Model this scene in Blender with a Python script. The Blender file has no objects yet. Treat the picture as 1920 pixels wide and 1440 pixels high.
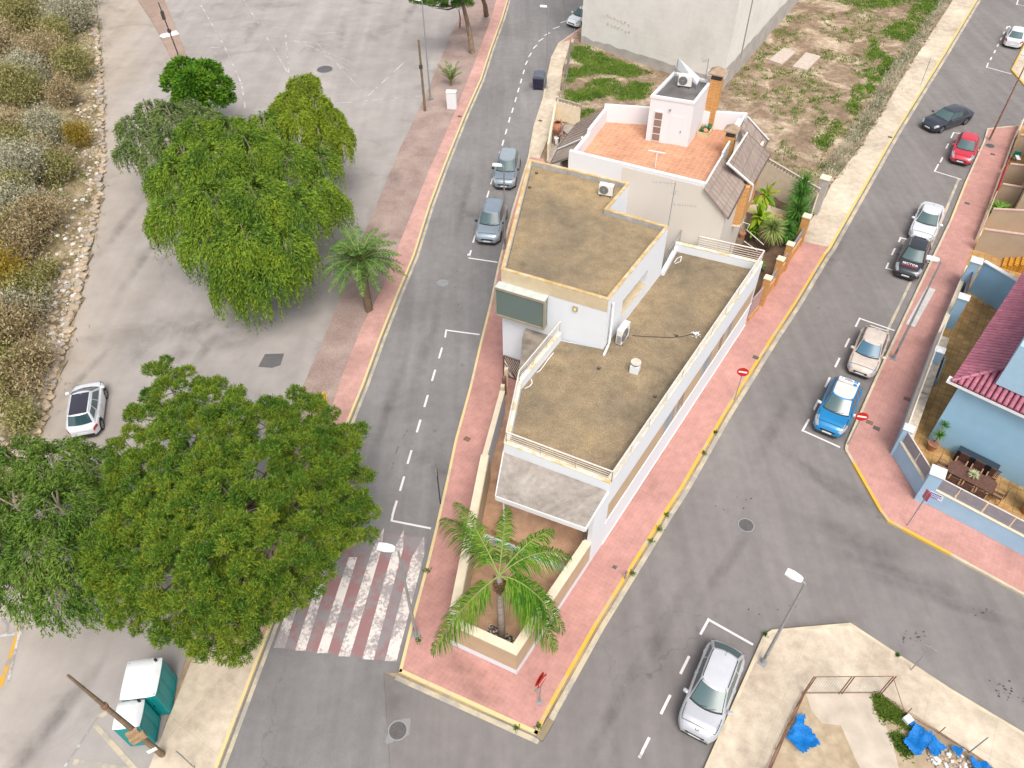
import bpy, bmesh, math, random
import numpy as np
from mathutils import Vector, Matrix
from mathutils.geometry import tessellate_polygon

R = math.radians
random.seed(7)
rng = np.random.default_rng(7)
scene = bpy.context.scene
col = scene.collection

# ---------------------------------------------------------------- camera
CAM_H, F_PX, PITCH, ROLL = 33.0, 1440.0, R(46.34), R(-0.49)
s_, c_ = math.sin(PITCH), math.cos(PITCH)
FWD = Vector((0, c_, -s_)); UP0 = Vector((0, s_, c_)); RT0 = Vector((1, 0, 0))
RT = math.cos(ROLL) * RT0 + math.sin(ROLL) * UP0
UP = -math.sin(ROLL) * RT0 + math.cos(ROLL) * UP0
cd = bpy.data.cameras.new('camera'); cam = bpy.data.objects.new('camera', cd); col.objects.link(cam)
m3 = Matrix((RT, UP, -FWD)).transposed()
cam.matrix_world = Matrix.Translation((0, 0, CAM_H)) @ m3.to_4x4()
cd.sensor_fit = 'HORIZONTAL'; cd.sensor_width = 36.0; cd.lens = 36.0 * F_PX / 1920.0
cd.clip_start = 0.5; cd.clip_end = 1500
scene.camera = cam

# ---------------------------------------------------------------- light (overcast afternoon)
SUN_EL, SUN_AZ = R(58), R(168)      # azimuth clockwise from +Y
w = bpy.data.worlds.new('World'); scene.world = w; w.use_nodes = True
nt = w.node_tree; bg = nt.nodes['Background']
sky = nt.nodes.new('ShaderNodeTexSky'); sky.sky_type = 'NISHITA'; sky.sun_disc = False
sky.sun_elevation = SUN_EL; sky.sun_rotation = SUN_AZ; sky.air_density = 1.0; sky.dust_density = 4.0; sky.ozone_density = 1.0
hs = nt.nodes.new('ShaderNodeHueSaturation'); hs.inputs['Saturation'].default_value = 0.30   # thin cloud: a pale sky
nt.links.new(sky.outputs[0], hs.inputs['Color']); nt.links.new(hs.outputs[0], bg.inputs[0]); bg.inputs[1].default_value = 0.15
ld = bpy.data.lights.new('sun', 'SUN'); lo = bpy.data.objects.new('sun', ld); col.objects.link(lo)
ld.energy = 1.5; ld.angle = R(30); ld.color = (1.0, 0.93, 0.84)
sd = Vector((math.sin(SUN_AZ) * math.cos(SUN_EL), math.cos(SUN_AZ) * math.cos(SUN_EL), math.sin(SUN_EL)))
lo.rotation_euler = sd.to_track_quat('Z', 'Y').to_euler(); lo.location = sd * 60
scene.view_settings.view_transform = 'Standard'; scene.view_settings.look = 'None'
scene.view_settings.gamma = 1.0; scene.view_settings.use_curve_mapping = False
scene.view_settings.exposure = 0.50
scene.cycles.max_bounces = 6

# ---------------------------------------------------------------- helpers
def at(px, py, z=0.0):
    """the place in the world, at height z, that the photograph shows at pixel (px, py)"""
    d = FWD + RT * ((px - 960) / F_PX) - UP * ((py - 720) / F_PX)
    t = (z - CAM_H) / d.z
    return Vector((0, 0, CAM_H)) + d * t

def xy(px, py, z=0.0):
    p = at(px, py, z); return (p.x, p.y)

def tag(o, label=None, cat=None, group=None, kind=None):
    if label: o['label'] = label
    if cat: o['category'] = cat
    if group: o['group'] = group
    if kind: o['kind'] = kind
    return o

def empty(name, loc=(0, 0, 0), rz=0.0):
    o = bpy.data.objects.new(name, None); col.objects.link(o)
    o.location = loc; o.rotation_euler = (0, 0, rz); o.empty_display_size = 0.3
    return o

def copy_tree(o, parent=None):
    c = o.copy(); col.objects.link(c); c.parent = parent
    for ch in list(o.children): copy_tree(ch, c)
    return c

def mesh_obj(name, verts, faces, mats, parent=None, mi=None, smooth=False):
    me = bpy.data.meshes.new(name)
    me.from_pydata([tuple(v) for v in verts], [], faces)
    for m in (mats if isinstance(mats, (list, tuple)) else [mats]): me.materials.append(m)
    if mi is not None: me.polygons.foreach_set('material_index', mi)
    if smooth is True: me.polygons.foreach_set('use_smooth', [True] * len(me.polygons))
    elif smooth: me.polygons.foreach_set('use_smooth', smooth)
    me.update()
    o = bpy.data.objects.new(name, me); col.objects.link(o); o.parent = parent
    return o

def np_mesh(name, V, nper, mats, parent=None, mi=None):
    """many small separate faces with nper corners each; V is (n*nper, 3)"""
    me = bpy.data.meshes.new(name); nv = len(V); nf = nv // nper
    me.vertices.add(nv); me.vertices.foreach_set('co', np.asarray(V, dtype=np.float32).ravel())
    me.loops.add(nv); me.loops.foreach_set('vertex_index', np.arange(nv, dtype=np.int32))
    me.polygons.add(nf); me.polygons.foreach_set('loop_start', np.arange(0, nv, nper, dtype=np.int32))
    me.polygons.foreach_set('loop_total', np.full(nf, nper, dtype=np.int32))
    for m in (mats if isinstance(mats, (list, tuple)) else [mats]): me.materials.append(m)
    if mi is not None: me.polygons.foreach_set('material_index', np.asarray(mi, dtype=np.int32))
    me.update(); me.validate()
    o = bpy.data.objects.new(name, me); col.objects.link(o); o.parent = parent
    return o

class MB:
    def __init__(s): s.v = []; s.f = []; s.mi = []; s.sm = []; s.cur = 0
    def add(s, vs, fs, smooth=False):
        b = len(s.v); s.v += [tuple(v) for v in vs]
        for f in fs: s.f.append(tuple(b + i for i in f)); s.mi.append(s.cur); s.sm.append(smooth)
        return s
    def quad(s, a, b, c, d): return s.add([a, b, c, d], [(0, 1, 2, 3)])
    def box(s, c, size, rz=0.0, bev=0.0):
        """c: centre of the bottom face"""
        x, y, z = size[0] / 2, size[1] / 2, size[2]; cr, sr = math.cos(rz), math.sin(rz)
        def P(px, py, pz): return (c[0] + px * cr - py * sr, c[1] + px * sr + py * cr, c[2] + pz)
        if bev <= 0:
            vs = [P(-x, -y, 0), P(x, -y, 0), P(x, y, 0), P(-x, y, 0), P(-x, -y, z), P(x, -y, z), P(x, y, z), P(-x, y, z)]
            return s.add(vs, [(0, 3, 2, 1), (4, 5, 6, 7), (0, 1, 5, 4), (1, 2, 6, 5), (2, 3, 7, 6), (3, 0, 4, 7)])
        b = min(bev, x * .45, y * .45, z * .45)
        rings = []
        for zz, i in ((0, b), (b, 0), (z - b, 0), (z, b)):
            X, Y = x - i, y - i; k = b * .7
            rings.append([P(-X + k, -Y, zz), P(X - k, -Y, zz), P(X, -Y + k, zz), P(X, Y - k, zz), P(X - k, Y, zz), P(-X + k, Y, zz), P(-X, Y - k, zz), P(-X, -Y + k, zz)])
        vs = [p for r in rings for p in r]; fs = []
        for r in range(3):
            for i in range(8): j = (i + 1) % 8; fs.append((r * 8 + i, r * 8 + j, r * 8 + 8 + j, r * 8 + 8 + i))
        fs.append(tuple(range(7, -1, -1))); fs.append(tuple(range(24, 32)))
        return s.add(vs, fs)
    def prism(s, poly, z0, z1, bottom=True):
        """poly: list of (x, y); z0, z1 numbers or lists"""
        n = len(poly)
        a = sum(poly[i][0] * poly[(i + 1) % n][1] - poly[(i + 1) % n][0] * poly[i][1] for i in range(n))
        Z0 = list(z0) if hasattr(z0, '__len__') else [z0] * n; Z1 = list(z1) if hasattr(z1, '__len__') else [z1] * n
        if a < 0: poly = poly[::-1]; Z0 = Z0[::-1]; Z1 = Z1[::-1]
        vs = [(p[0], p[1], Z0[i]) for i, p in enumerate(poly)] + [(p[0], p[1], Z1[i]) for i, p in enumerate(poly)]
        tr = tessellate_polygon([[Vector((p[0], p[1], 0)) for p in poly]])
        fs = []
        for t in tr:
            A, B, C2 = [poly[i] for i in t]
            ar = (B[0] - A[0]) * (C2[1] - A[1]) - (C2[0] - A[0]) * (B[1] - A[1])
            t = tuple(t) if ar > 0 else tuple(t)[::-1]
            fs.append(tuple(i + n for i in t))
            if bottom: fs.append(t[::-1])
        for i in range(n): j = (i + 1) % n; fs.append((i, j, n + j, n + i))
        return s.add(vs, fs)
    def sheet(s, poly, z):
        s.nsh = getattr(s, 'nsh', 0) + 1; z = z + .0004 * (s.nsh % 12); n = len(poly)
        tr = tessellate_polygon([[Vector((p[0], p[1], 0)) for p in poly]]); fs = []
        for t in tr:
            A, B, C2 = [poly[i] for i in t]
            ar = (B[0] - A[0]) * (C2[1] - A[1]) - (C2[0] - A[0]) * (B[1] - A[1])
            fs.append(tuple(t) if ar > 0 else tuple(t)[::-1])
        return s.add([(p[0], p[1], z) for p in poly], fs)
    def tube(s, pts, r, n=8, cap=True, smooth=True):
        pts = [Vector(p) for p in pts]; rs = list(r) if hasattr(r, '__len__') else [r] * len(pts)
        vs = []; up = Vector((0, 0, 1))
        for i, p in enumerate(pts):
            t = (pts[min(i + 1, len(pts) - 1)] - pts[max(i - 1, 0)]).normalized()
            a = t.cross(up if abs(t.z) < .95 else Vector((1, 0, 0))).normalized(); b = t.cross(a)
            for k in range(n):
                an = 2 * math.pi * k / n; vs.append(p + (a * math.cos(an) + b * math.sin(an)) * rs[i])
        fs = []
        for i in range(len(pts) - 1):
            for k in range(n): l = (k + 1) % n; fs.append((i * n + k, i * n + l, i * n + n + l, i * n + n + k))
        s.add(vs, fs, smooth)
        if cap:
            s.add(vs[:n], [tuple(range(n))]); s.add(vs[-n:], [tuple(range(n - 1, -1, -1))])
        return s
    def disc(s, c, r, z, n=24, h=0.0):
        pl = [(c[0] + r * math.cos(2 * math.pi * i / n), c[1] + r * math.sin(2 * math.pi * i / n)) for i in range(n)]
        if h: return s.prism(pl, z, z + h)
        return s.add([(p[0], p[1], z) for p in pl], [tuple(range(n))])
    def wall(s, a, b, z0, z1, th, side=0.0):
        """a wall from a to b (x, y); side -1..1 moves the thickness to one side"""
        a = Vector(a[:2]); b = Vector(b[:2]); d = (b - a).normalized(); nn = Vector((-d.y, d.x))
        o1 = nn * th * (0.5 + side / 2); o2 = -nn * th * (0.5 - side / 2)
        return s.prism([tuple(a + o1), tuple(a + o2), tuple(b + o2), tuple(b + o1)], z0, z1)
    def build(s, name, mats, parent=None, **k):
        return mesh_obj(name, s.v, s.f, mats, parent, s.mi, s.sm)

def seg(a, b, wd):
    """a flat strip from a to b, wd wide, as a polygon"""
    a = Vector(a[:2]); b = Vector(b[:2]); d = (b - a).normalized(); n = Vector((-d.y, d.x)) * wd / 2
    return [tuple(a + n), tuple(a - n), tuple(b - n), tuple(b + n)]

def offset_line(pts, d):
    out = []; P = [Vector(p[:2]) for p in pts]
    for i in range(len(P)):
        t = Vector((0, 0))
        if i > 0: t += (P[i] - P[i - 1]).normalized()
        if i < len(P) - 1: t += (P[i + 1] - P[i]).normalized()
        t.normalize(); n = Vector((-t.y, t.x))
        k = 1.0
        if 0 < i < len(P) - 1: k = 1 / max(.4, n.dot(Vector((-(P[i + 1] - P[i]).normalized().y, (P[i + 1] - P[i]).normalized().x))))
        out.append(tuple(P[i] + n * d * k))
    return out

def strip(pts, d0, d1):
    return offset_line(pts, d0) + offset_line(pts, d1)[::-1]

# ---------------------------------------------------------------- materials
class NT:
    def __init__(s, name):
        s.m = bpy.data.materials.new(name); s.m.use_nodes = True; s.t = s.m.node_tree
        s.b = s.t.nodes['Principled BSDF']; s.co = None
    def n(s, typ, **k):
        x = s.t.nodes.new(typ)
        for a, v in k.items(): setattr(x, a, v)
        return x
    def l(s, a, b): s.t.links.new(a, b)
    def coord(s, rot=0.0, sc=(1, 1, 1)):
        tc = s.n('ShaderNodeTexCoord'); mp = s.n('ShaderNodeMapping')
        mp.inputs['Rotation'].default_value = (0, 0, rot); mp.inputs['Scale'].default_value = sc
        s.l(tc.outputs['Object'], mp.inputs[0]); return mp.outputs[0]
    def noise(s, scale, detail=4, rough=.55, co=None, dist=0.0):
        x = s.n('ShaderNodeTexNoise'); x.inputs['Scale'].default_value = scale; x.inputs['Detail'].default_value = detail
        x.inputs['Roughness'].default_value = rough; x.inputs['Distortion'].default_value = dist
        s.l(co if co is not None else s.coord(), x.inputs['Vector']); return x.outputs['Fac']
    def ramp(s, fac, stops, interp='LINEAR'):
        x = s.n('ShaderNodeValToRGB'); e = x.color_ramp.elements; x.color_ramp.interpolation = interp
        while len(e) < len(stops): e.new(.5)
        for i, (p, c) in enumerate(stops):
            e[i].position = p; e[i].color = (c[0], c[1], c[2], 1) if hasattr(c, '__len__') else (c, c, c, 1)
        s.l(fac, x.inputs[0]); return x.outputs[0]
    def mix(s, fac, a, b, mode='MIX'):
        x = s.n('ShaderNodeMix'); x.data_type = 'RGBA'; x.blend_type = mode
        for sock, val in ((x.inputs[0], fac), (x.inputs[6], a), (x.inputs[7], b)):
            if isinstance(val, (int, float)): sock.default_value = val if sock == x.inputs[0] else (val, val, val, 1)
            elif isinstance(val, tuple): sock.default_value = (*val[:3], 1)
            else: s.l(val, sock)
        return x.outputs[2]
    def bump(s, h, strength=.3, dist=.02):
        x = s.n('ShaderNodeBump'); x.inputs['Strength'].default_value = strength; x.inputs['Distance'].default_value = dist
        s.l(h, x.inputs['Height']); s.l(x.outputs[0], s.b.inputs['Normal'])
    def out(s, c, rough=.8, metal=0.0, spec=.5):
        if isinstance(c, tuple): s.b.inputs['Base Color'].default_value = (*c[:3], 1)
        else: s.l(c, s.b.inputs['Base Color'])
        s.b.inputs['Roughness'].default_value = rough; s.b.inputs['Metallic'].default_value = metal
        s.b.inputs['Specular IOR Level'].default_value = spec
        return s.m

def flat(name, c, rough=.7, metal=0.0, var=.12, scale=3.0, spec=.4):
    t = NT(name); f = t.noise(scale, 5)
    a = tuple(x * (1 - var) for x in c); b = tuple(min(1, x * (1 + var)) for x in c)
    return t.out(t.ramp(f, [(.3, a), (.7, b)]), rough, metal, spec)

def asphalt(name, base, dark=.75, light=1.25, warm=None, scale=.12, streak=0.0):
    t = NT(name)
    big = t.noise(scale, 6, .6, dist=.6); fine = t.noise(38, 2, .6); mid = t.noise(1.6, 5, .65)
    c1 = tuple(x * dark for x in base); c2 = tuple(x * light for x in (warm or base))
    a = t.ramp(big, [(.30, c1), (.5, base), (.72, c2)])
    a = t.mix(.35, a, t.ramp(mid, [(.3, .38), (.7, .62)]), 'OVERLAY')
    a = t.mix(.22, a, t.ramp(fine, [(.3, .2), (.7, .8)]), 'OVERLAY')
    if streak:
        sk = t.noise(1.0, 4, .5, co=t.coord(streak, (1.3, .08, 1)))
        a = t.mix(.3, a, t.ramp(sk, [(.35, .36), (.65, .62)]), 'OVERLAY')
    # oil drops and dark patches with a shape of their own
    sp = t.n('ShaderNodeTexVoronoi'); sp.inputs['Scale'].default_value = .45; t.l(t.coord(), sp.inputs['Vector'])
    m = t.ramp(sp.outputs['Distance'], [(.035, .55), (.075, 1.0)])
    a = t.mix(.45, a, m, 'MULTIPLY')
    ck = t.n('ShaderNodeTexVoronoi'); ck.feature = 'DISTANCE_TO_EDGE'; ck.inputs['Scale'].default_value = .16
    wv = t.n('ShaderNodeVectorMath', operation='MULTIPLY_ADD'); nz = t.n('ShaderNodeTexNoise'); nz.inputs['Scale'].default_value = .8; nz.inputs['Detail'].default_value = 5; cc = t.coord(); t.l(cc, nz.inputs['Vector'])
    t.l(nz.outputs['Color'], wv.inputs[0]); wv.inputs[1].default_value = (2.2, 2.2, 0); t.l(cc, wv.inputs[2]); t.l(wv.outputs[0], ck.inputs['Vector'])
    cm = t.ramp(ck.outputs['Distance'], [(.0012, .74), (.0035, 1.0)]); mk_ = t.ramp(t.noise(.07, 3), [(.47, 0.0), (.56, .8)])
    a = t.mix(mk_, a, t.mix(1.0, a, cm, 'MULTIPLY'))
    t.bump(fine, .25, .01)
    return t.out(a, .9, spec=.25)

def tiled(name, base, rot, tw=.4, th=.4, mort=.02, dirt=.35, mc=None, big=.25, shade=.86):
    t = NT(name); co = t.coord(rot)
    br = t.n('ShaderNodeTexBrick'); br.offset = 0.0; br.inputs['Scale'].default_value = 1.0
    br.inputs['Brick Width'].default_value = tw; br.inputs['Row Height'].default_value = th; br.inputs['Mortar Size'].default_value = mort
    br.inputs['Color1'].default_value = (*base, 1); br.inputs['Color2'].default_value = (*[x * shade for x in base], 1)
    br.inputs['Mortar'].default_value = (*(mc or tuple(x * .72 for x in base)), 1); br.inputs['Mortar Smooth'].default_value = .4
    t.l(co, br.inputs['Vector'])
    f = t.noise(big, 6, .62, dist=.4); g = t.noise(2.2, 5, .6); h = t.noise(25, 2)
    a = t.mix(dirt, br.outputs['Color'], t.ramp(f, [(.28, .25), (.72, .78)]), 'OVERLAY')
    a = t.mix(dirt * .8, a, t.ramp(g, [(.3, .3), (.7, .68)]), 'OVERLAY')
    a = t.mix(.15, a, t.ramp(h, [(.3, .3), (.7, .7)]), 'OVERLAY')
    return t.out(a, .85, spec=.25)

def paint_worn(name, c, under, wear=.5, scale=5.0):
    t = NT(name)
    f = t.noise(scale, 8, .75); g = t.noise(.8, 4, .6)
    mm = t.mix(.5, f, g)
    k = t.ramp(mm, [(wear - .04, (1, 1, 1)), (wear + .04, (0, 0, 0))])
    return t.out(t.mix(k, tuple(c), tuple(under)), .8, spec=.25)

def leafmat(name, cols, scale=.35, trans=.0, rough=.65):
    """leaves: each leaf its own tone, clumps drift between greens"""
    t = NT(name)
    g = t.n('ShaderNodeNewGeometry'); big = t.noise(scale, 3, .5)
    x = t.n('ShaderNodeMath', operation='MULTIPLY_ADD'); x.inputs[1].default_value = .50; t.l(g.outputs['Random Per Island'], x.inputs[0])
    y = t.n('ShaderNodeMath', operation='MULTIPLY'); y.inputs[1].default_value = .90; t.l(big, y.inputs[0]); t.l(y.outputs[0], x.inputs[2])
    n = len(cols); st = [(.22 + .66 * i / max(1, n - 1), c) for i, c in enumerate(cols)]
    c = t.ramp(x.outputs[0], st)
    m = t.out(c, rough, spec=.12)
    if trans:
        tr = t.n('ShaderNodeBsdfTranslucent'); t.l(c, tr.inputs[0])
        mx = t.n('ShaderNodeMixShader'); mx.inputs[0].default_value = trans
        o = t.t.nodes['Material Output']; t.l(t.b.outputs[0], mx.inputs[1]); t.l(tr.outputs[0], mx.inputs[2]); t.l(mx.outputs[0], o.inputs[0])
    return m

def glass(name, c=(.05, .08, .09), rough=.05):
    return NT(name).out(tuple(c), rough, 0.0, .9)

ST = R(57.0)     # direction of the right-hand street
SL = R(81.6)     # direction of the left-hand street
M = {}
M['asphalt'] = asphalt('asphalt', (.205, .188, .182), .86, 1.14, streak=R(90) - ST)
M['asphalt_dark'] = asphalt('asphalt_left_street', (.208, .199, .196), .82, 1.18, streak=R(90) - SL)
M['pink'] = tiled('pink_pavers', (.47, .245, .212), R(90) - ST, .22, .22, .012, .36, mc=(.485, .28, .24), shade=.95)
M['pink_left'] = tiled('pink_pavers_left', (.50, .29, .25), R(90) - SL, .22, .22, .012, .4, mc=(.52, .32, .28), shade=.95)
M['beige'] = tiled('cement_pavement', (.54, .455, .355), R(90) - ST, 2.6, 2.4, .008, .55, shade=.97)
M['kerb'] = flat('kerb_stone', (.55, .47, .34), .8, var=.18, scale=1.5)
M['kerb_yellow'] = paint_worn('kerb_yellow_paint', (.66, .40, .06), (.50, .40, .24), .47, 3)
M['kerb_pale'] = paint_worn('kerb_pale_yellow', (.66, .53, .27), (.52, .46, .34), .45, 3)
M['white_line'] = paint_worn('road_white', (.72, .68, .68), (.30, .29, .29), .40, 9)
M['zebra'] = paint_worn('zebra_white', (.70, .64, .60), (.33, .29, .29), .495, 6)
M['faint_line'] = paint_worn('faint_white', (.55, .53, .52), (.30, .285, .28), .52, 3)
M['red_paint'] = paint_worn('zebra_red', (.29, .16, .16), (.245, .225, .23), .50, 1.8)
M['yellow_line'] = paint_worn('pale_yellow_line', (.52, .45, .32), (.36, .33, .29), .5, 1.2)
M['orange_line'] = paint_worn('orange_line', (.62, .34, .04), (.33, .29, .24), .5, 3)
M['white'] = flat('white_render', (.74, .75, .77), .8, var=.03, scale=.8)
M['white_trim'] = flat('white_trim', (.74, .74, .74), .6, var=.03)
M['metal'] = flat('galvanised', (.33, .34, .34), .5, .4, .1)
M['darkmetal'] = flat('dark_metal', (.07, .065, .07), .5, .3, .2)
M['rust'] = flat('rusty_iron', (.22, .12, .08), .85, 0, .35, 6)
M['rail'] = flat('painted_rail', (.68, .64, .58), .5, .1, .1, 5)
M['black'] = flat('black_plastic', (.02, .02, .022), .45, 0, .1)
M['wood_pole'] = flat('wood_pole', (.19, .14, .09), .9, 0, .3, 4)
# ================================================================ THE GROUND
def struct(o): return tag(o, kind='structure')

g = MB()
N = 90
t = NT('bare_earth'); f = t.noise(.3, 8, .65); f2 = t.noise(3, 5)
M['earth'] = t.out(t.mix(.4, t.ramp(f, [(.3, (.25, .19, .13)), (.5, (.40, .31, .21)), (.7, (.52, .43, .31))]), t.ramp(f2, [(.3, .3), (.7, .7)]), 'OVERLAY'), .95, spec=.1)
struct(MB().sheet([(-400, -300), (400, -300), (400, 600), (-400, 600)], -.06).build('ground', M['earth']))

# roads: the right-hand street, its side streets and the junction
road = [xy(1530, -60), xy(1990, -60), xy(1990, 60), xy(2050, 1700), xy(1700, 1750), xy(380, 1750), xy(440, 1330), xy(745, 1265), xy(1010, 1370), xy(1560, 460)]
struct(MB().sheet([xy(1760, -60), xy(2060, -60), xy(2060, 250), xy(2100, 1400), xy(2100, 1640), xy(1330, 1640), xy(745, 1640), xy(720, 1262), xy(1007, 1378), xy(1557, 465)], 0.0).build('road', M['asphalt']))
# left-hand street, running away to the top of the photograph
lk = [(953, 0), (942, 37), (920, 97), (903, 150), (873, 217), (837, 307), (807, 387), (778, 480), (750, 547), (717, 630), (683, 723), (657, 787), (513, 1167), (410, 1440), (350, 1600)]
rk = [(1270, -80), (1160, 10), (1087, 55), (1047, 83), (1033, 110), (1017, 187), (1000, 240), (990, 297), (960, 395), (935, 493), (918, 573), (898, 653), (880, 730), (853, 827), (837, 903), (817, 990), (800, 1060), (773, 1160), (748, 1262)]
LK = [xy(970, -70)] + [xy(*p) for p in lk]; RK = [xy(*p) for p in rk]
struct(MB().sheet(LK + [xy(745, 1641), xy(719, 1262)] + RK[::-1], 0.006).build('road', M['asphalt_dark']))

# parking ground and the concrete track at its west side
t = NT('lot_surface')
tc = t.n('ShaderNodeTexCoord'); sp = t.n('ShaderNodeSeparateXYZ'); t.l(tc.outputs['Object'], sp.inputs[0])
ma = t.n('ShaderNodeMath', operation='MULTIPLY_ADD'); ma.inputs[1].default_value = 1 / 22; ma.inputs[2].default_value = 1.28; t.l(sp.outputs[0], ma.inputs[0])
mb = t.n('ShaderNodeMath', operation='MULTIPLY_ADD'); mb.inputs[1].default_value = 1 / 90; t.l(sp.outputs[1], mb.inputs[0]); t.l(ma.outputs[0], mb.inputs[2])
big = t.noise(.09, 5, .6, dist=.7); mid = t.noise(.6, 6, .6); fine = t.noise(30, 2)
sk = t.noise(.5, 4, .5, co=t.coord(-R(8), (1.2, .06, 1)))
md = t.n('ShaderNodeMath', operation='MULTIPLY_ADD'); md.inputs[1].default_value = .7; md.use_clamp = True; t.l(big, md.inputs[0]); t.l(mb.outputs[0], md.inputs[2])
ms = t.n('ShaderNodeMath', operation='SUBTRACT'); ms.inputs[1].default_value = .62; ms.use_clamp = True; t.l(md.outputs[0], ms.inputs[0])
m5 = t.n('ShaderNodeMath', operation='MULTIPLY'); m5.inputs[1].default_value = 2.6; m5.use_clamp = True; t.l(ms.outputs[0], m5.inputs[0])
a = t.mix(m5.outputs[0], (.415, .355, .295), (.345, .315, .298))
st_ = t.noise(.16, 5, .6, dist=1.5); a = t.mix(.55, a, t.ramp(st_, [(.30, .62), (.42, 1.0)]), 'MULTIPLY')
a = t.mix(.38, a, t.ramp(big, [(.3, .34), (.7, .62)]), 'OVERLAY')
a = t.mix(.32, a, t.ramp(mid, [(.3, .35), (.7, .64)]), 'OVERLAY')
a = t.mix(.3, a, t.ramp(sk, [(.35, .36), (.65, .6)]), 'OVERLAY')
a = t.mix(.18, a, t.ramp(fine, [(.3, .2), (.7, .8)]), 'OVERLAY')
M['lot'] = t.out(a, .92, spec=.2)
bank_edge = [(150, -60), (178, 0), (186, 60), (192, 130), (196, 230), (197, 300), (190, 380), (172, 470), (152, 560), (128, 650), (104, 730), (86, 800), (62, 880), (30, 970), (-20, 1080), (-80, 1200)]
BE = [xy(*p) for p in bank_edge]
strip_l = [(905, -60), (880, 0), (853, 47), (827, 110), (807, 157), (787, 203), (750, 280), (717, 360), (680, 445), (640, 553), (617, 613), (572, 717), (351, 1227), (287, 1427), (215, 1600)]
SLn = [xy(*p) for p in strip_l]
struct(MB().sheet(BE + [xy(-150, 1600)] + SLn[::-1], 0.0).build('parking_ground', M['lot']))

# gravel strip between the parking ground and the pink pavement
t = NT('pink_gravel'); v = t.n('ShaderNodeTexVoronoi'); v.inputs['Scale'].default_value = 14; t.l(t.coord(), v.inputs['Vector'])
f = t.noise(.5, 6, .6)
a = t.mix(.55, t.ramp(f, [(.25, (.27, .19, .16)), (.5, (.37, .275, .245)), (.72, (.45, .36, .30))]), t.ramp(v.outputs['Distance'], [(.1, .62), (.6, .35)]), 'OVERLAY')
t.bump(v.outputs['Distance'], .6, .03)
M['gravel'] = t.out(a, .95, spec=.15)
pl = [(940, -60), (931, 0), (922, 33), (887, 127), (853, 213), (807, 317), (753, 450), (720, 537), (680, 613), (640, 713), (620, 775), (437, 1207)]
PL = [xy(*p) for p in pl]
i0 = strip_l.index((351, 1227))
struct(MB().prism(SLn[:i0 + 1] + [xy(366, 1228), xy(437, 1207)] + PL[:-1][::-1], -.03, .06).build('gravel_strip', M['gravel']))
# pink pavement along the left street, its beige end, and kerbs
pave = lambda poly, mat, z=.13: struct(MB().prism(poly, -.03, z).build('pavement', mat))
LKi = offset_line(LK, -.13) if False else LK
def cut(line, lo, hi): return [xy(*p) for p in line if lo <= p[1] <= hi]
kin = strip(LK, 0, -.14)
left_kerb = [xy(970, -70)] + [xy(*p) for p in lk]
ki = offset_line(left_kerb, -.14)          # side of the pavement
jj = [i for i, p in enumerate(lk) if p[1] <= 1170][-1] + 1
pink_in = ki[:jj + 1]
pave(PL + [tuple(Vector(ki[jj]) * .82 + Vector(ki[jj + 1]) * .18)] + pink_in[::-1], M['pink_left'])
e1 = tuple(Vector(ki[jj]) * .82 + Vector(ki[jj + 1]) * .18)
pave([xy(437, 1207), e1] + ki[jj + 1:] + [xy(215, 1600), xy(287, 1427), xy(366, 1228)], M['beige'], .125)
def kerb(line, side, mat, w=.14, z=.135):
    o = strip(line, 0, side * w)
    return struct(MB().prism(o, -.03, z).build('kerb', mat))
kerb(left_kerb, -1, M['kerb_pale'])
M2 = MB()
M2.sheet(strip(left_kerb[:jj + 3], .28, .10), .010)
# ------ island of the white house
isl_r = [(1007, 1380), (1032, 1330), (1120, 1173), (1250, 963), (1280, 917), (1363, 773), (1453, 630), (1493, 570), (1547, 480), (1557, 467), (1680, 250), (1773, 100), (1833, 0), (1868, -60)]
IR = [xy(*p) for p in isl_r]
rk2 = RK[::-1]                                 # from the south corner up the left street
outer = rk2 + []                               # west side, south to north
iw = offset_line(rk2, -.14); ie = offset_line(IR, .14)
south = [xy(748, 1262), xy(1007, 1380)]
# bare lot behind, reaching between the pavements
inner_l = [(1290, -60), (1105, 50), (1087, 62), (1066, 92), (1055, 130), (1047, 190), (1040, 230), (1012, 300)]
inner_r = [(1800, -60), (1787, 0), (1707, 123), (1613, 277), (1557, 350), (1535, 395)]
full = iw[1:] + [xy(1290, -60), xy(1800, -60)] + ie[::-1][:-1]
# pavement pieces
pave([iw[i] for i in range(len(iw)) if rk[::-1][i][1] > 240] + [xy(1020, 300), xy(1030, 470), xy(1070, 800), xy(1380, 620), xy(1490, 452)] + [ie[i] for i in range(len(ie)) if isl_r[i][1] > 465][::-1] , M['pink'])
bl = [iw[i] for i in range(len(iw)) if 60 < rk[::-1][i][1] <= 300]
pave(bl + [xy(1085, 72), xy(1066, 92), xy(1055, 130), xy(1047, 190), xy(1040, 230), xy(1012, 300)], M['beige'], .132)
bp = [iw[i] for i in range(len(iw)) if rk[::-1][i][1] < 90]
pave(bp + [xy(1290, -60), xy(1120, 45), xy(1087, 71)], M['pink'], .128)
br = [ie[i] for i in range(len(ie)) if isl_r[i][1] < 470]
pave([xy(1490, 452)] + br + [xy(1800, -60), xy(1787, 0), xy(1707, 123), xy(1613, 277), xy(1557, 350), xy(1535, 395)], M['beige'], .134)
kerb(rk2[:9], -1, M['kerb_pale']); kerb(rk2[8:], -1, M['kerb'])
i1 = isl_r.index((1547, 480)); kerb(IR[:i1 + 1], 1, M['kerb_yellow'], .16); kerb(IR[i1:], 1, paint_worn('kerb_yellow_old', (.70, .50, .14), (.56, .46, .28), .47, 4), .16)
kerb(south, 1, M['kerb_pale'], .16)
M2.sheet(strip(IR, -.10, -.34), .010)
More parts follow.
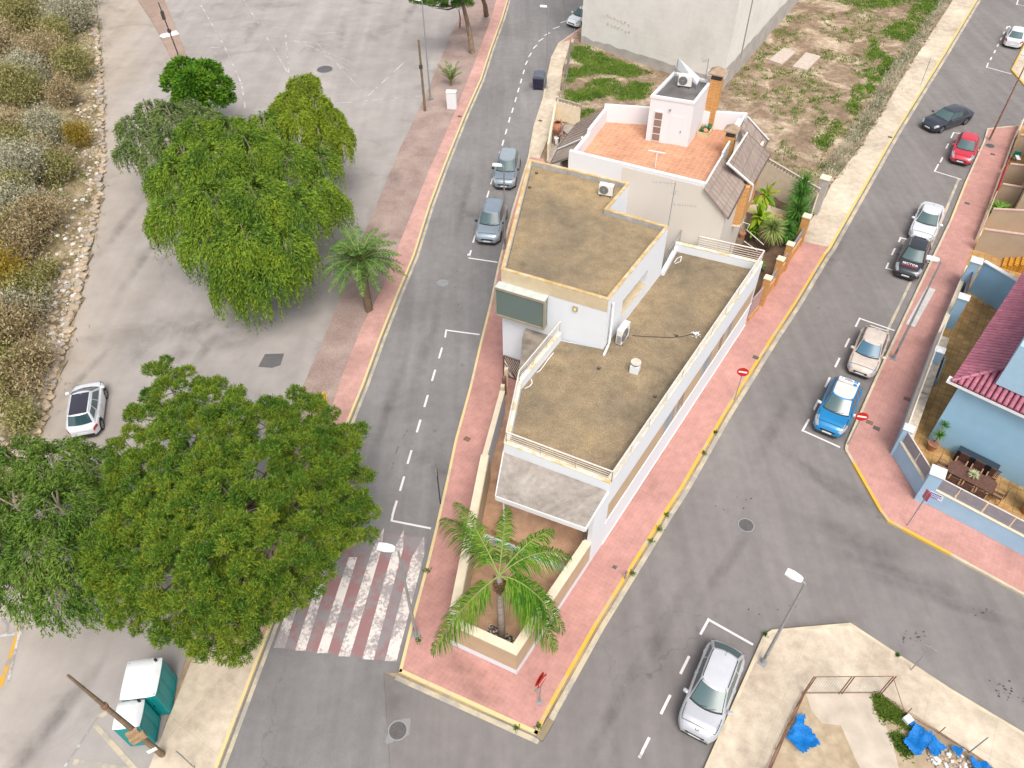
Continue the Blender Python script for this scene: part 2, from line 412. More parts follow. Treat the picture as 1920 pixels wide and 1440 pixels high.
M2.sheet(seg(xy(742, 1270), xy(1010, 1391), .22), .010)
struct(M2.build('kerbside_line', M['yellow_line']))
kerb_in = None
# ------ east pavement
er = [(2010, 225), (1910, 237), (1850, 243), (1843, 267), (1809, 342), (1780, 415), (1728, 523), (1690, 603), (1640, 710), (1585, 833), (1583, 845), (1597, 870), (1648, 960), (1663, 980), (1780, 1043), (1920, 1120), (2040, 1190)]
ER = [xy(*p) for p in er]
ei = offset_line(ER, .14)
pave(ei + [xy(2040, 1000), xy(1840, 850), xy(1900, 500), xy(2060, 225)], M['pink'])
kerb(ER[1:5], 1, M['kerb']); kerb(ER[4:6], 1, M['kerb_pale']); kerb(ER[5:12], 1, M['kerb']); kerb(ER[11:15], 1, M['kerb_yellow'], .16); kerb(ER[14:], 1, M['kerb'])
struct(MB().sheet(strip([xy(1803, 337), xy(1765, 430), xy(1728, 515)], -.12, -.3), .011).sheet(strip([xy(1713, 530), xy(1668, 625)], -.1, -.26), .011).build('kerbside_line', M['yellow_line']))
struct(MB().prism(strip([xy(1737, 540), xy(1697, 610)], 0.0, .55), .12, .139).build('ramp', flat('pale_cement', (.55, .52, .50), .8, var=.1)))
# far corner pavement, top right
fc = [xy(2010, -40), xy(1935, 60), xy(1898, 133), xy(1925, 165), xy(2010, 175)]
pave(fc, M['beige']); kerb(fc[:4], -1, M['kerb_yellow'])
# ------ south-east pavement and waste lot
sr = [(1250, 1600), (1320, 1440), (1430, 1193), (1446, 1183), (1593, 1170), (1680, 1227), (1780, 1293), (1920, 1377), (2040, 1450)]
SR = [xy(*p) for p in sr]
pave(offset_line(SR, -.14) + [xy(1990, 1600), xy(1990, 1560), xy(1847, 1430), xy(1647, 1300), xy(1507, 1300), xy(1440, 1440), xy(1370, 1600)], M['beige'])
kerb(SR, -1, M['kerb'])
struct(MB().prism([xy(1508, 1299), xy(1646, 1299), xy(1846, 1428), xy(1990, 1559), xy(1990, 1640), xy(1360, 1640), xy(1440, 1440)], -.03, .10).build('waste_ground', M['earth']))
# brown verge at the top left
M['verge'] = asphalt('brown_verge', (.36, .26, .21), .8, 1.2)
struct(MB().prism([xy(228, -50), xy(258, 0), xy(287, 43), xy(325, 116), xy(352, 112), xy(333, 63), xy(308, 0), xy(292, -50)], -.03, .10).build('verge', M['verge']))
struct(MB().prism([xy(299, 70), xy(303, 66), xy(331, 59), xy(337, 66), xy(307, 73)], .10, .12).build('kerb', M['white_trim']))

# ------ markings
mk = MB()
def line(a, b, wd=.11, z=.012, m=mk): m.sheet(seg(xy(*a), xy(*b), wd), z)
sdirL = lambda: None
def dash(c, ang, ln=.95, wd=.12, m=mk):
    p = Vector(xy(*c)); d = Vector((math.cos(ang), math.sin(ang))) * ln / 2
    m.sheet(seg(p - d, p + d, wd), .012)
for c in [(826, 662), (813, 704), (799, 752), (785, 799), (768, 857), (754, 907), (740, 953), (949, 247), (955, 225), (961, 207), (967, 187), (972, 169), (977, 152), (982, 135), (922, 340), (915, 364), (889, 448), (881, 477), (943, 268), (936, 290), (930, 314)]: dash(c, SL)
for c, a in [((987, 118), 76), ((994, 103), 72), ((1003, 88), 66), ((1014, 75), 55), ((1026, 64), 48), ((1043, 52), 40), ((1057, 41), 38)]: dash(c, R(a))
for c in [(1588.5, 643), (1570, 680), (1551.6, 717), (1530.4, 759), (1284, 1247), (1248, 1321), (1208, 1402), (1675, 472), (1765, 300), (1776, 274)]: dash(c, ST)
for a, b in [((836.7, 619.3), (899, 627.5)), ((837, 618), (834.5, 633)), ((879, 484), (933, 492)), ((879.5, 483), (877.5, 476)), ((735, 976.7), (808, 991)), ((734, 978), (740, 950)),
             ((1505, 807.5), (1575, 839)), ((1504, 809), (1517, 786)), ((1612, 597.4), (1677, 620)), ((1612.5, 596), (1604, 613)), ((1328.5, 1162), (1412, 1209)), ((1329.5, 1160), (1313, 1190)),
             ((1752.5, 321.2), (1803, 336.7)), ((1752, 322), (1759.5, 308)), ((1788, 249), (1815, 252)), ((1788.5, 248), (1783, 259)), ((1661.5, 503), (1675, 507)), ((1661, 504), (1666, 493)),
             ((1688, 446), (1700, 449)), ((1689, 445), (1685, 454)), ((1849, 126), (1896, 139)), ((1849.5, 127), (1853, 118)), ((1906, 8), (1935, 14)), ((1906, 9), (1909, 0))]: line(a, b)
for c in [(1858, 110), (1865, 97), (1871, 85), (1877, 73), (1882, 62), (1888, 52)]: dash(c, ST, .8)
struct(mk.build('bay_marking', M['white_line']))
zb = MB()
def Z(pts, ox=640, oy=960, s=3): zb.sheet([xy(ox + x / s, oy + y / s) for x, y in pts], .013)
Z([(466, 135), (468, 235), (310, 842), (245, 838), (395, 260)]); Z([(352, 100), (348, 205), (182, 832), (118, 828), (285, 230)]); Z([(240, 90), (225, 215), (48, 815), (-17, 812), (175, 210)])
for bx, by, tx, ty in ((604, 1225, 662, 1045), (563, 1220, 617, 1050), (524, 1215, 580, 1040)):
    zb.sheet([xy(bx - 10, by), xy(bx + 10, by), xy(tx + 8, ty), xy(tx - 8, ty)], .013)
struct(zb.build('zebra_crossing', M['zebra']))
struct(MB().sheet([xy(512, 1214), xy(745, 1241), xy(765, 1160), xy(800, 1010), xy(650, 985), xy(590, 1010)], .009).build('zebra_ground', M['red_paint']))
ft = MB()
for a, b in [((377, 10), (420, 85)), ((420, 85), (453, 157)), ((453, 157), (460, 204)), ((457, 0), (485, 45)), ((500, 70), (540, 137)), ((457, 208), (640, 193)), ((640, 193), (790, 180)), ((535, 60), (542, 140)), ((690, 180), (760, 115))]: line(a, b, .12, .010, ft)
for i in range(14):
    k = i / 13; x = 378 + 76 * k - 6 * math.sin(k * 3.1); y = 12 + 145 * k; line((x, y), (x - 17, y - 1), .07, .010, ft)
for i in range(5): line((500 + i * 24, 70 + i * 3), (640 + i * 10, 60 + i * 28), .06, .010, ft)
line((183, 1345), (120, 1440), .1, .010, ft); line((43, 1160), (15, 1280), .12, .010, ft); line((0, 1192), (42, 1187), .14, .010, ft)
for i in range(10):
    a0 = R(-90 + 18 * i); a1 = R(-72 + 18 * i)
    line((-2 + 17 * math.cos(a0), 1177 + 16 * math.sin(a0)), (-2 + 17 * math.cos(a1), 1177 + 16 * math.sin(a1)), .12, .010, ft)
struct(ft.build('worn_marking', M['faint_line']))
ol = MB()
line((48, 1150), (0, 1288), .22, .010, ol)
struct(ol.build('orange_marking', M['orange_line']))
ol = MB()
for a, b in [((200, 1337), (172, 1352)), ((172, 1352), (255, 1445)), ((138, 1428), (265, 1447))]: line(a, b, .2, .010, ol)
struct(ol.build('yellow_marking', M['yellow_line']))
# repaired patches
M['patch'] = asphalt('asphalt_patch', (.12, .115, .12), .85, 1.15)
struct(MB().sheet([xy(497, 664), xy(533, 663), xy(526, 685), xy(510, 690), xy(484, 688)], .010).build('asphalt_patch', M['patch']))
struct(MB().sheet([xy(738, 1350), xy(770, 1346), xy(768, 1378), xy(726, 1396), xy(722, 1390)], .012).build('asphalt_patch', asphalt('patch_pale', (.26, .25, .25), .9, 1.1)))
# covers
M['iron'] = flat('cast_iron', (.13, .12, .115), .6, .3, .25, 12)
def cover(px, py, r, lab, group=None, z=.016, sq=0, mat=None, rz=0):
    p = at(px, py, 0); o = empty('manhole_cover' if not sq else 'inspection_cover', (p.x, p.y, z))
    m = MB(); 
    if sq: m.box((0, 0, 0), (sq[0] + .06, sq[1] + .06, .004), rz)
    else: m.disc((0, 0), r + .06, 0, 28, .004)
    m.build('rim', M['metal'] if not sq else M['iron'], o)
    m = MB()
    if sq:
        m.box((0, 0, .004), (sq[0], sq[1], .006), rz)
    else:
        m.disc((0, 0), r, .004, 28, .006)
        for i in range(-3, 4):
            hw = math.sqrt(max(0, r * r - (i * r / 4) ** 2)) * .85
            m.box((0, i * r / 4, .010), (hw * 2, .03, .004))
    m.build('lid', mat or M['iron'], o)
    return tag(o, lab, 'manhole cover' if not sq else 'cover', group)
cover(609, 130, .75, 'large dark round manhole cover in the middle of the empty parking ground', mat=M['patch'])
cover(830, 531, .33, 'pale round manhole cover in the left street beside the white house', mat=M['metal'])
cover(746, 1370, .36, 'round manhole cover in a square patch below the pink pavement corner')
cover(1399, 985, .36, 'round manhole cover in the wide junction right of the palm')
cover(1855, 276, .35, 'round manhole cover in the pink pavement beside the red car', z=.135)
for px, py, lab in [(876, 826, 'small rusty square cover in the narrow pink pavement beside the yard wall'), (1416, 673, 'small square cover at the yellow kerb beyond the no entry sign'), (862, 221, 'small square cover in the pink pavement near the white cabinet'),
                    (1699, 751, 'small cover near the garden wall beside the blue and white car'), (1642, 806, 'small dark square cover behind the no entry sign at the corner'), (1629, 795, 'small rusty square cover close behind the no entry disc'),
                    (1668, 260, 'small cover in the pale pavement beside the weedy lot'), (1812, 384, 'small cover in the pink pavement above the silver saloon'), (1860, 292, 'small rectangular cover below the round one by the red car'),
                    (1013, 229, 'small cover in the cement pavement beside the grey-roofed house'), (1152, 1066, 'tiny square cover in the pink pavement beside the terrace wall')]:
    sq = (.30, .22) if px != 1152 else (.14, .12)
    cover(px, py, 0, lab, z=.137, sq=sq, mat=M['iron'] if px not in (876, 1629, 1699) else M['rust'], rz=R(57) - R(90))
# drain at the south tip
p0 = at(1022, 1368, 0); o = empty('street_drain', (p0.x, p0.y, .012), R(57))
m = MB()
m.box((0, 0, 0), (.95, .36, .01)); m.build('frame', M['iron'], o)
m = MB()
for i in range(12): m.box((-.42 + i * .076, 0, .01), (.04, .30, .01))
m.build('grate', flat('worn_brass', (.42, .33, .18), .6, .2), o)
tag(o, 'slotted street drain at the south tip of the pink pavement', 'drain')

# stains, tyre marks and oil spots on the paving
t = NT('grime'); tc = t.n('ShaderNodeTexCoord'); mp = t.n('ShaderNodeMapping'); mp.inputs['Location'].default_value = (-1, -1, 0); mp.inputs['Scale'].default_value = (2, 2, 0); t.l(tc.outputs['Generated'], mp.inputs[0])
gr = t.n('ShaderNodeTexGradient'); gr.gradient_type = 'SPHERICAL'; t.l(mp.outputs[0], gr.inputs[0]); nz = t.noise(.9, 6, .65)
mu = t.n('ShaderNodeMath', operation='MULTIPLY'); t.l(t.ramp(gr.outputs['Fac'], [(0, 0), (.7, 1)]), mu.inputs[0]); t.l(t.ramp(nz, [(.3, 0), (.7, .26)]), mu.inputs[1])
t.out((.10, .09, .085), .9, spec=.1); tr = t.n('ShaderNodeBsdfTransparent'); mx = t.n('ShaderNodeMixShader'); t.l(mu.outputs[0], mx.inputs[0]); t.l(tr.outputs[0], mx.inputs[1]); t.l(t.b.outputs[0], mx.inputs[2]); t.l(mx.outputs[0], t.t.nodes['Material Output'].inputs[0])
M['grime'] = t.m
def stain(q, rx, ry, an, z=.016):
    p = at(*q, 0); c_, s_n = math.cos(an), math.sin(an); v = [(p.x + x * c_ - y * s_n, p.y + x * s_n + y * c_) for x, y in ((-rx, -ry), (rx, -ry), (rx, ry), (-rx, ry))]
    o = mesh_obj('stain', [(-rx, -ry, 0), (rx, -ry, 0), (rx, ry, 0), (-rx, ry, 0)], [(0, 1, 2, 3)], M['grime']); o.location = (p.x, p.y, z); o.rotation_euler.z = an; return struct(o)
for i, (q, rx, ry, an) in enumerate([((345, 612), 3.2, 1.6, .2), ((345, 655), .8, 2.6, -.15), ((265, 655), 1.0, 2.6, -.25), ((388, 652), .5, 1.6, -.2), ((430, 640), 2.0, 1.2, .1), ((520, 10), 3.5, 1.2, .1), ((470, 60), 1.0, 5, -.1), ((640, 60), .8, 5, .1), ((770, 20), .7, 4, -.2),
      ((230, 420), .6, 6, -.1), ((272, 480), .5, 5, -.1), ((160, 700), .4, 3, -.3), ((1520, 1172), 2.6, .35, .15), ((1610, 930), 3.0, .7, -.7), ((1540, 900), 3.4, .5, -.9), ((1360, 1060), 3.2, .4, .9), ((1700, 1080), 4.5, .5, -.42), ((1780, 1130), 4.5, .45, -.42), ((1600, 1010), 3.0, .9, -.5),
      ((1450, 800), .5, 4, -.55), ((1240, 1190), .5, 4, -.55), ((1150, 1330), .4, 3.5, -.55), ((790, 855), .9, .8, 0), ((830, 880), .8, .6, 0), ((800, 650), .5, 4, -.15), ((730, 760), .4, 5, -.15), ((870, 380), .4, 6, -.1), ((740, 1300), .8, 1.6, 0), ((1650, 230), 2.2, .5, .3), ((1560, 480), .6, 5, -.55), ((330, 960), 1, 1, 0), ((120, 1330), .5, 3, -.4), ((60, 1400), .6, 3, -.4), ((885, 400), .8, .9, 0), ((985, 168), .6, .4, 0), ((1210, 850), .9, .6, .9), ((1080, 1030), .8, .5, .9), ((870, 1250), 1.4, .6, -.4), ((900, 1300), 1.6, .5, -.4), ((690, 440), .7, 1.4, 0), ((740, 335), .8, 1.6, .2)]):
    zz = .016 + .0006 * (i % 9)
    if q[0] in (1210, 1080, 870, 900): zz += .125
    if q[0] in (690, 740) and q[1] in (440, 335): zz += .055
    stain(q, rx, ry, an, zz)
M['oil'] = flat('oil_spot', (.075, .065, .06), .8, var=.2)
r_ = random.Random(77); m = MB()
for cx, cy, sx, sy, n in ((1715, 1195, 26, 16, 18), (1880, 1300, 34, 26, 22), (1840, 1150, 30, 12, 10), (1925, 1310, 10, 10, 8), (1820, 1015, 14, 8, 0), (1450, 1140, 60, 20, 5), (350, 520, 40, 20, 6), (1380, 960, 60, 40, 8), (860, 560, 14, 60, 8), (640, 140, 60, 40, 8)):
    for _ in range(n):
        p = at(cx + r_.gauss(0, sx * .5), cy + r_.gauss(0, sy * .5), 0); rr_ = r_.uniform(.015, .06); k = 9
        m.sheet([(p.x + rr_ * r_.uniform(.6, 1.2) * math.cos(6.28 * i / k), p.y + rr_ * r_.uniform(.6, 1.2) * math.sin(6.28 * i / k)) for i in range(k)], .022)
struct(m.build('oil_spots', M['oil'])); m = MB()
for L_ in ([(765, 806), (752, 826), (743, 848), (738, 868), (734, 884)], [(748, 838), (758, 832), (770, 836)]):
    for a_, b_ in zip(L_, L_[1:]): m.sheet(seg(xy(*a_), xy(*b_), .07), .021)
struct(m.build('tyre_mark', paint_worn('tyre_rubber', (.12, .11, .11), (.235, .22, .215), .52, 3)))
# ================================================================ CARS
def paint(name, c, metal=.0, rough=.35, var=0.0, coat=.7):
    t = NT(name)
    f = t.noise(2.5, 5, .6); a = tuple(x * (1 - .05 - var) for x in c); b = tuple(min(1, x * (1.05 + var)) for x in c)
    m = t.out(t.ramp(f, [(.3, a), (.7, b)]), rough, metal, .5)
    t.b.inputs['Coat Weight'].default_value = coat; t.b.inputs['Coat Roughness'].default_value = .08
    return m
M['car_glass'] = glass('car_glass', (.06, .11, .115), .24)
M['car_glass_blue'] = glass('car_glass_blue', (.04, .13, .20), .24)
M['tyre'] = flat('tyre', (.02, .02, .02), .85, 0, .2)
M['rim'] = flat('alloy_rim', (.38, .38, .39), .35, .7, .05)
M['lamp_clear'] = glass('lamp_clear', (.34, .36, .39), .12)
M['lamp_red'] = glass('lamp_red', (.42, .02, .02), .15)
M['seam'] = flat('seam', (.025, .025, .03), .7)
M['plate'] = flat('plate', (.72, .73, .72), .5, var=.05, scale=20)
M['chrome'] = flat('chrome', (.62, .62, .63), .2, .9, .02)

def lerp(a, b, t): return a + (b - a) * t

def interp(tab, x):
    if x <= tab[0][0]: return tab[0][1]
    for (x0, y0), (x1, y1) in zip(tab, tab[1:]):
        if x <= x1: k = (x - x0) / (x1 - x0); return lerp(y0, y1, k)
    return tab[-1][1]

def car(label, front, heading, L, W, H, body, kind='hatch', roofmat=None, cladding=None, glassmat=None, rails=None, hatch_glass=None,
        trim=None, text=None, sign=False, mirrors=None, name='parked_car', cat='car', group='cars parked along the streets', badge=None,
        hood=1.0, zb=None, cowl=None, spoiler=None, rear_at=False, sunroof=False, wheel_r=.31, lampx=.50, grille_w=.8, roofw=.70):
    hx = Vector((math.cos(heading), math.sin(heading)))
    c = Vector(front[:2]) - hx * (L / 2)
    root = empty(name, (c.x, c.y, .012), heading)
    tag(root, label, cat, group)
    hl, hw = L / 2, W / 2
    zb = zb or H * .64
    cowl_x = hl - (hood) * 1.0
    gm = glassmat or M['car_glass']
    tail = -hl
    if kind == 'sedan': xr0, xr1 = -hl + .62, -hl + 1.20
    elif kind == 'suv': xr0, xr1 = -hl + .18, -hl + .55
    elif kind == 'wagon': xr0, xr1 = -hl + .08, -hl + .66
    else: xr0, xr1 = -hl + .10, -hl + .80
    xw0, xw1 = cowl_x, cowl_x - .78
    nose = zb * .66
    top = [(-hl, zb * .78), (-hl + .05, zb * .90), (-hl + .16, zb * .965), (-hl + .7, zb * 1.0), (xw0 - .2, zb), (xw0 + .05, zb * .965), (lerp(xw0, hl, .5), zb * .915), (hl - .22, zb * .82), (hl - .08, zb * .72), (hl, nose * .86)]
    if kind == 'sedan': top[0] = (-hl, zb * .82); top[1] = (-hl + .05, zb * .96); top[2] = (-hl + .16, zb * 1.0)
    def hwid(x):
        d = min(x + hl, hl - x); r = .62
        k = 1.0 if d > r else 1 - .30 * ((r - d) / r) ** 2.6
        return hw * k * (1 - .02 * (x / hl) ** 2)
    xwf, xwr = hl - .80, -hl + .72
    if kind == 'sedan': xwf, xwr = hl - .85, -hl + 1.0
    def zf(x):
        z = .20 + (.06 if (hl - abs(x)) < .3 else 0); ra = wheel_r + .07
        for xc in (xwf, xwr):
            if abs(x - xc) < ra: z = max(z, wheel_r + math.sqrt(ra * ra - (x - xc) ** 2) - .02)
        return z
    Q = [0, .12, .35, .55, .68, .78, .9, 1.0]
    def sect(x, q):
        wv, zt, z0 = hwid(x), interp(top, x), zf(x); z0 = min(z0, zt - .16)
        mid = max(z0 + .05, lerp(z0, zt, .5) if z0 < .4 else (z0 + zt) / 2)
        P = [(.90, z0), (.985, min(z0 + .10, mid - .02)), (1.0, mid), (.985, zt - .12 if zt - .12 > mid else mid + .02), (.945, zt - .045), (.84, zt - .005), (.45, zt + .022), (0, zt + .03)]
        for i in range(7):
            if q <= Q[i + 1]:
                k = (q - Q[i]) / (Q[i + 1] - Q[i]); return (lerp(P[i][0], P[i + 1][0], k) * wv, lerp(P[i][1], P[i + 1][1], k))
        return (0, P[-1][1])
    xs = set([-hl, -hl + .03, -hl + .08, -hl + .16, -hl + .28, hl, hl - .03, hl - .08, hl - .15, hl - .24, hl - .34])
    x = -hl + .4
    while x < hl - .4: xs.add(round(x, 3)); x += .16
    for xc in (xwf, xwr):
        for k in range(-8, 9): xs.add(round(xc + k * (wheel_r + .07) / 8, 3))
    xs = sorted(xs)
    m = MB(); qs = Q; nq = len(qs); ring = 2 * nq - 1; vs = []
    for x in xs:
        for q in qs: y, z = sect(x, q); vs.append((x, y, z))
        for q in qs[-2::-1]: y, z = sect(x, q); vs.append((x, -y, z))
    fs0, fs1 = [], []
    for i in range(len(xs) - 1):
        for k in range(ring - 1):
            f = (i * ring + k, i * ring + k + 1, (i + 1) * ring + k + 1, (i + 1) * ring + k)
            (fs0 if (k in (0, ring - 2) and cladding) else fs1).append(f)
    caps = [tuple(range(ring)), tuple((len(xs) - 1) * ring + k for k in range(ring - 1, -1, -1))]
    m.add(vs, fs1, True)
    if fs0: m.cur = 1; m.add(vs, fs0, True); m.cur = 0
    m.add(vs, caps)
    # cabin shell
    yb, yr = hw * .90, hw * roofw
    def cab(t):
        tt = min(t, .92) / .92
        e = max(0, t - .92) / .08
        xf = lerp(xw0, xw1, tt) - e * .06; xr = lerp(xr0, xr1, tt) + e * .06
        wv = lerp(yb, yr, tt ** .9) - e * .07; z = lerp(zb - .02, H - .045, tt) + e * .03
        return xf, xr, wv, z
    bow, bowr = .17, .12
    def shell(part, a, t):
        xf, xr, wv, z = cab(t)
        if part == 'f': return (xf - bow * a * a, a * wv * .94, z)
        if part == 'r': return (xr + bowr * a * a, a * wv * .94, z)
        x0, x1 = xr + bowr + .05, xf - bow - .05
        return (lerp(x0, x1, a), wv * (1 - .05 * (2 * a - 1) ** 2), z)
    T = [0, .25, .5, .75, .92, .97, 1.0]; vs = []; A = [-1, -.75, -.5, -.25, 0, .25, .5, .75, 1]; U = [0, .2, .4, .6, .8, 1]
    for t in T:
        for a in A: vs.append(shell('f', a, t))
        for u in U[::-1]: vs.append(shell('s', u, t))
        for a in A[::-1]: vs.append(shell('r', a, t))
        for u in U: p = shell('s', u, t); vs.append((p[0], -p[1], p[2]))
    n = len(A) * 2 + len(U) * 2; fs = []
    for i in range(len(T) - 1):
        for k in range(n): l = (k + 1) % n; fs.append((i * n + k, i * n + l, (i + 1) * n + l, (i + 1) * n + k))
    m.add(vs, fs, True)
    mats = [body] + ([cladding] if cladding else [])
    bd = m.build('body', mats, root)
    # roof panel: crowned
    m = MB(); xf, xr, wv, z = cab(1.0); nx, ny = 8, 8; vs = []
    for i in range(nx + 1):
        u = i / nx
        for j in range(ny + 1):
            v = -1 + 2 * j / ny
            x0 = xr + bowr * (v * .9) ** 2; x1 = xf - bow * (v * .9) ** 2
            yy = v * wv * (1 - .05 * (2 * u - 1) ** 2) * (.955 if i in (0, nx) else 1)
            vs.append((lerp(x0, x1, u), yy, z - .004 + .038 * (1 - v * v) * (1 - (2 * u - 1) ** 4) + .006))
    m.add(vs, [(i * (ny + 1) + j, (i + 1) * (ny + 1) + j, (i + 1) * (ny + 1) + j + 1, i * (ny + 1) + j + 1) for i in range(nx) for j in range(ny)], True)
    m.build('roof', roofmat or body, root)
    # windows
    def patch(fn, a0, a1, b0, b1, off, na=6, nb=4):
        vs = [fn(lerp(a0, a1, i / na), lerp(b0, b1, j / nb)) for i in range(na + 1) for j in range(nb + 1)]
        V = [Vector(v) + off for v in vs]
        fs = [(i * (nb + 1) + j, (i + 1) * (nb + 1) + j, (i + 1) * (nb + 1) + j + 1, i * (nb + 1) + j + 1) for i in range(na) for j in range(nb)]
        return V, fs
    def flip(fs): return [f[::-1] for f in fs]
    V, F = patch(lambda a, t: shell('f', a, t), -.93, .93, .05, .90, Vector((.008, 0, .012)))
    ws = MB().add(V, F, True).build('windscreen', gm, root)
    V, F = patch(lambda a, t: shell('f', a, t), -.96, .96, .0, .07, Vector((.012, 0, .022)), nb=1)
    MB().add(V, F, True).build('cowl', M['seam'], root)
    V, F = patch(lambda a, t: shell('r', a, t), -.88, .88, .12, .90, Vector((-.008, 0, .010)))
    MB().add(V, flip(F), True).build('rear_window', hatch_glass or M['car_glass'], root)
    for sg in (1, -1):
        for u0, u1 in ((.03 if kind != 'sedan' else .0, .30), (.335, .60), (.63, .95)):
            if kind == 'sedan' and u0 < .1: continue
            fn = lambda u, t: (shell('s', u, t)[0], sg * shell('s', u, t)[1], shell('s', u, t)[2])
            if u0 < .1: b0, b1 = .22, .82
            else: b0, b1 = .10, .86
            V, F = patch(fn, u0, u1, b0, b1, Vector((0, .008 * sg, .004)))
            MB().add(V, flip(F) if sg > 0 else F, True).build('side_window', M['car_glass'], root)
    # wheels
    for xc in (xwf, xwr):
        for sg in (1, -1):
            yy = sg * (hw - .115); m = MB()
            def wheelring(r, y): return [(xc + r * math.cos(2 * math.pi * i / 20), y, wheel_r + r * math.sin(2 * math.pi * i / 20)) for i in range(20)]
            prof = [(wheel_r - .09, yy + .085 * sg), (wheel_r - .015, yy + .10 * sg), (wheel_r, yy + .07 * sg), (wheel_r, yy - .07 * sg), (wheel_r - .02, yy - .1 * sg)]
            vs = [p for r, y in prof for p in wheelring(r, y)]
            m.add(vs, [(i * 20 + k, i * 20 + (k + 1) % 20, i * 20 + 20 + (k + 1) % 20, i * 20 + 20 + k) for i in range(len(prof) - 1) for k in range(20)], True)
            wh = m.build('wheel', M['tyre'], root)
            m = MB(); m.cur = 0; yo = yy + .082 * sg
            m.add(wheelring(wheel_r - .09, yo - .03 * sg), [tuple(range(20))])
            m.build('rim_back', M['seam'], wh)
            m = MB()
            for k in range(5):
                an = 2 * math.pi * k / 5 + .3; r0 = wheel_r - .095
                d = Vector((math.cos(an), 0, math.sin(an))); e = Vector((-math.sin(an), 0, math.cos(an)))
                ce = Vector((xc, yo, wheel_r))
                m.quad(ce + e * .04, ce - e * .04, ce - e * .05 + d * r0, ce + e * .05 + d * r0)
            vs = wheelring(wheel_r - .085, yo + .002 * sg) + wheelring(wheel_r - .12, yo + .002 * sg)
            m.add(vs, [(k, (k + 1) % 20, 20 + (k + 1) % 20, 20 + k) for k in range(20)])
            m.build('rim', M['rim'], wh)
    # underbody
    MB().box((0, 0, .17), (L * .90, W * .70, .30)).build('underbody', M['seam'], root)
    # patches on the body surface
    def bs(sg): return lambda x, q: (x, sg * sect(x, q)[0], sect(x, q)[1])
    def bpatch(nm, mat, sg, x0, x1, q0, q1, off, par=root, na=5, nb=3):
        V, F = patch(bs(sg), x0, x1, q0, q1, off, na, nb)
        return MB().add(V, flip(F) if sg > 0 else F, True).build(nm, mat, par)
    for sg in (1, -1):
        bpatch('headlight', M['lamp_clear'], sg, hl - lampx, hl - .05, .53, .80, Vector((.014, .008 * sg, .012)))
        rear = (.46, .68) if kind != 'sedan' else (.45, .66)
        bpatch('tail_light', M['lamp_red'], sg, -hl + .012, -hl + .30, rear[0], rear[1], Vector((-.012, .012 * sg, .006)))
    m = MB()
    for sg in (1, -1):
        for x in (lerp(xr0, xw0, .50), lerp(xr0, xw0, .17) if kind != 'sedan' else lerp(xr0, xw0, .12), xw0 - .22):
            V, F = patch(bs(sg), x, x + .014, .10, .66, Vector((0, .004 * sg, .002)), 1, 5); m.add(V, F)
        V, F = patch(bs(sg), xw0 + .02, hl - .30, .745, .772, Vector((0, 0, .017)), 10, 1); m.add(V, F if sg < 0 else flip(F))
        V, F = patch(bs(sg), hl - .30, hl - .275, .755, 1.0, Vector((.002, 0, .017)), 1, 5); m.add(V, F if sg < 0 else flip(F))
    if kind == 'sedan':
        for sg in (1, -1):
            V, F = patch(bs(sg), -hl + .1, xr0, .76, .773, Vector((0, 0, .004)), 5, 1); m.add(V, F)
    m.build('seam', M['seam'], root)
    m = MB()
    for sg in (1, -1):
        for x in (lerp(xr0, xw0, .56), lerp(xr0, xw0, .22)):
            y, z = sect(x, .55); m.box((x, sg * (y + .012), z - .02), (.17, .03, .03), 0, .01)
    m.build('door_handle', trim or body, root)
    for sg in (1, -1):
        e = MB(); e.box((xw0 - .33, sg * (hw + .075), zb + .03), (.15, .21, .15), sg * .2, .05); e.build('wing_mirror', mirrors or body, root)
    # front end
    MB().box((hl - .03, 0, nose * .68), (.08, hw * 2 * .46 * grille_w / .8, .14), 0, .02).build('grille', M['seam'], root)
    m = MB()
    for sg in (1, -1):
        p_ = [Vector(shell('f', sg * .93, t_ / 6)) + Vector((.012, 0, .016)) for t_ in range(7)]; m.tube(p_, .014, 4, smooth=False)
    for y_ in (-.42, .08): a_ = Vector(shell('f', y_, .04)) + Vector((.02, 0, .03)); b_ = Vector(shell('f', y_ + .5, .16)) + Vector((.02, 0, .03)); m.tube([a_, b_], .010, 4, smooth=False)
    m.build('wiper', M['seam'], root)
    MB().box((hl - .02, 0, .215), (.075, hw * 1.30, .12), 0, .02).build('air_intake', M['seam'], root)
    MB().box((hl + .012, 0, .36), (.016, .50, .10)).build('number_plate', M['plate'], root)
    MB().box((-hl - .012, 0, .55 if kind != 'hatch' else .42), (.016, .50, .10)).build('number_plate', M['plate'], root)
    if cladding:
        MB().box((-hl + .01, 0, .26), (.06, hw * 1.30, .22), 0, .03).build('bumper', cladding, root)
        MB().box((hl - .02, 0, .24), (.08, hw * 1.24, .10), 0, .03).build('bumper', cladding, root)
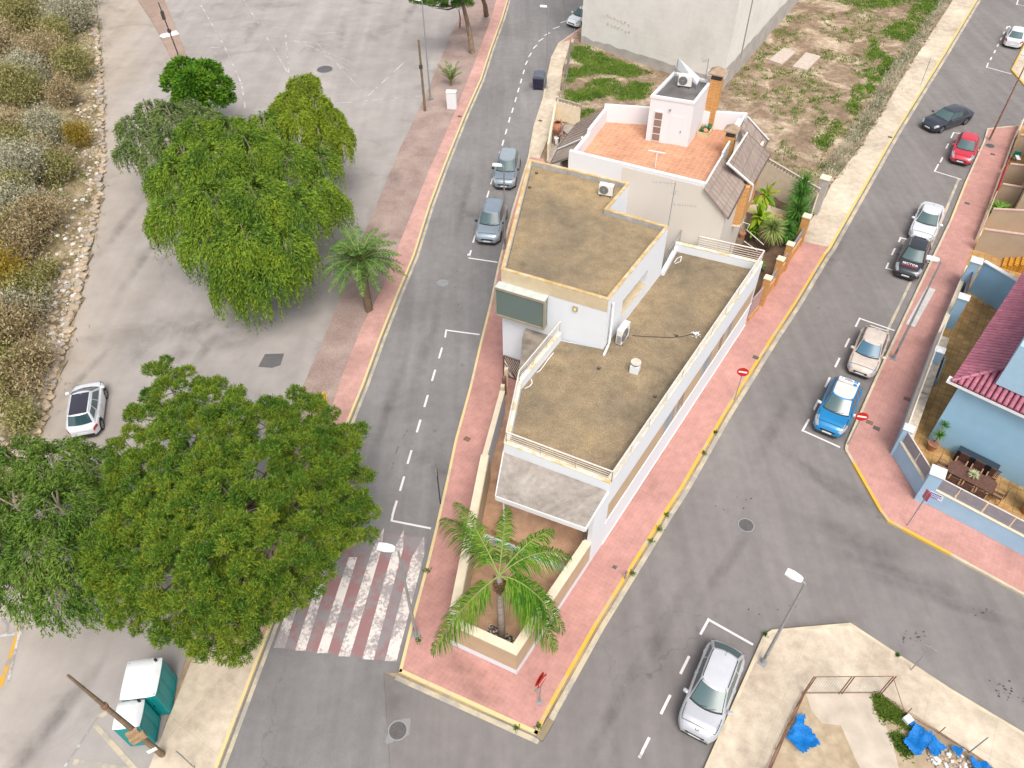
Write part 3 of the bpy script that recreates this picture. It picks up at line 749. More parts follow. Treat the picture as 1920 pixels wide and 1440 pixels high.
    if badge:
        if badge == 'diamond':
            xx = hl - .03; zz = nose * .86 + .02
            m = MB(); o = [(xx + .035, 0, zz - .09), (xx + .02, .06, zz), (xx - .03, 0, zz + .085), (xx + .02, -.06, zz)]
            ii = [(xx + .04, 0, zz - .045), (xx + .03, .028, zz), (xx - .0, 0, zz + .04), (xx + .03, -.028, zz)]
            m.add(o + ii, [(k, (k + 1) % 4, 4 + (k + 1) % 4, 4 + k) for k in range(4)])
        else:
            m = MB(); zz = interp(top, hl - .16) + .03
            if badge == 'ring': m.tube([(hl - .15 + .07 * math.cos(a), .07 * math.sin(a), zz - .01 - .05 * math.cos(a)) for a in [2 * math.pi * k / 16 for k in range(17)]], .012, 5)
            else:
                m.tube([(hl - .22, -.05, zz + .01), (hl - .14, -.06, zz - .01), (hl - .10, 0, zz - .025), (hl - .16, .02, zz), (hl - .11, .07, zz - .02), (hl - .2, .07, zz + .01)], .014, 5)
        m.build('badge', M['chrome'] if badge != 'lion' else M['seam'], root)
    if rails:
        for sg in (1, -1):
            xf, xr, wv, z = cab(1.0)
            MB().tube([(xr + .12, sg * (wv - .01), z + .0), (xr + .25, sg * wv, z + .05), (xf - .40, sg * wv, z + .055), (xf - .24, sg * (wv - .01), z + .0)], .016, 6).build('roof_rail', rails, root)
    if sunroof:
        xf, xr, wv, z = cab(1.0); m = MB(); V = []
        for i in range(7):
            for j in range(7):
                u = lerp(.02, .96, i / 6); v = lerp(-.86, .86, j / 6)
                V.append((lerp(xr, xf - .1, u), v * wv, z + .012 + .038 * (1 - v * v) * (1 - (2 * u - 1) ** 4)))
        m.add(V, [(i * 7 + j, (i + 1) * 7 + j, (i + 1) * 7 + j + 1, i * 7 + j + 1) for i in range(6) for j in range(6)], True)
        m.build('glass_roof', sunroof, root)
    if spoiler:
        xf, xr, wv, z = cab(1.0)
        MB().tube([(xr - .28, sg_ * wv * .92 * 1.0, z - .14) for sg_ in (-1, -.5, 0, .5, 1)], .035, 6).build('spoiler', spoiler, root)
    xf, xr, wv, z = cab(1.0)
    MB().tube([(xr + .18, 0, z + .03), (xr + .02, 0, z + .17)], .008, 5).build('aerial', M['seam'], root)
    root['_'] = 0; del root['_']
    return root, dict(sect=sect, hl=hl, hw=hw, xw0=xw0, xw1=xw1, xr=xr, xf=xf, z=z, interp=lambda x: interp(top, x))

def text_mesh(s, size, ext=0.0, bold=True):
    cu = bpy.data.curves.new('t', 'FONT'); cu.body = s; cu.size = size; cu.align_x = 'CENTER'; cu.extrude = ext
    if bold: cu.offset = size * .018
    o = bpy.data.objects.new('t', cu); col.objects.link(o); bpy.context.view_layer.update()
    me = bpy.data.meshes.new_from_object(o.evaluated_get(bpy.context.evaluated_depsgraph_get()))
    bpy.data.objects.remove(o); bpy.data.curves.remove(cu)
    vs = [v.co.copy() for v in me.vertices]; fs = [tuple(p.vertices) for p in me.polygons]; bpy.data.meshes.remove(me)
    return vs, fs

silver = paint('silver_paint', (.47, .48, .51), .25, .3)
greyb = paint('grey_blue_paint', (.29, .35, .41), .35, .3)
greyd = paint('grey_paint', (.24, .29, .34), .35, .32)
blue = paint('bright_blue_paint', (.004, .20, .46), .1, .3)
cream = paint('cream_roof', (.64, .60, .56), 0, .4)
beige = paint('faded_beige_paint', (.56, .48, .42), .05, .45, .12, .3)
whitep = paint('white_paint', (.64, .65, .68), 0, .3)
blackp = paint('black_paint', (.022, .024, .032), .1, .3)
redp = paint('red_paint_gloss', (.52, .02, .045), 0, .32)
navy = paint('dark_grey_paint', (.045, .055, .075), .4, .3)
clad = M['black']

def hd(a): return R(a)
FR = lambda x, y, z: at(x, y, z)
car('silver hatchback with a long pale roof, parked beside the cement pavement at the bottom', FR(1302, 1379, .5), hd(-119.5), 4.22, 1.75, 1.48, silver, 'wagon', rails=M['seam'], badge='lion', roofmat=paint('silver_roof', (.56, .57, .60), .15, .3), lampx=.75, hood=.98)
car('grey blue off-roader nearest the street lamp on the left street, roof rails silver', FR(912.7, 451, .5), hd(-98.8), 4.33, 1.84, 1.62, greyb, 'suv', cladding=clad, rails=M['chrome'], mirrors=M['black'], hood=1.05)
car('dark roofed grey off-roader behind the lamp head on the left street', FR(944, 348, .5), hd(-97.2), 4.42, 1.84, 1.62, greyd, 'suv', cladding=clad, mirrors=M['black'], hood=1.05, roofmat=paint('grey_roof', (.36, .42, .45), .3, .25))
bc, bi = car('bright blue car with a white roof and a driving school board on top', FR(1550.3, 810, .45), hd(-122), 4.13, 1.80, 1.56, blue, 'suv', roofmat=cream, cladding=clad, mirrors=cream, badge='diamond', hood=1.0, lampx=.6)
car('faded beige hatchback parked behind the blue car, its paint chalky', FR(1612, 699.8, .45), hd(-121), 4.17, 1.70, 1.38, beige, 'hatch', glassmat=M['car_glass_blue'], spoiler=paint('spoiler_white', (.7, .66, .62)), hood=1.05, lampx=.36)
kc, ki_ = car('black hatchback with white and red lettering across its bonnet', FR(1698.3, 515.3, .5), hd(-121.5), 4.06, 1.74, 1.50, blackp, 'hatch', hood=.95, rails=M['chrome'], lampx=.6)
car('silver white saloon parked nose to tail behind the lettered black car', FR(1725, 447, .45), hd(-121.5), 4.46, 1.76, 1.42, paint('pearl_paint', (.66, .67, .71), .15, .3), 'sedan', hood=1.15, lampx=.3)
car('glossy red hatchback parked in the bay nearest the side street', FR(1800.3, 302.3, .45), hd(-121), 4.02, 1.72, 1.48, redp, 'hatch', hood=.92, lampx=.62)
car('dark blue grey saloon turning across the right-hand street', FR(1739, 237.3, .45), hd(-152), 4.85, 1.80, 1.45, navy, 'sedan', hood=1.15, name='moving_car', group=None, lampx=.34)
fx = at(1898, 83, .5); hv = Vector((math.cos(R(57)), math.sin(R(57))))
car('white hatchback seen from behind in the top right parking bay', Vector(fx[:2]) + hv * 4.1, R(57), 4.1, 1.74, 1.5, whitep, 'hatch')
car('white hatchback half hidden behind the big blank grey building', FR(1071, 45, .45), R(-132), 4.1, 1.75, 1.48, paint('white_paint_b', (.74, .76, .79), 0, .3), 'hatch')
car('white compact car with a dark glass roof, driving along the stony track', FR(166.7, 714.5, .8), R(105), 3.98, 1.75, 1.53, whitep, 'suv', cladding=clad, rails=whitep, name='moving_car', group=None, sunroof=glass('smoked_glass', (.03, .03, .045), .08), hatch_glass=glass('smoked_teal', (.03, .07, .08), .06), hood=.72)
# lettering on the black bonnet
def hood_text(root, info, s, size, xoff, mat, yoff=0):
    vs, fs = text_mesh(s, size); V = []
    for v in vs:
        x = xoff - v.y; y = v.x + yoff; q = 1.0
        # surface height at this y: walk the section
        lo_, hi_ = .78, 1.0
        for _ in range(14):
            mid = (lo_ + hi_) / 2
            if info['sect'](x, mid)[0] > abs(y): lo_ = mid
            else: hi_ = mid
        V.append((x, y, info['sect'](x, lo_)[1] + .008))
    return mesh_obj('lettering', V, fs, mat, root)
hood_text(kc, ki_, 'SECTOR', .27, ki_['xw0'] + .36, flat('white_vinyl', (.8, .8, .8), .4, var=.02))
m = MB(); xx = ki_['xw0'] + .47
for i, wv in enumerate((.10, .07, .10, .10, .09, .11, .10, .08)):
    y = -.43 + i * .122
    z = lambda yy: ki_['sect'](xx, .9)[1] - .006 + .02 * (1 - abs(yy) / .5)
    m.quad((xx - .035, y - wv / 2, z(y) + .012), (xx + .04, y - wv / 2, z(y) + .004), (xx + .04, y + wv / 2, z(y) + .004), (xx - .035, y + wv / 2, z(y) + .012))
m.build('lettering', flat('red_vinyl', (.6, .03, .05), .4, var=.02), kc)
# driving school board on the blue car
r = empty('roof_board', bc.location + Vector((0, 0, bi['z'])), bc.rotation_euler.z)
bx = bi['xr'] + .42
m = MB(); m.box((bx, 0, .06), (.22, 1.12, .20), 0, .03)
for y in (-.4, .4): m.box((bx, y, .0), (.05, .05, .07))
m.build('panel', M['white_trim'], r)
def board_quad(nm, y0, y1, z0, z1, mat): MB().add([(bx + .114, y0, z0), (bx + .114, y1, z0), (bx + .114, y1, z1), (bx + .114, y0, z1)], [(0, 1, 2, 3)]).build(nm, mat, r)
def top_quad(nm, y0, y1, x0, x1, mat, z=.264): MB().add([(bx + x0, y0, z), (bx + x1, y0, z), (bx + x1, y1, z), (bx + x0, y1, z)], [(0, 1, 2, 3)]).build(nm, mat, r)
Bv = flat('blue_vinyl', (.01, .22, .55), .5, var=.02); Pv = flat('purple_vinyl', (.10, .04, .12), .5, var=.02)
top_quad('square', .26, .48, -.09, .09, Bv)
vs, fs = text_mesh('L', .17); mesh_obj('lettering', [(bx + .06 - v.y, .37 + v.x, .268) for v in vs], fs, M['white_trim'], r)
board_quad('square', .28, .46, .09, .24, Bv)
m = MB()
for rr_, xo in enumerate((-.075, -.005, .05)):
    for i in range(6):
        if rr_ == 0 and i > 4: continue
        y = -.24 + i * .075; m.add([(bx + xo, y, .266), (bx + xo + .045, y, .266), (bx + xo + .045, y + .055, .266), (bx + xo, y + .055, .266)], [(0, 1, 2, 3)])
m.build('lettering', Pv, r)
m = MB(); m.add([(bx + .04, -.44, .266), (bx + .04, -.34, .266), (bx - .05, -.39, .266)], [(0, 1, 2)]); m.build('logo', Bv, r)
tag(r, 'white driving school board with a blue L square, on the roof of the blue car', 'sign')

# ================================================================ STREET FURNITURE
def lamp(base, h, lab, ang, arm=.5, hw=.28, hl=.6, mat=None, r0=.085):
    p = at(*base, .13); o = empty('street_lamp', (p.x, p.y, .13), ang)
    MB().box((0, 0, 0), (.36, .36, .03)).build('base_plate', M['metal'], o)
    MB().tube([(0, 0, .03), (0, 0, 1.0), (0, 0, h)], [r0, r0 * .9, r0 * .5], 10).build('pole', mat or M['metal'], o)
    MB().tube([(0, 0, h - .05), (.05, 0, h + .02), (arm * .4, 0, h + .06)], .03, 8).build('arm', mat or M['metal'], o)
    m = MB(); x0 = arm * .25; W2 = hw / 2
    m.prism([(x0, -W2 * .45), (x0 + .12, -W2 * .8), (x0 + .4, -W2), (x0 + hl, -W2 * .82), (x0 + hl, W2 * .82), (x0 + .4, W2), (x0 + .12, W2 * .8), (x0, W2 * .45)], h + .03, h + .13)
    hd_ = m.build('lamp_head', flat('lamp_white', (.80, .83, .86), .4, var=.03), o)
    MB().box((x0 + hl * .55, 0, h + .005), (hl * .6, hw * .6, .025)).build('lens', M['lamp_clear'], hd_)
    MB().box((0, .09, .55), (.02, .02, .32)).build('service_door', M['darkmetal'], o)
    return tag(o, lab, 'street lamp', 'street lamps')
def dirpx(a, b, z):
    A, B = at(*a, z), at(*b, z); return math.atan2(B.y - A.y, B.x - A.x)
lamp((780, 1190), 7.1, 'street lamp standing at the pavement edge beside the zebra crossing', dirpx((748, 1032), (725, 1028), 7.1), hl=.68, hw=.34)
lamp((1430, 1242), 6.9, 'street lamp on the pale corner pavement above the silver hatchback', dirpx((1508, 1086), (1485, 1073), 6.9), hl=.64, hw=.34)
lamp((1675, 672), 7.3, 'tall street lamp on the pink pavement beside the beige hatchback', dirpx((1766, 490), (1753, 487), 7.3), hl=.64, hw=.34)
lamp((1855, 262), 6.9, 'street lamp at the pink corner by the red hatchback, its head out of view', dirpx((1920, 137), (1905, 130), 6.9), mat=M['rust'])
lamp((947, 466), 6.5, 'street lamp by the roof edge, its head over the dark grey car', dirpx((943, 318), (925, 316), 6.5), hl=.62)
lamp((1024, 165), 7.2, 'street lamp behind the wheeled rubbish container', dirpx((1025, 15), (1012, 14), 7.2))
lamp((807, 185), 8.5, 'tall thin street lamp in the gravel strip under the pines', dirpx((787, 4), (778, 2), 8.5))

# wooden poles
p = at(797, 208, .06); o = empty('wooden_pole', (p.x, p.y, .06))
MB().tube([(0, 0, -.1), (0, 0, 6.3)], [.12, .09], 9).build('pole', M['wood_pole'], o); MB().box((0, -.1, 3.9), (.3, .16, .3)).build('junction_box', M['darkmetal'], o)
tag(o, 'bare wooden pole with a small box, beside the white cabinet', 'pole')
a = at(305, 1415, .12); b = at(127, 1266, 8.0)
d = Vector((b.x - a.x, b.y - a.y)); 
o = empty('wooden_pole', (a.x, a.y, .1)); top_ = b - Vector((a.x, a.y, .1))
MB().tube([(0, 0, -.1), top_ * .45, top_], [.13, .10, .045], 10).build('pole', M['wood_pole'], o)
ang_ = math.atan2(d.y, d.x)
m = MB(); m.box(tuple(top_ * .30 + Vector((.05, -.14, -.2))), (.55, .14, .45), .6); m.box(tuple(top_ * .36 + Vector((.02, -.12, -.15))), (.42, .12, .30), .6); m.build('notice_board', flat('old_plywood', (.36, .24, .14), .9, var=.3, scale=6), o)
m = MB(); q = top_ * .12; m.box((q.x, q.y - .14, q.z - .12), (.36, .02, .26), .5); m.build('paper_notice', M['white_trim'], o)
MB().tube([tuple(top_ * .66 + Vector((0, 0, -.1))), tuple(top_ * .66 + Vector((0, 0, .1)))], .12, 10).build('collar', M['rust'], o)
tag(o, 'leaning wooden utility pole with plywood scraps beside the turquoise toilets', 'pole')
p = at(337, 110, .1); b = at(297, 5, 5.6); o = empty('signal_pole', (p.x, p.y, .1)); tp = b - p
MB().tube([(0, 0, 0), tuple(tp)], [.07, .05], 8).build('pole', M['darkmetal'], o)
m = MB(); q = tp * .78; m.box((q.x, q.y - .05, q.z - .35), (.26, .26, .8), 0, .03); q = tp * .5; m.box((q.x, q.y, q.z - .1), (.3, .2, .3)); m.build('signal_box', M['darkmetal'], o)
tag(o, 'dark slim pole with black boxes standing in the brown verge', 'pole')
p = at(365, 1440, .1); o = empty('thin_post', (p.x, p.y, .1)); b = at(330, 1408, 2.2) - p
MB().tube([(0, 0, 0), tuple(b)], .03, 6).build('pole', M['metal'], o); tag(o, 'thin grey post on the cement pavement at the bottom edge', 'post')
for (x, y), (x2, y2), z, lab in (((1726, 160), (1745, 108), 2.6, 'thin pale post on the pavement beside the weedy lot'), ((1708, 1256), (1750, 1210), 2.3, 'thin sign post with a small plate at the corner of the side street'), ((1817, 1411), (1851, 1385), 1.9, 'short grey post behind the blue plastic heap')):
    p = at(x, y, .13); b = at(x2, y2, z) - p; o = empty('thin_post', (p.x, p.y, .13)); MB().tube([(0, 0, 0), (b.x * .3, b.y * .3, z - .13)], .028, 6).build('pole', M['metal'], o)
    if z == 2.3: MB().box((b.x * .3, b.y * .3 - .03, z - .6), (.03, .5, .45), .9).build('plate', M['metal'], o)
    tag(o, lab, 'post')
p = at(826, 944, .13); b = at(821, 876, 3.0) - p; o = empty('thin_post', (p.x, p.y, .13))
MB().tube([(0, 0, 0), (b.x * .2, b.y * .2, 2.9)], .035, 7).build('pole', M['darkmetal'], o); MB().box((0, .02, 2.35), (.05, .03, .55), .1).build('plate', M['white_trim'], o)
tag(o, 'dark sign post seen edge on at the kerb beside the parking bay', 'post')

redsign = flat('sign_red', (.52, .02, .015), .45, var=.05); whites = flat('sign_white', (.82, .82, .82), .45, var=.02)
def noentry(base, h, face, lab, r=.32, tilt=0.0, z0=.13):
    p = at(*base, z0); o = empty('no_entry_sign', (p.x, p.y, z0), face)       # local +x is the way it faces
    MB().tube([(0, 0, 0), (0, 0, h - r * .6)], .03, 7).build('post', M['metal'], o)
    m = MB(); n = 28
    def ring(rr, x): return [(x - tilt * math.sin(2 * math.pi * i / n) * rr, rr * math.cos(2 * math.pi * i / n), h + rr * math.sin(2 * math.pi * i / n)) for i in range(n)]
    a, b = ring(r, .035), ring(r, .05)
    m.cur = 0; m.add(b, [tuple(range(n))]); m.cur = 1
    m.add(a + b, [(k, (k + 1) % n, n + (k + 1) % n, n + k) for k in range(n)]); m.add(a, [tuple(range(n - 1, -1, -1))])
    ds = m.build('disc', [redsign, M['metal']], o)
    bw, bh = r * .72, r * .19
    MB().add([(.054, -bw, h - bh), (.054, bw, h - bh), (.054, bw, h + bh), (.054, -bw, h + bh)], [(0, 1, 2, 3)]).build('bar', whites, ds)
    return tag(o, lab, 'road sign', 'no entry signs')
noentry((1377, 750), 2.35, R(-104), 'no entry sign on the pink pavement, beside the long side wall of the white house')
noentry((1590, 833), 2.35, R(-104), 'no entry sign in front of the blue and white car at the corner')
# third sign, seen from above and nearly edge on, two discs back to back
p = at(1012, 1316, .13); o = empty('traffic_sign', (p.x, p.y, .13), R(-35))
MB().tube([(0, 0, 0), (0, 0, 2.2)], .035, 8).build('post', M['metal'], o)
MB().box((0, 0, 0), (.22, .22, .03)).build('base_plate', M['metal'], o)
for sx, fc_ in ((.05, R(0)), (-.05, R(180))):
    n = 24; m = MB(); m.cur = 0
    ring1 = [(sx, .32 * math.cos(2 * math.pi * i / n), 2.25 + .32 * math.sin(2 * math.pi * i / n)) for i in range(n)]
    ring2 = [(sx * 1.5, y, z) for x, y, z in ring1]
    m.add(ring2, [tuple(range(n)) if sx > 0 else tuple(range(n - 1, -1, -1))]); m.cur = 1; m.add(ring1 + ring2, [(k, (k + 1) % n, n + (k + 1) % n, n + k) for k in range(n)]); m.add(ring1, [tuple(range(n))])
    ds = m.build('disc', [redsign, redsign], o)
    x = sx * 1.56
    MB().add([(x, -.23, 2.19), (x, .23, 2.19), (x, .23, 2.31), (x, -.23, 2.31)], [(0, 1, 2, 3)]).build('bar', whites, ds)
for sgy in (-1, 1): MB().box((0, sgy * .26, 1.78), (.02, .26, .22), sgy * .3).build('bracket_plate', M['metal'], o)
tag(o, 'double sided no entry sign seen edge on near the pointed pavement corner', 'road sign', 'no entry signs')
# street name sign at the blue wall
p = at(1701, 985, .13); o = empty('street_name_sign', (p.x, p.y, .13), R(-35))
MB().tube([(0, 0, 0), (0, 0, 2.9)], .03, 7).build('post', M['metal'], o)
MB().box((0, 0, 2.25), (.03, .34, .62), .9).build('edge_plate', flat('pink_red', (.50, .10, .16), .5), o)
f = MB(); f.box((.34, .0, 2.55), (.62, .025, .40)); pn = f.build('name_plate', flat('enamel_white', (.7, .7, .78), .4, var=.05), o)
m = MB()
for rr_, (z, n_) in enumerate(((2.84, 7), (2.72, 8), (2.60, 6))):
    for i in range(n_): m.box((.08 + i * .07, -.016, z), (.045, .006, .065))
m.box((.34, -.016, 2.565), (.58, .005, .012)); m.box((.34, -.016, 2.92), (.58, .005, .012))
m.build('lettering', flat('enamel_blue', (.03, .03, .28), .4), pn)
tag(o, 'slim post with a pink plate and blue lettered plate by the pale blue wall', 'road sign')
# small hydrant-like post by the kerb
p = at(1172, 1085, .13); o = empty('bollard', (p.x, p.y, .13))
MB().tube([(0, 0, 0), (0, 0, .55)], [.05, .045], 8).build('stem', M['metal'], o); MB().box((0, 0, .5), (.12, .08, .18), .4, .02).build('cap', flat('violet_plastic', (.25, .12, .3), .5), o)
tag(o, 'short stub post with a violet top at the yellow kerb', 'bollard')

# white cabinet
p = at(848, 203, .06); o = empty('utility_cabinet', (p.x, p.y, .06), R(-8))
MB().box((0, 0, 0), (.86, .50, 1.55), 0, .02).build('housing', M['white_trim'], o)
MB().box((0, 0, 1.552), (.92, .56, .06)).build('cap', M['white_trim'], o)
MB().box((0, -.253, .12), (.78, .01, 1.3)).build('door', flat('cabinet_door', (.72, .74, .76), .5, var=.03), o)
tag(o, 'white electricity cabinet on the gravel strip near the small palm', 'cabinet')

# rubbish container
p = at(1010, 165, 0); o = empty('rubbish_container', (p.x, p.y, .0), SL)
m = MB(); L2, W2 = .62, .52
m.add([(-L2 * .85, -W2 * .85, .2), (L2 * .85, -W2 * .85, .2), (L2 * .85, W2 * .85, .2), (-L2 * .85, W2 * .85, .2), (-L2, -W2, 1.15), (L2, -W2, 1.15), (L2, W2, 1.15), (-L2, W2, 1.15)], [(0, 3, 2, 1), (0, 1, 5, 4), (1, 2, 6, 5), (2, 3, 7, 6), (3, 0, 4, 7)])
for i in range(5): m.box((-.645, -.36 + i * .18, .45), (.03, .03, .6))
m.build('bin', flat('bin_dark', (.03, .028, .055), .5), o)
m = MB(); vs = []
for i in range(9):
    a = math.pi * i / 8
    for x in (-.68, .68): vs.append((x, -math.cos(a) * .56, 1.15 + .26 * math.sin(a)))
m.add(vs, [(2 * i, 2 * i + 1, 2 * i + 3, 2 * i + 2) for i in range(8)], True); m.add(vs[0::2], [tuple(range(9))]); m.add(vs[1::2], [tuple(range(8, -1, -1))])
m.build('lid', flat('bin_lid', (.10, .11, .15), .3), o)
for x in (-.45, .45):
    for y in (-.38, .38): MB().tube([(x, y - .03, .1), (x, y + .03, .1)], .1, 12).build('wheel', M['tyre'], o)
for y in (-.6, .6): MB().tube([(-.2, y, 1.0), (.2, y, 1.0)], .035, 8).build('lift_bar', M['metal'], o)
tag(o, 'black wheeled rubbish container with a domed lid at the kerb of the left street', 'container')

# portable toilets
teal = flat('teal_plastic', (.0, .23, .24), .45, var=.08, scale=1.2); roofw_ = flat('toilet_roof', (.72, .75, .76), .45, var=.05)
def toilet(fp, lab, sx=1.12, sy=1.12, rz=0.0, H_=2.15):
    o = empty('portable_toilet', (fp[0], fp[1], 0.01), rz)
    m = MB(); k = .97
    x, y = sx / 2, sy / 2
    m.box((0, 0, 0), (sx * .97, sy * .97, H_ - .14), 0, .04)
    bd = m.build('cabin', teal, o)
    m = MB()
    for sg in (1, -1):
        for yo in (-.27, .27):
            m.box((sg * (sx * .485 + .004), yo, .18), (.03, .42, 1.62), 0, .012)
        m.box((sg * (sx * .485 + .01), 0, 1.86), (.03, sy * .9, .07)); m.box((sg * (sx * .485 + .01), 0, .06), (.03, sy * .9, .07))
    for yy in (1,): m.box((0, yy * (sy * .485 + .006), .2), (sx * .7, .03, 1.6), 0, .012)
    m.build('side_panel', flat('teal_panel', (.0, .26, .27), .45, var=.08), o)
    d = MB(); d.box((0, -sy * .485 - .012, .12), (sx * .72, .035, 1.75), 0, .01); dd = d.build('door', teal, o)
    MB().box((sx * .26, -sy * .485 - .04, 1.0), (.05, .03, .18)).build('handle', M['black'], dd)
    m = MB(); vs = []; nx, ny = 8, 8
    for i in range(nx + 1):
        for j in range(ny + 1):
            u = -1 + 2 * i / nx; v = -1 + 2 * j / ny
            e = max(abs(u), abs(v)); r2 = 1 - .05 * (abs(u) * abs(v)) ** 3
            z = H_ - .15 if e == 1 else H_ - .05 + .10 * (1 - u * u) * (1 - v * v * .6)
            if abs(u) < .1: z += .018
            vs.append((u * x * 1.03 * r2, v * y * 1.03 * r2, z))
    m.add(vs, [(i * (ny + 1) + j, (i + 1) * (ny + 1) + j, (i + 1) * (ny + 1) + j + 1, i * (ny + 1) + j + 1) for i in range(nx) for j in range(ny)], True)
    rf = m.build('roof', roofw_, o)
    MB().tube([(x * .72, y * .78, H_ - .1), (x * .72, y * .78, H_ + .12)], .055, 10).build('vent_pipe', M['black'], rf)
    return tag(o, lab, 'portable toilet', 'turquoise portable toilets')
T1 = Vector(xy(313, 1332)); T1b = Vector(xy(344, 1275)); T2 = Vector(xy(298, 1398))
# toilets (centres measured)
toilet((-15.28, 13.08), 'larger turquoise portable toilet with a white ribbed roof, the farther of the two', 1.42, 1.62, R(7), 2.15)
toilet((-15.34, 11.66), 'smaller turquoise portable toilet behind the leaning pole', 1.06, 1.08, R(7), 2.1)

# ================================================================ THE WHITE HOUSE
def V2(x): return Vector((x[0], x[1]))
t = NT('gravel_roof')
v = t.n('ShaderNodeTexVoronoi'); v.inputs['Scale'].default_value = 16; t.l(t.coord(), v.inputs['Vector'])
b1 = t.noise(.22, 6, .62, dist=.5); b2 = t.noise(1.3, 6, .65); b3 = t.noise(22, 3, .7)
a = t.ramp(b1, [(.3, (.165, .135, .092)), (.47, (.235, .182, .118)), (.6, (.28, .212, .130)), (.74, (.345, .25, .132))])
a = t.mix(.5, a, t.ramp(b2, [(.3, .3), (.7, .7)]), 'OVERLAY'); a = t.mix(.5, a, t.ramp(b3, [(.3, .2), (.7, .85)]), 'OVERLAY')
a = t.mix(.3, a, t.ramp(v.outputs['Distance'], [(.1, .35), (.6, .62)]), 'OVERLAY')
t.bump(v.outputs['Distance'], .5, .02); M['roof_gravel'] = t.out(a, .95, spec=.1)
t = NT('ochre_coping'); f = t.noise(2.2, 8, .75)
M['coping'] = t.out(t.ramp(f, [(.36, (.46, .30, .12)), (.5, (.55, .41, .21)), (.62, (.64, .54, .38))]), .9, spec=.1)
t = NT('stained_coping'); f = t.noise(1.8, 8, .78)
M['coping_pale'] = t.out(t.ramp(f, [(.38, (.60, .42, .17)), (.50, (.74, .66, .50)), (.6, (.80, .78, .72))]), .9, spec=.1)
t = NT('bare_concrete'); f = t.noise(.5, 8, .7, dist=1.2); f2 = t.noise(4, 5)
M['concrete'] = t.out(t.mix(.3, t.ramp(f, [(.3, (.22, .19, .165)), (.5, (.345, .305, .27)), (.7, (.45, .405, .36))]), t.ramp(f2, [(.3, .3), (.7, .7)]), 'OVERLAY'), .9, spec=.15)
def whitewall(name, base=(.80, .81, .84), st=.12):
    t = NT(name); f = t.noise(1.0, 5, .6, co=t.coord(0, (1, 1, .18))); g2 = t.noise(.4, 3)
    a = tuple(x * (1 - st) for x in base)
    return t.out(t.mix(.5, t.ramp(f, [(.25, a), (.55, base)]), t.ramp(g2, [(.3, tuple(x * .95 for x in base)), (.7, base)])), .85, spec=.2)
M['wwall'] = whitewall('white_wall', (.71, .735, .775), .05)
M['tan'] = flat('tan_render', (.49, .36, .24), .9, var=.06, scale=1.5)
M['tan_light'] = flat('tan_render_light', (.56, .46, .31), .9, var=.08, scale=2.5)
M['cream'] = flat('cream_coping', (.74, .63, .47), .85, var=.08, scale=2)
M['grey_edge'] = flat('grey_block', (.36, .35, .33), .9, var=.22, scale=1.8)
M['house_glass'] = glass('house_glass', (.12, .165, .15), .12)
M['frame'] = flat('bronze_frame', (.36, .30, .22), .5, .2, .08)

H0 = empty('white_house', (4.35, 20.38, 0))
tag(H0, 'white flat roofed corner house with brown gravel roofs, a tan band and a front canopy', 'house')
def hb(m, name, mats, parent=None):
    o = m.build(name, mats); o.parent = parent or H0
    o.matrix_parent_inverse = Matrix.Translation(-H0.location) if (parent is None or parent is H0) else Matrix.Identity(4)
    return o
ZP, ZR = 5.2, 4.6
FR_, FL_, BE_, EN_ = [V2(xy(*p, ZP)) for p in ((1145, 906), (945, 830), (970, 713), (1046, 621))]
FC_ = V2(xy(1431, 490, ZP)); NW_ = V2(xy(1268, 452, ZP))
SWb, SEb, NEb, N1b, N2b, NWb = [V2(xy(*p, 8.05)) for p in ((940, 504), (1141, 562), (1253.6, 424), (1140, 391), (1181, 343), (993, 298))]
ground_poly = [FR_, FL_, BE_, EN_, SEb, NEb, NW_, FC_]
# ground floor facade with the window band (levels from the photograph)
u_f = (FC_ - FR_).normalized(); n_f = Vector((u_f.y, -u_f.x))
Lf = (FC_ - FR_).length
m = MB(); inset = [tuple(p) for p in ground_poly]
def pt(p): return (p.x, p.y)
core = [pt(FR_ - n_f * .22 + u_f * .02), pt(FL_), pt(BE_), pt(EN_), pt(SEb), pt(NEb), pt(NW_), pt(FC_ - n_f * .22)]
m.prism(core, 0.0, ZR)
m.wall(FR_, FC_, 0.13, 2.05, .21, side=-1) if False else None
def fac(a, b, z0, z1, d0, d1, mm): # along the facade a..b metres, depth d0 (outward) to d1
    P = [FR_ + u_f * a + n_f * d0, FR_ + u_f * b + n_f * d0, FR_ + u_f * b + n_f * d1, FR_ + u_f * a + n_f * d1]
    mm.prism([pt(p) for p in P], z0, z1)
fac(0, Lf, .13, 2.02, -.215, 0, m); fac(0, Lf, 3.40, ZP - .06, -.215, 0, m)
fac(-.0, .12, 2.02, 3.40, -.215, -.0, m); fac(Lf - .15, Lf, 2.02, 3.40, -.215, 0, m)
hb(m, 'wall', M['wwall'])
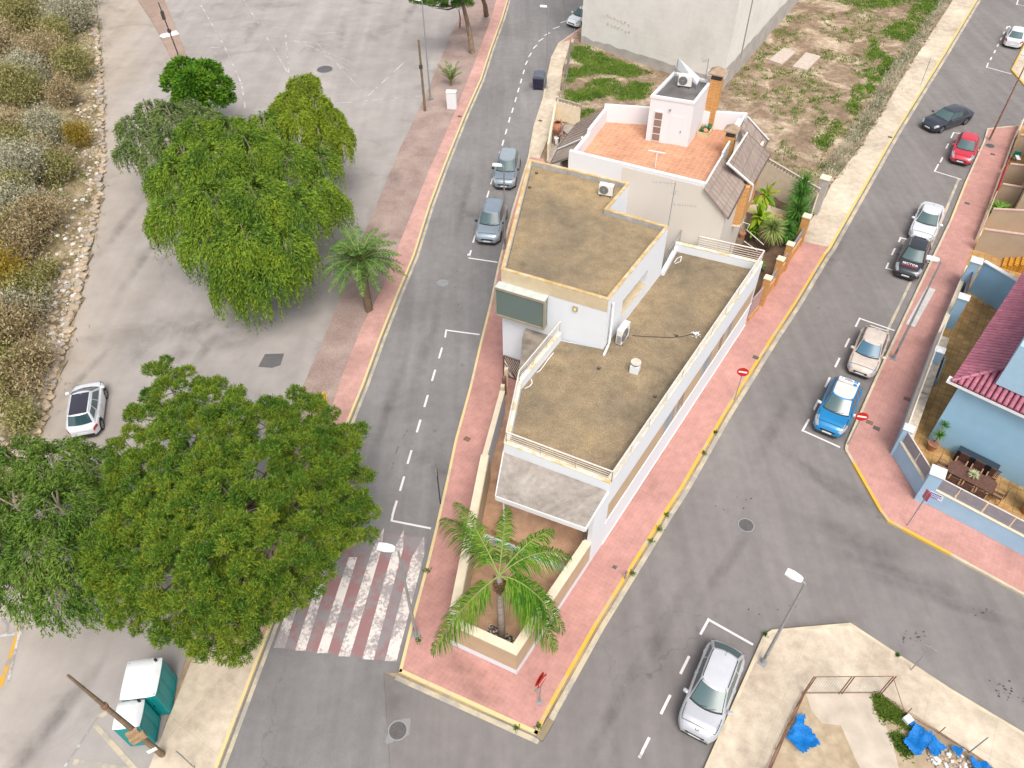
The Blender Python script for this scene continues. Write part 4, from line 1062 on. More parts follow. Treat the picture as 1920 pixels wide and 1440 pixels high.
# band of tan panels and windows
wins = [(6.3, 7.6), (7.9, 8.8), (11.2, 12.5), (13.6, 14.2), (14.9, 15.6)]
prev = .12
for a_, b_ in wins + [(Lf - .15, Lf - .15)]:
    if a_ > prev: m = MB(); fac(prev, a_, 2.021, 3.399, -.025, -.213, m); hb(m, 'tan_panel', M['tan'])
    prev = b_
for i, (a_, b_) in enumerate(wins):
    if b_ > Lf - .2: continue
    m = MB(); fac(a_, a_ + .05, 2.03, 3.39, -.03, -.212, m); fac(b_ - .05, b_, 2.03, 3.39, -.03, -.212, m); fac(a_ + .05, b_ - .05, 2.03, 2.09, -.03, -.212, m); fac(a_ + .05, b_ - .05, 3.33, 3.39, -.03, -.212, m)
    fac((a_ + b_) / 2 - .03, (a_ + b_) / 2 + .03, 2.09, 3.33, -.03, -.212, m)
    wo = hb(m, 'window', M['frame'])
    g2 = MB(); fac(a_ + .05, b_ - .05, 2.091, 3.329, -.045, -.2105, g2); q = hb(g2, 'pane', M['house_glass'] if i % 2 else flat('blue_blind', (.26, .32, .37), .5, var=.05)); q.parent = wo; q.matrix_parent_inverse = Matrix.Identity(4); q.location = (0, 0, 0)
m = MB(); fac(-.02, Lf, 1.97, 2.018, -.1, .025, m); fac(0, Lf, .13, .22, .001, .03, m); hb(m, 'ledge', M['white_trim'])
# parapet around the lower roof
def parapet(pts, z0, z1, th, closed=False):
    m = MB(); P = [Vector(p) for p in pts]
    m.prism(offset_line(P, 0) + offset_line(P, th)[::-1], z0, z1); return m
# outline runs clockwise seen from above: roof is on the right side -> offset negative; determine sign by test
cen = (FR_ + SEb + FC_) / 3
def inward(P, d):
    a, b = Vector(P[0]), Vector(P[1]); mid = (a + b) / 2; n = Vector((-(b - a).y, (b - a).x)).normalized()
    return d if (cen - mid).dot(n) > 0 else -d
pw = [EN_, BE_, FL_, FR_]; d = inward(pw[1:], .22)
m = MB(); O = offset_line(pw, 0); I = offset_line(pw, d); m.prism(O + I[::-1], ZR - .02, ZP - .04); 
hb(m, 'parapet', M['wwall']); m = MB()
m2 = MB(); O2 = offset_line(pw, -d * .08); I2 = offset_line(pw, d * 1.05); m2.prism(O2 + I2[::-1], ZP - .04, ZP)
d2 = inward([FR_, FC_], .22); pe = [FR_, FC_]
O = offset_line(pe, d2 * .98); I = offset_line(pe, d2 * 1.0)
m.wall(FC_, NW_, ZR - .02, ZP - .04, .22, 1 if inward([FC_, NW_], 1) > 0 else -1)
hb(m, 'parapet', M['wwall']); m = MB()
E2 = [pt(NEb + (NEb - SEb).normalized() * .02), pt(NW_)]
m.wall(E2[0], E2[1], ZR - .02, ZP - .25, .22, 1 if inward([NEb, NW_], 1) > 0 else -1)
hb(m, 'parapet', M['wwall'])
m2.wall(FR_ - u_f * .02, FC_, ZP - .058, ZP + .002, .26, 1 if inward([FR_, FC_], 1) > 0 else -1)
m2.wall(FC_, NW_, ZP - .04, ZP - .003, .24, 1 if inward([FC_, NW_], 1) > 0 else -1)
hb(m2, 'coping', M['coping_pale'])
# gravel on the lower roof
hb(MB().sheet([pt(p) for p in (FR_ + (cen - FR_).normalized() * .2, FL_ + (cen - FL_).normalized() * .2, BE_ + Vector((.2, 0)), EN_ + Vector((.1, -.1)), SEb, NEb, NW_ + Vector((0, -.1)), FC_ + (cen - FC_).normalized() * .2)], ZR + .012), 'roof', M['roof_gravel'])
# front canopy
cp = [xy(946.5, 838, 4.47), xy(1141, 917, 4.47), xy(1097.5, 989.7, 4.47), xy(930, 930, 4.47)]
hb(MB().prism(cp, 4.22, 4.47), 'canopy', [M['concrete']])
e1_, e2_, e3_ = V2(cp[1]), V2(cp[2]), V2(cp[3])
m = MB(); m.wall(e2_, e3_, 4.20, 4.488, .05, 1); m.wall(e1_, e2_, 4.20, 4.484, .05, 1); m.wall(e3_, V2(cp[0]), 4.20, 4.484, .05, 1); hb(m, 'canopy_edge', M['white_trim'])
hb(MB().sheet([(p[0], p[1]) for p in cp], 4.492) if False else MB().prism([pt(V2(p) * .995 + V2(((cp[0][0] + cp[2][0]) / 2, (cp[0][1] + cp[2][1]) / 2)) * .005) for p in cp], 4.455, 4.476), 'canopy_top', M['concrete'])
for q in ((944, 936), (1100, 965)):
    p = xy(*q, 4.2); hb(MB().tube([(p[0], p[1], .15), (p[0], p[1], 4.2)], .04, 8), 'canopy_post', M['white_trim'] if q[0] < 1000 else M['darkmetal'])
# return wall under the canopy, joining the terrace wall
TIP = V2(xy(968, 1227, 2.16)); TR = FR_
hb(MB().wall(FR_ - u_f * 1.35, FR_ - u_f * .001, .13, 4.45, .22, 1 if inward([TIP, FR_], 1) > 0 else -1), 'fin_wall', M['wwall'])
# terrace walls
TW = V2(xy(839, 1168, 2.16)); TN = V2(xy(903, 852, 2.16)); TM = V2(xy(852, 1080, 2.16)); TQ = V2(xy(885, 950, 2.16))
FT = FR_ - u_f * 1.36
cen2 = (TIP + TW + TN + FT) / 4
def wl(a, b, z0, z1, th, mm, push=0.0):
    a = V2(a); b = V2(b); n = Vector((-(b - a).y, (b - a).x)).normalized(); s = 1 if (cen2 - (a + b) / 2).dot(n) > 0 else -1
    mm.prism([pt(a - n * s * push), pt(b - n * s * push), pt(b + n * s * th), pt(a + n * s * th)], z0, z1)
path_ = [FT, TIP, TW, TN]
def ringp(P, o, i): 
    a, b = P[0], P[1]; n = Vector((-(b - a).y, (b - a).x)); s = 1 if (cen2 - (a + b) / 2).dot(n) > 0 else -1
    return offset_line(P, s * o) + offset_line(P, s * i)[::-1]
hb(MB().prism(ringp(path_, 0, .34), .60, 2.10), 'terrace_wall', M['tan'])
hb(MB().prism(ringp(path_, 0, .34), .12, .60), 'terrace_wall_base', M['wwall'])
hb(MB().prism(ringp(path_, -.03, .37), 2.10, 2.16), 'terrace_wall_coping', M['cream'])
hb(MB().prism(ringp([TW, TN], .345, .40), .14, 2.095), 'terrace_wall_lining', M['tan_light'])
# yard wall up to the gate
YA, YB = TN, V2(xy(938, 732, 1.9))
m = MB(); wl(YA, YB, .12, 1.86, .26, m); hb(m, 'yard_wall', M['wwall'])
m = MB(); wl(YA, YB, 1.86, 1.90, .27, m, .02); hb(m, 'yard_wall_coping', M['cream'])
# gate posts in openwork block and slatted gate
for i, q in enumerate(((939, 722), (942, 706), (946, 690))):
    p = xy(*q, 1.6); hb(MB().box((p[0] + .1, p[1], .12), (.22, .22, 1.45), R(-8)), 'gate_post', M['rust'] if i % 2 else M['cream'])
p0_, p1_ = V2(SWb) + Vector((.05, -.06)), V2(SWb) + (SEb - SWb).normalized() * 1.15 + Vector((0, -.06))
dv = (p1_ - p0_); nn = Vector((dv.y, -dv.x)).normalized()
m = MB()
def gq(s0, z0, s1, z1, wd):
    a = p0_ + dv * s0; b = p0_ + dv * s1
    m.tube([(a.x + nn.x * .05, a.y + nn.y * .05, z0), (b.x + nn.x * .05, b.y + nn.y * .05, z1)], wd, 5)
for s0, z0, s1, z1 in ((0, .2, 0, 1.8), (1, .2, 1, 1.8), (0, 1.8, 1, 1.8), (0, .2, 1, .2)): gq(s0, z0, s1, z1, .05)
for k in range(7):
    zz = 1.75 - k * .0; a0 = k / 7
    gq(a0, 1.78, min(1, a0 + .75), 1.78 - 1.55 * min(1, (1 - a0) / .75), .035)
gq(0, 1.3, .7, .22, .035); gq(0, .8, .38, .22, .035)
gt = hb(m, 'slatted_gate', flat('brown_gate', (.16, .09, .06), .7, var=.2))
m = MB(); m.prism([pt(p0_ + nn * .01), pt(p1_ + nn * .01), pt(p1_ + nn * .03), pt(p0_ + nn * .03)], .15, 1.8); q = hb(m, 'gate_panel', flat('pale_gate', (.78, .74, .70), .7)); 
# side entrance slab (dirty concrete)
es = [xy(*p, 4.42) for p in ((987, 612), (979, 636), (976.5, 673), (971, 700), (1042, 640), (1046, 626))]
hb(MB().prism(es, 4.2, 4.42), 'entrance_slab', flat('dirty_concrete', (.26, .22, .18), .9, var=.4, scale=1.2))
# terrace floors
M['terrace_tile'] = tiled('terrace_tile', (.58, .35, .22), R(25), .33, .33, .015, .55, mc=(.50, .34, .24), big=.6, shade=.88)
ypoly = [pt(TIP), pt(TW), pt(TN), pt(YB), xy(949, 705, .13), pt(BE_), pt(FL_), pt(FR_)]
hb(MB().prism(ypoly, .0, .152), 'terrace_floor', M['terrace_tile'])
c1, c2 = V2(xy(964, 1022, .55)), V2(xy(1066, 1062, .55)); dd = (c2 - c1).normalized()
c1 = c1 - dd * 2.2; 
hb(MB().prism([pt(c1 + Vector((.9, 0))), pt(c2), pt(FT - n_f * .36), pt(FR_ - n_f * .3), pt(FL_ + Vector((.2, -.1))), pt(FL_ + Vector((-.35, -1.5)))], .15, .52), 'upper_terrace', M['terrace_tile'])
m = MB(); m.wall(c1 + dd * .6, c2, .15, .56, .22, -1); hb(m, 'step_wall', M['wwall'])
def railing(P, z0, hgt, mats, name='railing', wires=4, step=1.6, inset=.1, r=.018, top=.042):
    P = [Vector(p) for p in P]; m = MB(); pts3 = [(p.x, p.y, z0 + hgt) for p in P]
    for a, b in zip(P, P[1:]):
        m.tube([(a.x, a.y, z0 + hgt), (b.x, b.y, z0 + hgt)], top, 6)
        for w_ in range(wires):
            z = z0 + hgt * (w_ + .6) / (wires + .8); m.tube([(a.x, a.y, z), (b.x, b.y, z)], .014, 4, smooth=False)
    o = hb(m, name, mats); 
    k = MB()
    for a, b in zip(P, P[1:]):
        n = max(1, round((b - a).length / step))
        for i in range(n + 1): p = a.lerp(b, i / n); k.tube([(p.x, p.y, z0), (p.x, p.y, z0 + hgt)], r, 6)
    q = k.build('post', M['metal']); q.parent = o
    return o
def ins(P, d):  # shift the line inwards
    s = inward(P[-2:], d); return [Vector(p) for p in offset_line(P, s)]
rl = ins([EN_, BE_, FL_, FR_], .10)
rr = ins([FR_, FC_], .10)
railing(rl[:2], ZP, .72, M['rail']); railing(rl[1:3], ZP, .72, M['rail'], wires=1, step=2.2)
railing([rl[2], rl[3]], ZP, .72, M['rail']); railing([rl[3], rr[1]], ZP, .72, M['rail'], step=1.9)
rn0 = V2(xy(1311, 443, ZP + .72)); railing([rr[1], rn0], ZP, .72, M['rail'])
rz0 = V2(xy(1253, 474, ZP + .5)); rz1 = V2(xy(1277, 437, ZP + .5)); railing([rz0, rz1], ZP - .1, .8, M['metal'], wires=0, step=.9)
railing([c1 + dd * 3.0 + Vector((0, -.1)), c2 + Vector((0, -.1))], .56, .7, M['rail'], wires=3, step=1.5)
# upper block
blk = [SWb, SEb, NEb, N1b, N2b, NWb]
u_e = (NEb - SEb).normalized(); n_e = Vector((u_e.y, -u_e.x)); Le = (NEb - SEb).length
u_s = (SEb - SWb).normalized(); n_s = Vector((u_s.y, -u_s.x))
D = 1.35   # depth of the balcony slot in the east wall
s0, s1 = 1.95, 5.15
A1 = SEb + u_e * s0; A2 = SEb + u_e * s1
m = MB()
body_low = [SWb, SEb, NEb, N1b, N2b, NWb]
m.prism([pt(p) for p in body_low], 0.0, 5.50)
m.prism([pt(p) for p in (SWb, SEb, A1, A1 - n_e * D, A2 - n_e * D, A2, NEb, N1b, N2b, NWb)], 5.502, 6.55)
m.prism([pt(p) for p in body_low], 6.552, 7.22)
cen3 = (SWb + SEb + NEb + NWb) / 4
def ring3(P, o, i):
    n = len(P); out = []
    def off(d):
        r = []
        for k in range(n):
            a, b, c = P[k - 1], P[k], P[(k + 1) % n]
            n1 = Vector((-(b - a).y, (b - a).x)).normalized(); n2 = Vector((-(c - b).y, (c - b).x)).normalized()
            s = (n1 + n2).normalized(); r.append(b + s * d / max(.35, s.dot(n2)))
        return r
    return off(o), off(i)
def ring_prism(mm, P, o, i, z0, z1):
    A_, B_ = ring3(P, o, i); n = len(P)
    for k in range(n):
        l = (k + 1) % n; mm.prism([pt(A_[k]), pt(A_[l]), pt(B_[l]), pt(B_[k])], z0, z1)
hb(m, 'upper_block', M['wwall'])
m = MB(); ring_prism(m, blk, 0.0, .16, 7.225, 8.0); pw_ = hb(m, 'upper_parapet', M['wwall'])
# tan face of the south parapet, grey block of the inner north side
m = MB(); m.prism([pt(SWb - u_s * .002), pt(SEb + u_s * .002), pt(SEb + n_s * .02 + u_s * .002), pt(SWb + n_s * .02 - u_s * .002)], 7.23, 8.0); hb(m, 'tan_fascia', M['tan_light'])
m = MB(); ring_prism(m, blk, -.02, .17, 8.002, 8.05); hb(m, 'upper_coping', M['coping'])
m = MB()
for a_, b_ in ((N1b, N2b), (N2b, NWb), (NEb, N1b)):
    A_, B_ = ring3(blk, .0, .26); i1, i2 = blk.index(a_), blk.index(b_); C_, D_ = ring3(blk, .163, .175)
    m.prism([pt(C_[i1]), pt(C_[i2]), pt(D_[i2]), pt(D_[i1])], 7.3, 8.0)
hb(m, 'parapet_lining', M['grey_edge'])
A_, B_ = ring3(blk, .0, .20)
hb(MB().sheet([pt(p) for p in B_], 7.72), 'upper_roof', M['roof_gravel'])
# slot floor and back wall
m = MB(); m.prism([pt(A1 + u_e * .01), pt(A2 - u_e * .01), pt(A2 - n_e * (D - .01) - u_e * .01), pt(A1 - n_e * (D - .01) + u_e * .01)], 5.503, 5.515); hb(m, 'slot_floor', M['tan_light'])
# corner bay window of the front wall
bw0 = V2(xy(929, 534, 7.1)); bw1 = V2(xy(1033, 562, 7.1))
# put it parallel with the wall, .5 m proud
fo = n_s * .5
q0 = SWb - u_s * .14 + fo; q1 = SWb + u_s * 2.72 + fo
m = MB()
def bay(z0, z1, pr, e, mm): mm.prism([pt(SWb - u_s * (.14 + e)), pt(SWb + u_s * (2.72 + e)), pt(SWb + u_s * (2.72 + e) + n_s * pr), pt(SWb - u_s * (.14 + e) + n_s * pr)], z0, z1)
bay(5.30, 7.02, .48, -.03, m); bwn = hb(m, 'bay_window', M['house_glass'])
m = MB(); bay(7.022, 7.17, .53, 0, m); bay(5.18, 5.298, .53, 0, m)
for s in (-.14, 2.72):
    b_ = SWb + u_s * s; m.prism([pt(b_ + n_s * .43 - u_s * .05), pt(b_ + n_s * .43 + u_s * .05), pt(b_ + n_s * .53 + u_s * .05), pt(b_ + n_s * .53 - u_s * .05)], 5.299, 7.021)
q = m.build('frame', M['frame']); q.parent = bwn
m = MB(); bay(7.172, 7.19, .54, .01, m); q = m.build('sill', flat('pale_green_sill', (.52, .55, .52), .7)); q.parent = bwn
# wall light and downpipe
p = SEb - u_s * 1.7; wlmp = hb(MB().prism([pt(p + n_s * .001 - u_s * .12), pt(p + n_s * .001 + u_s * .12), pt(p + n_s * .12 + u_s * .12), pt(p + n_s * .12 - u_s * .12)], 6.75, 7.02), 'wall_lamp', M['frame'])
q = MB().prism([pt(p + n_s * .121 - u_s * .07), pt(p + n_s * .121 + u_s * .07), pt(p + n_s * .135 + u_s * .07), pt(p + n_s * .135 - u_s * .07)], 6.8, 6.97).build('lens', flat('yellow_lens', (.75, .68, .2), .4)); q.parent = wlmp
p = SEb + u_e * .42 + n_e * .12
hb(MB().tube([(p.x, p.y, 7.6), (p.x, p.y, 4.85), (p.x - .05, p.y - .15, 4.72), tuple(at(1132, 666, 4.70))], .075, 8), 'downpipe', M['white_trim'])
# tar mended crack marks on the lower roof
m = MB()
for L_ in ([(1038, 661), (1028, 673), (1020, 685), (1012, 695), (1006, 698)], [(996, 710), (998, 718), (993, 724), (984, 728)], [(1264, 492), (1270, 484), (1278, 480), (1276, 490), (1266, 494)]):
    P_ = [at(*q, 4.63) for q in L_]
    for a_, b_ in zip(P_, P_[1:]): m.sheet(seg(a_, b_, .045), 4.618)
hb(m, 'crack_filler', M['white_trim'])

# ---- things standing on the roofs
def ac_unit(p, rz, lab, w_=.86, d_=.34, h_=.68, skid=False):
    o = empty('air_conditioner', p, rz)      # fan looks to local -y
    z = .08
    MB().box((0, 0, z), (w_, d_, h_), 0, .02).build('casing', flat('ac_white', (.74, .72, .68), .5, var=.05), o)
    m = MB(); n = 24
    cx, cz, r_ = -w_ * .14, z + h_ / 2, h_ * .40
    ring = [(cx + r_ * math.cos(2 * math.pi * i / n), -d_ / 2 - .004, cz + r_ * math.sin(2 * math.pi * i / n)) for i in range(n)]
    m.add(ring, [tuple(range(n))]); fn = m.build('fan', flat('fan_dark', (.16, .15, .14), .6, var=.1), o)
    m = MB()
    for rr_ in (.25, .5, .75, 1.0): m.tube([(cx + r_ * rr_ * math.cos(2 * math.pi * i / n), -d_ / 2 - .012, cz + r_ * rr_ * math.sin(2 * math.pi * i / n)) for i in range(n + 1)], .007, 4)
    for i in range(8): a = 2 * math.pi * i / 8; m.tube([(cx, -d_ / 2 - .012, cz), (cx + r_ * math.cos(a), -d_ / 2 - .012, cz + r_ * math.sin(a))], .006, 4)
    m.tube([(cx, -d_ / 2 - .012, cz), (cx, -d_ / 2 - .03, cz)], .07, 10); m.build('grille', M['metal'], fn)
    m = MB()
    for i in range(9):
        for s in (-1, 1): m.box((s * (w_ / 2 + .003), 0, z + .08 + i * .06), (.008, d_ * .7, .028))
    m.build('louvre', M['darkmetal'], o)
    m = MB()
    for x in (-w_ * .35, w_ * .35): m.box((x, 0, 0), (.07, d_ + .12, .08))
    m.build('foot', M['darkmetal'] if not skid else M['rust'], o)
    return tag(o, lab, 'air conditioner', 'air conditioner units')
ac_unit(at(1136, 366, 7.72), R(-20), 'air conditioner unit on the upper gravel roof, against the grey parapet')
p = SEb + u_e * 1.15 + n_e * .55; rz_ = math.atan2(u_e.y, u_e.x)
ac_unit((p.x, p.y, ZR + .012), rz_, 'air conditioner unit on a rusty frame on the lower roof, beside the upper block', skid=True, h_=1.0, w_=.95)
# ventilator stub
p = at(1190, 696, ZR + .012); o = empty('roof_vent', p, R(-25))
MB().box((0, 0, 0), (.46, .46, .50), 0, .01).build('base', M['wwall'], o); MB().disc((0, 0), .19, .5, 20, .12).build('neck', M['darkmetal'], o)
m = MB(); m.disc((0, 0), .27, .62, 24, .07); m.build('cap', flat('vent_cap', (.55, .50, .42), .8, var=.15), o)
tag(o, 'white square roof vent with a round cap on the lower gravel roof', 'vent')
# cable
P_ = [at(x, y, 4.64) for x, y in ((1186, 629), (1210, 631), (1240, 632), (1262, 633), (1272, 629), (1264, 627), (1268, 632), (1280, 631), (1290, 628), (1300, 626))]
tag(MB().tube(P_, .018, 5).build('cable', M['black']), 'black cable lying across the lower gravel roof', 'cable')
pl_ = at(1305, 629, 4.62); m = MB(); vs = []; r_ = random.Random(3)
for i in range(7):
    for j in range(7): vs.append((pl_.x - .25 + i * .08, pl_.y - .25 + j * .08, 4.63 + r_.random() * .12))
m.add(vs, [(i * 7 + j, (i + 1) * 7 + j, (i + 1) * 7 + j + 1, i * 7 + j + 1) for i in range(6) for j in range(6) if r_.random() < .75])
tag(m.build('plastic_scrap', M['white_trim']), 'scrap of clear plastic at the end of the cable on the lower roof', 'litter')
for q, zz, lab in (((993, 352), 7.73, 'small dark pipe stub near the left edge of the upper roof'), ((1006, 325), 7.73, 'small dark pipe stub near the back of the upper roof'), ((1123, 691), 4.62, 'small rusty drain hole in the lower roof'), ((1228, 744), 4.62, 'small drain hole near the long railing of the lower roof')):
    p = at(*q, zz); o = empty('roof_drain', p); MB().disc((0, 0), .09, 0, 12, .06).build('rim', M['darkmetal'], o); MB().disc((0, 0), .05, .061, 12, .02).build('cap', M['rust'], o); tag(o, lab, 'drain')
# TV aerial
def aerial(p, top, lab, booms):
    o = empty('tv_aerial', p); m = MB(); tp = Vector(top)
    m.tube([(0, 0, 0), tuple(tp)], .022, 6); m.build('mast', M['metal'], o)
    for z, an, n_, ln in booms:
        m = MB(); dx, dy = math.cos(an), math.sin(an)
        m.tube([(0, 0, z), (dx * ln, dy * ln, z + .05)], .012, 5)
        for i in range(n_):
            k = (i + 1) / n_ * ln; w_ = .16 + .10 * (i == 0); m.tube([(dx * k - dy * w_, dy * k + dx * w_, z + .05 * k / ln), (dx * k + dy * w_, dy * k - dx * w_, z + .05 * k / ln)], .007, 4)
        m.build('boom', M['metal'], o)
    return tag(o, lab, 'aerial', 'television aerials')
pa = at(1250, 440, 7.2); aerial((pa.x, pa.y, 7.0), (0, 0, 3.6), 'tall double television aerial at the back corner of the white house', ((3.5, R(175), 6, 1.2), (2.2, R(-12), 9, 1.3), (2.7, R(60), 2, .5)))

# palm bed in the terrace
pb = [V2(xy(*q, .16)) for q in ((917, 1170), (974, 1201), (966, 1213), (913, 1193))]
t = NT('pebbles'); v = t.n('ShaderNodeTexVoronoi'); v.inputs['Scale'].default_value = 9; t.l(t.coord(), v.inputs['Vector'])
a = t.ramp(v.outputs['Distance'], [(.25, (.74, .70, .62)), (.5, (.30, .22, .16)), (.7, (.06, .05, .04))]); M['pebbles'] = t.out(t.mix(.3, a, v.outputs['Color'], 'SOFT_LIGHT'), .9)
bed = MB().prism([pt(p) for p in (V2(xy(917, 1168, .16)), V2(xy(976, 1202, .16)), TIP + (cen2 - TIP).normalized() * .45, V2(xy(905, 1215, .16)))], .10, .17).build('pebble_bed', M['pebbles'])
tag(bed, 'bed of white pebbles around the foot of the terrace palm', 'pebble bed')

# ================================================================ THE TERRACOTTA TERRACE HOUSE
M['neigh'] = whitewall('white_terrace_wall', (.72, .715, .735), .04); M['creamwall'] = whitewall('cream_gable', (.66, .60, .53), .10)
M['terracotta'] = tiled('terracotta_tile', (.56, .29, .18), R(27), .33, .33, .018, .32, mc=(.66, .36, .22), big=.5)
M['brick'] = tiled('ochre_brick', (.52, .27, .10), 0, .24, .08, .012, .3, mc=(.50, .38, .26))
def brickmat(name, base, rot):
    t = NT(name); tc = t.n('ShaderNodeTexCoord'); mp = t.n('ShaderNodeMapping'); mp.inputs['Rotation'].default_value = (0, 0, rot); t.l(tc.outputs['Object'], mp.inputs[0])
    s = t.n('ShaderNodeSeparateXYZ'); t.l(mp.outputs[0], s.inputs[0]); a_ = t.n('ShaderNodeMath', operation='ADD'); t.l(s.outputs[0], a_.inputs[0]); t.l(s.outputs[1], a_.inputs[1])
    c = t.n('ShaderNodeCombineXYZ'); t.l(a_.outputs[0], c.inputs[0]); t.l(s.outputs[2], c.inputs[1])
    br = t.n('ShaderNodeTexBrick'); br.inputs['Scale'].default_value = 1; br.inputs['Brick Width'].default_value = .26; br.inputs['Row Height'].default_value = .09; br.inputs['Mortar Size'].default_value = .012
    br.inputs['Color1'].default_value = (*base, 1); br.inputs['Color2'].default_value = (*[x * .75 for x in base], 1); br.inputs['Mortar'].default_value = (*[min(1, x * 1.2) for x in base], 1)
    t.l(c.outputs[0], br.inputs['Vector']); return t.out(br.outputs['Color'], .9, spec=.15)
M['brick'] = brickmat('ochre_brick', (.55, .29, .11), 0)
M['block'] = brickmat('grey_block_wall', (.42, .36, .30), 0)
def rooftile(name, base, rot, tw=.9, th=.42):
    return tiled(name, base, rot, tw, th, .028, .3, mc=tuple(x * .7 for x in base), big=.5, shade=.9)
ZT, ZF = 9.2, 8.0
nsw, nse, nne, nnw = [V2(xy(*p, ZT)) for p in ((1067, 283), (1322, 345), (1401, 211), (1134, 194))]
us = (nse - nsw).normalized(); ue = (nne - nse).normalized(); Lns = (nse - nsw).length; Lne = (nne - nse).length
H1 = empty('terrace_house', (nsw.x, nsw.y, 0)); H1l = H1.location.copy()
tag(H1, 'house with a terracotta roof terrace, white parapets and brown tiled side slopes', 'house')
def h1(m, name, mats, parent=None):
    o = m.build(name, mats); o.parent = parent or H1
    o.matrix_parent_inverse = Matrix.Translation(-H1l) if parent is None else Matrix.Identity(4); return o
EV = nse + us * 1.5; EVn = EV + ue * Lne
WVw = 1.75
nus = -us
m = MB(); m.prism([pt(nsw), pt(nse), pt(nne), pt(nnw)], 0, ZF); 
m.prism([pt(nse), pt(EV), pt(EVn), pt(nne)], 0, 7.55)
h1(m, 'wall', M['creamwall'])
# south gable, rising to the parapet
m = MB(); n_ = Vector((us.y, -us.x))
g0 = nse - us * (Lns - 3.45)
def tri(mm, a, b, z):   # vertical face strip with sloped top
    pass
P3 = [(g0 + n_ * .015, 0), (EV + n_ * .015, 0), (EV + n_ * .015, 7.42), (nse + us * .05 + n_ * .015, 8.80), (nse - us * .1 + n_ * .015, 9.02), (g0 + n_ * .015, 9.02)]
vs = [(p.x, p.y, z) for p, z in P3]; vb = [(p.x - n_.x * .3, p.y - n_.y * .3, z) for p, z in P3]; k = len(vs)
m.add(vs + vb, [tuple(range(k)), tuple(range(2 * k - 1, k - 1, -1))] + [(i, k + i, k + (i + 1) % k, (i + 1) % k) for i in range(k)])
h1(m, 'gable_wall', M['creamwall'])
m = MB()
cw = (nsw + nne) / 2
def nwall(a, b, z0, z1, th, mm):
    n = Vector((-(b - a).y, (b - a).x)).normalized(); s = 1 if (cw - (a + b) / 2).dot(n) > 0 else -1
    mm.prism([pt(a), pt(b), pt(b + n * s * th), pt(a + n * s * th)], z0, z1)
wj = nnw.lerp(nsw, .50)      # the jog in the west parapet
nwall(nsw, nse, ZF - .3, ZT, .24, m); nwall(nnw, nne, ZF, ZT, .22, m)
nwall(nsw + Vector((.0, .25)), wj, ZF, ZT - .45, .22, m); nwall(wj, nnw + Vector((-.02, -.2)), ZF, ZT - .2, .2, m)
nwall(nse.lerp(nne, .025), nse.lerp(nne, .42), ZF, ZT - .25, .12, m); nwall(nse.lerp(nne, .42), nne.lerp(nse, .03), ZF, ZT - .05, .12, m)
h1(m, 'parapet', M['neigh'])
h1(MB().sheet([pt(p) for p in (nsw, nse, nne, nnw)], ZF + .012), 'terrace_floor', M['terracotta'])
# sloped roofs: thin slabs
mt = rooftile('brown_roof_tile', (.34, .27, .235), -math.atan2(ue.y, ue.x), .42, .5); mtw = rooftile('brown_roof_tile_b', (.36, .29, .24), -math.atan2(ue.y, ue.x), 2.0, .18)
def slab(name, a, b, za, c, d, zc, th=.12, mat=None, edge=True, zb_=None, zd_=None):
    """a,b upper line; c,d lower line (c below b)"""
    m = MB(); zb_ = za if zb_ is None else zb_; zd_ = zc if zd_ is None else zd_
    top = [(a.x, a.y, za), (b.x, b.y, zb_), (c.x, c.y, zc), (d.x, d.y, zd_)]
    bot = [(x, y, z - th) for x, y, z in top]
    m.add(top + bot, [(0, 1, 2, 3), (7, 6, 5, 4), (0, 4, 5, 1), (1, 5, 6, 2), (2, 6, 7, 3), (3, 7, 4, 0)])
    # orient upwards
    A_, B_, C_ = [Vector(v) for v in top[:3]]
    if (B_ - A_).cross(C_ - A_).z < 0: m.f = [f[::-1] for f in m.f]
    o = h1(m, name, mat or mt)
    # ribs between tile rows, in the tile's own mesh material
    r = MB(); n = max(2, int((b - a).length / .42))
    A3, B3, C3, D3 = [Vector(v) for v in top]
    for i in range(n + 1):
        k = i / n; p = A3.lerp(B3, k); q = D3.lerp(C3, k); r.tube([p + Vector((0, 0, .012)), q + Vector((0, 0, .012))], .022, 4, smooth=False)
    L_ = (A3 - D3).length; nn_ = int(L_ / .42)
    for i in range(1, nn_):
        k = i / nn_; r.tube([A3.lerp(D3, k) + Vector((0, 0, .002)), B3.lerp(C3, k) + Vector((0, 0, .002))], .012, 4, smooth=False)
    q = r.build('rib', flat('rib_brown', (.27, .21, .18), .9)); q.parent = o
    if edge:
        e = MB(); e.tube([D3 + Vector((0, 0, -.04)), C3 + Vector((0, 0, -.04))], .07, 6); q = e.build('gutter', flat('dark_gutter', (.12, .09, .08), .8)); q.parent = o
    return o
S = lambda x, y, z: V2(xy(x, y, z))
slab('side_roof', nse.lerp(nne, -.02) + us * .02, nse.lerp(nne, .385) + us * .02, 9.0, nse.lerp(nne, .385) + us * 1.72, nse.lerp(nne, -.02) + us * 1.72, 7.55)
slab('side_roof', S(1364, 306, 9.25), S(1401, 249, 9.6), 9.25, S(1444, 290, 7.35), S(1412, 346, 7.15), 7.35, zb_=9.6, zd_=7.15)
slab('side_roof', S(1388, 240, 9.0), S(1402, 219, 9.25), 9.0, S(1441, 262, 7.3), S(1430, 280, 7.2), 7.3, zb_=9.25, zd_=7.2)
m = MB(); a_, b_ = at(1364, 306, 9.3), at(1401, 249, 9.65); m.tube([a_, b_], .06, 6); c_, d_ = at(1364, 306, 9.3), at(1411, 347, 7.25); m.tube([c_, d_], .09, 6); m.tube([at(1402, 219, 9.3), at(1441, 262, 7.4)], .06, 6); h1(m, 'roof_trim', M['white_trim'])
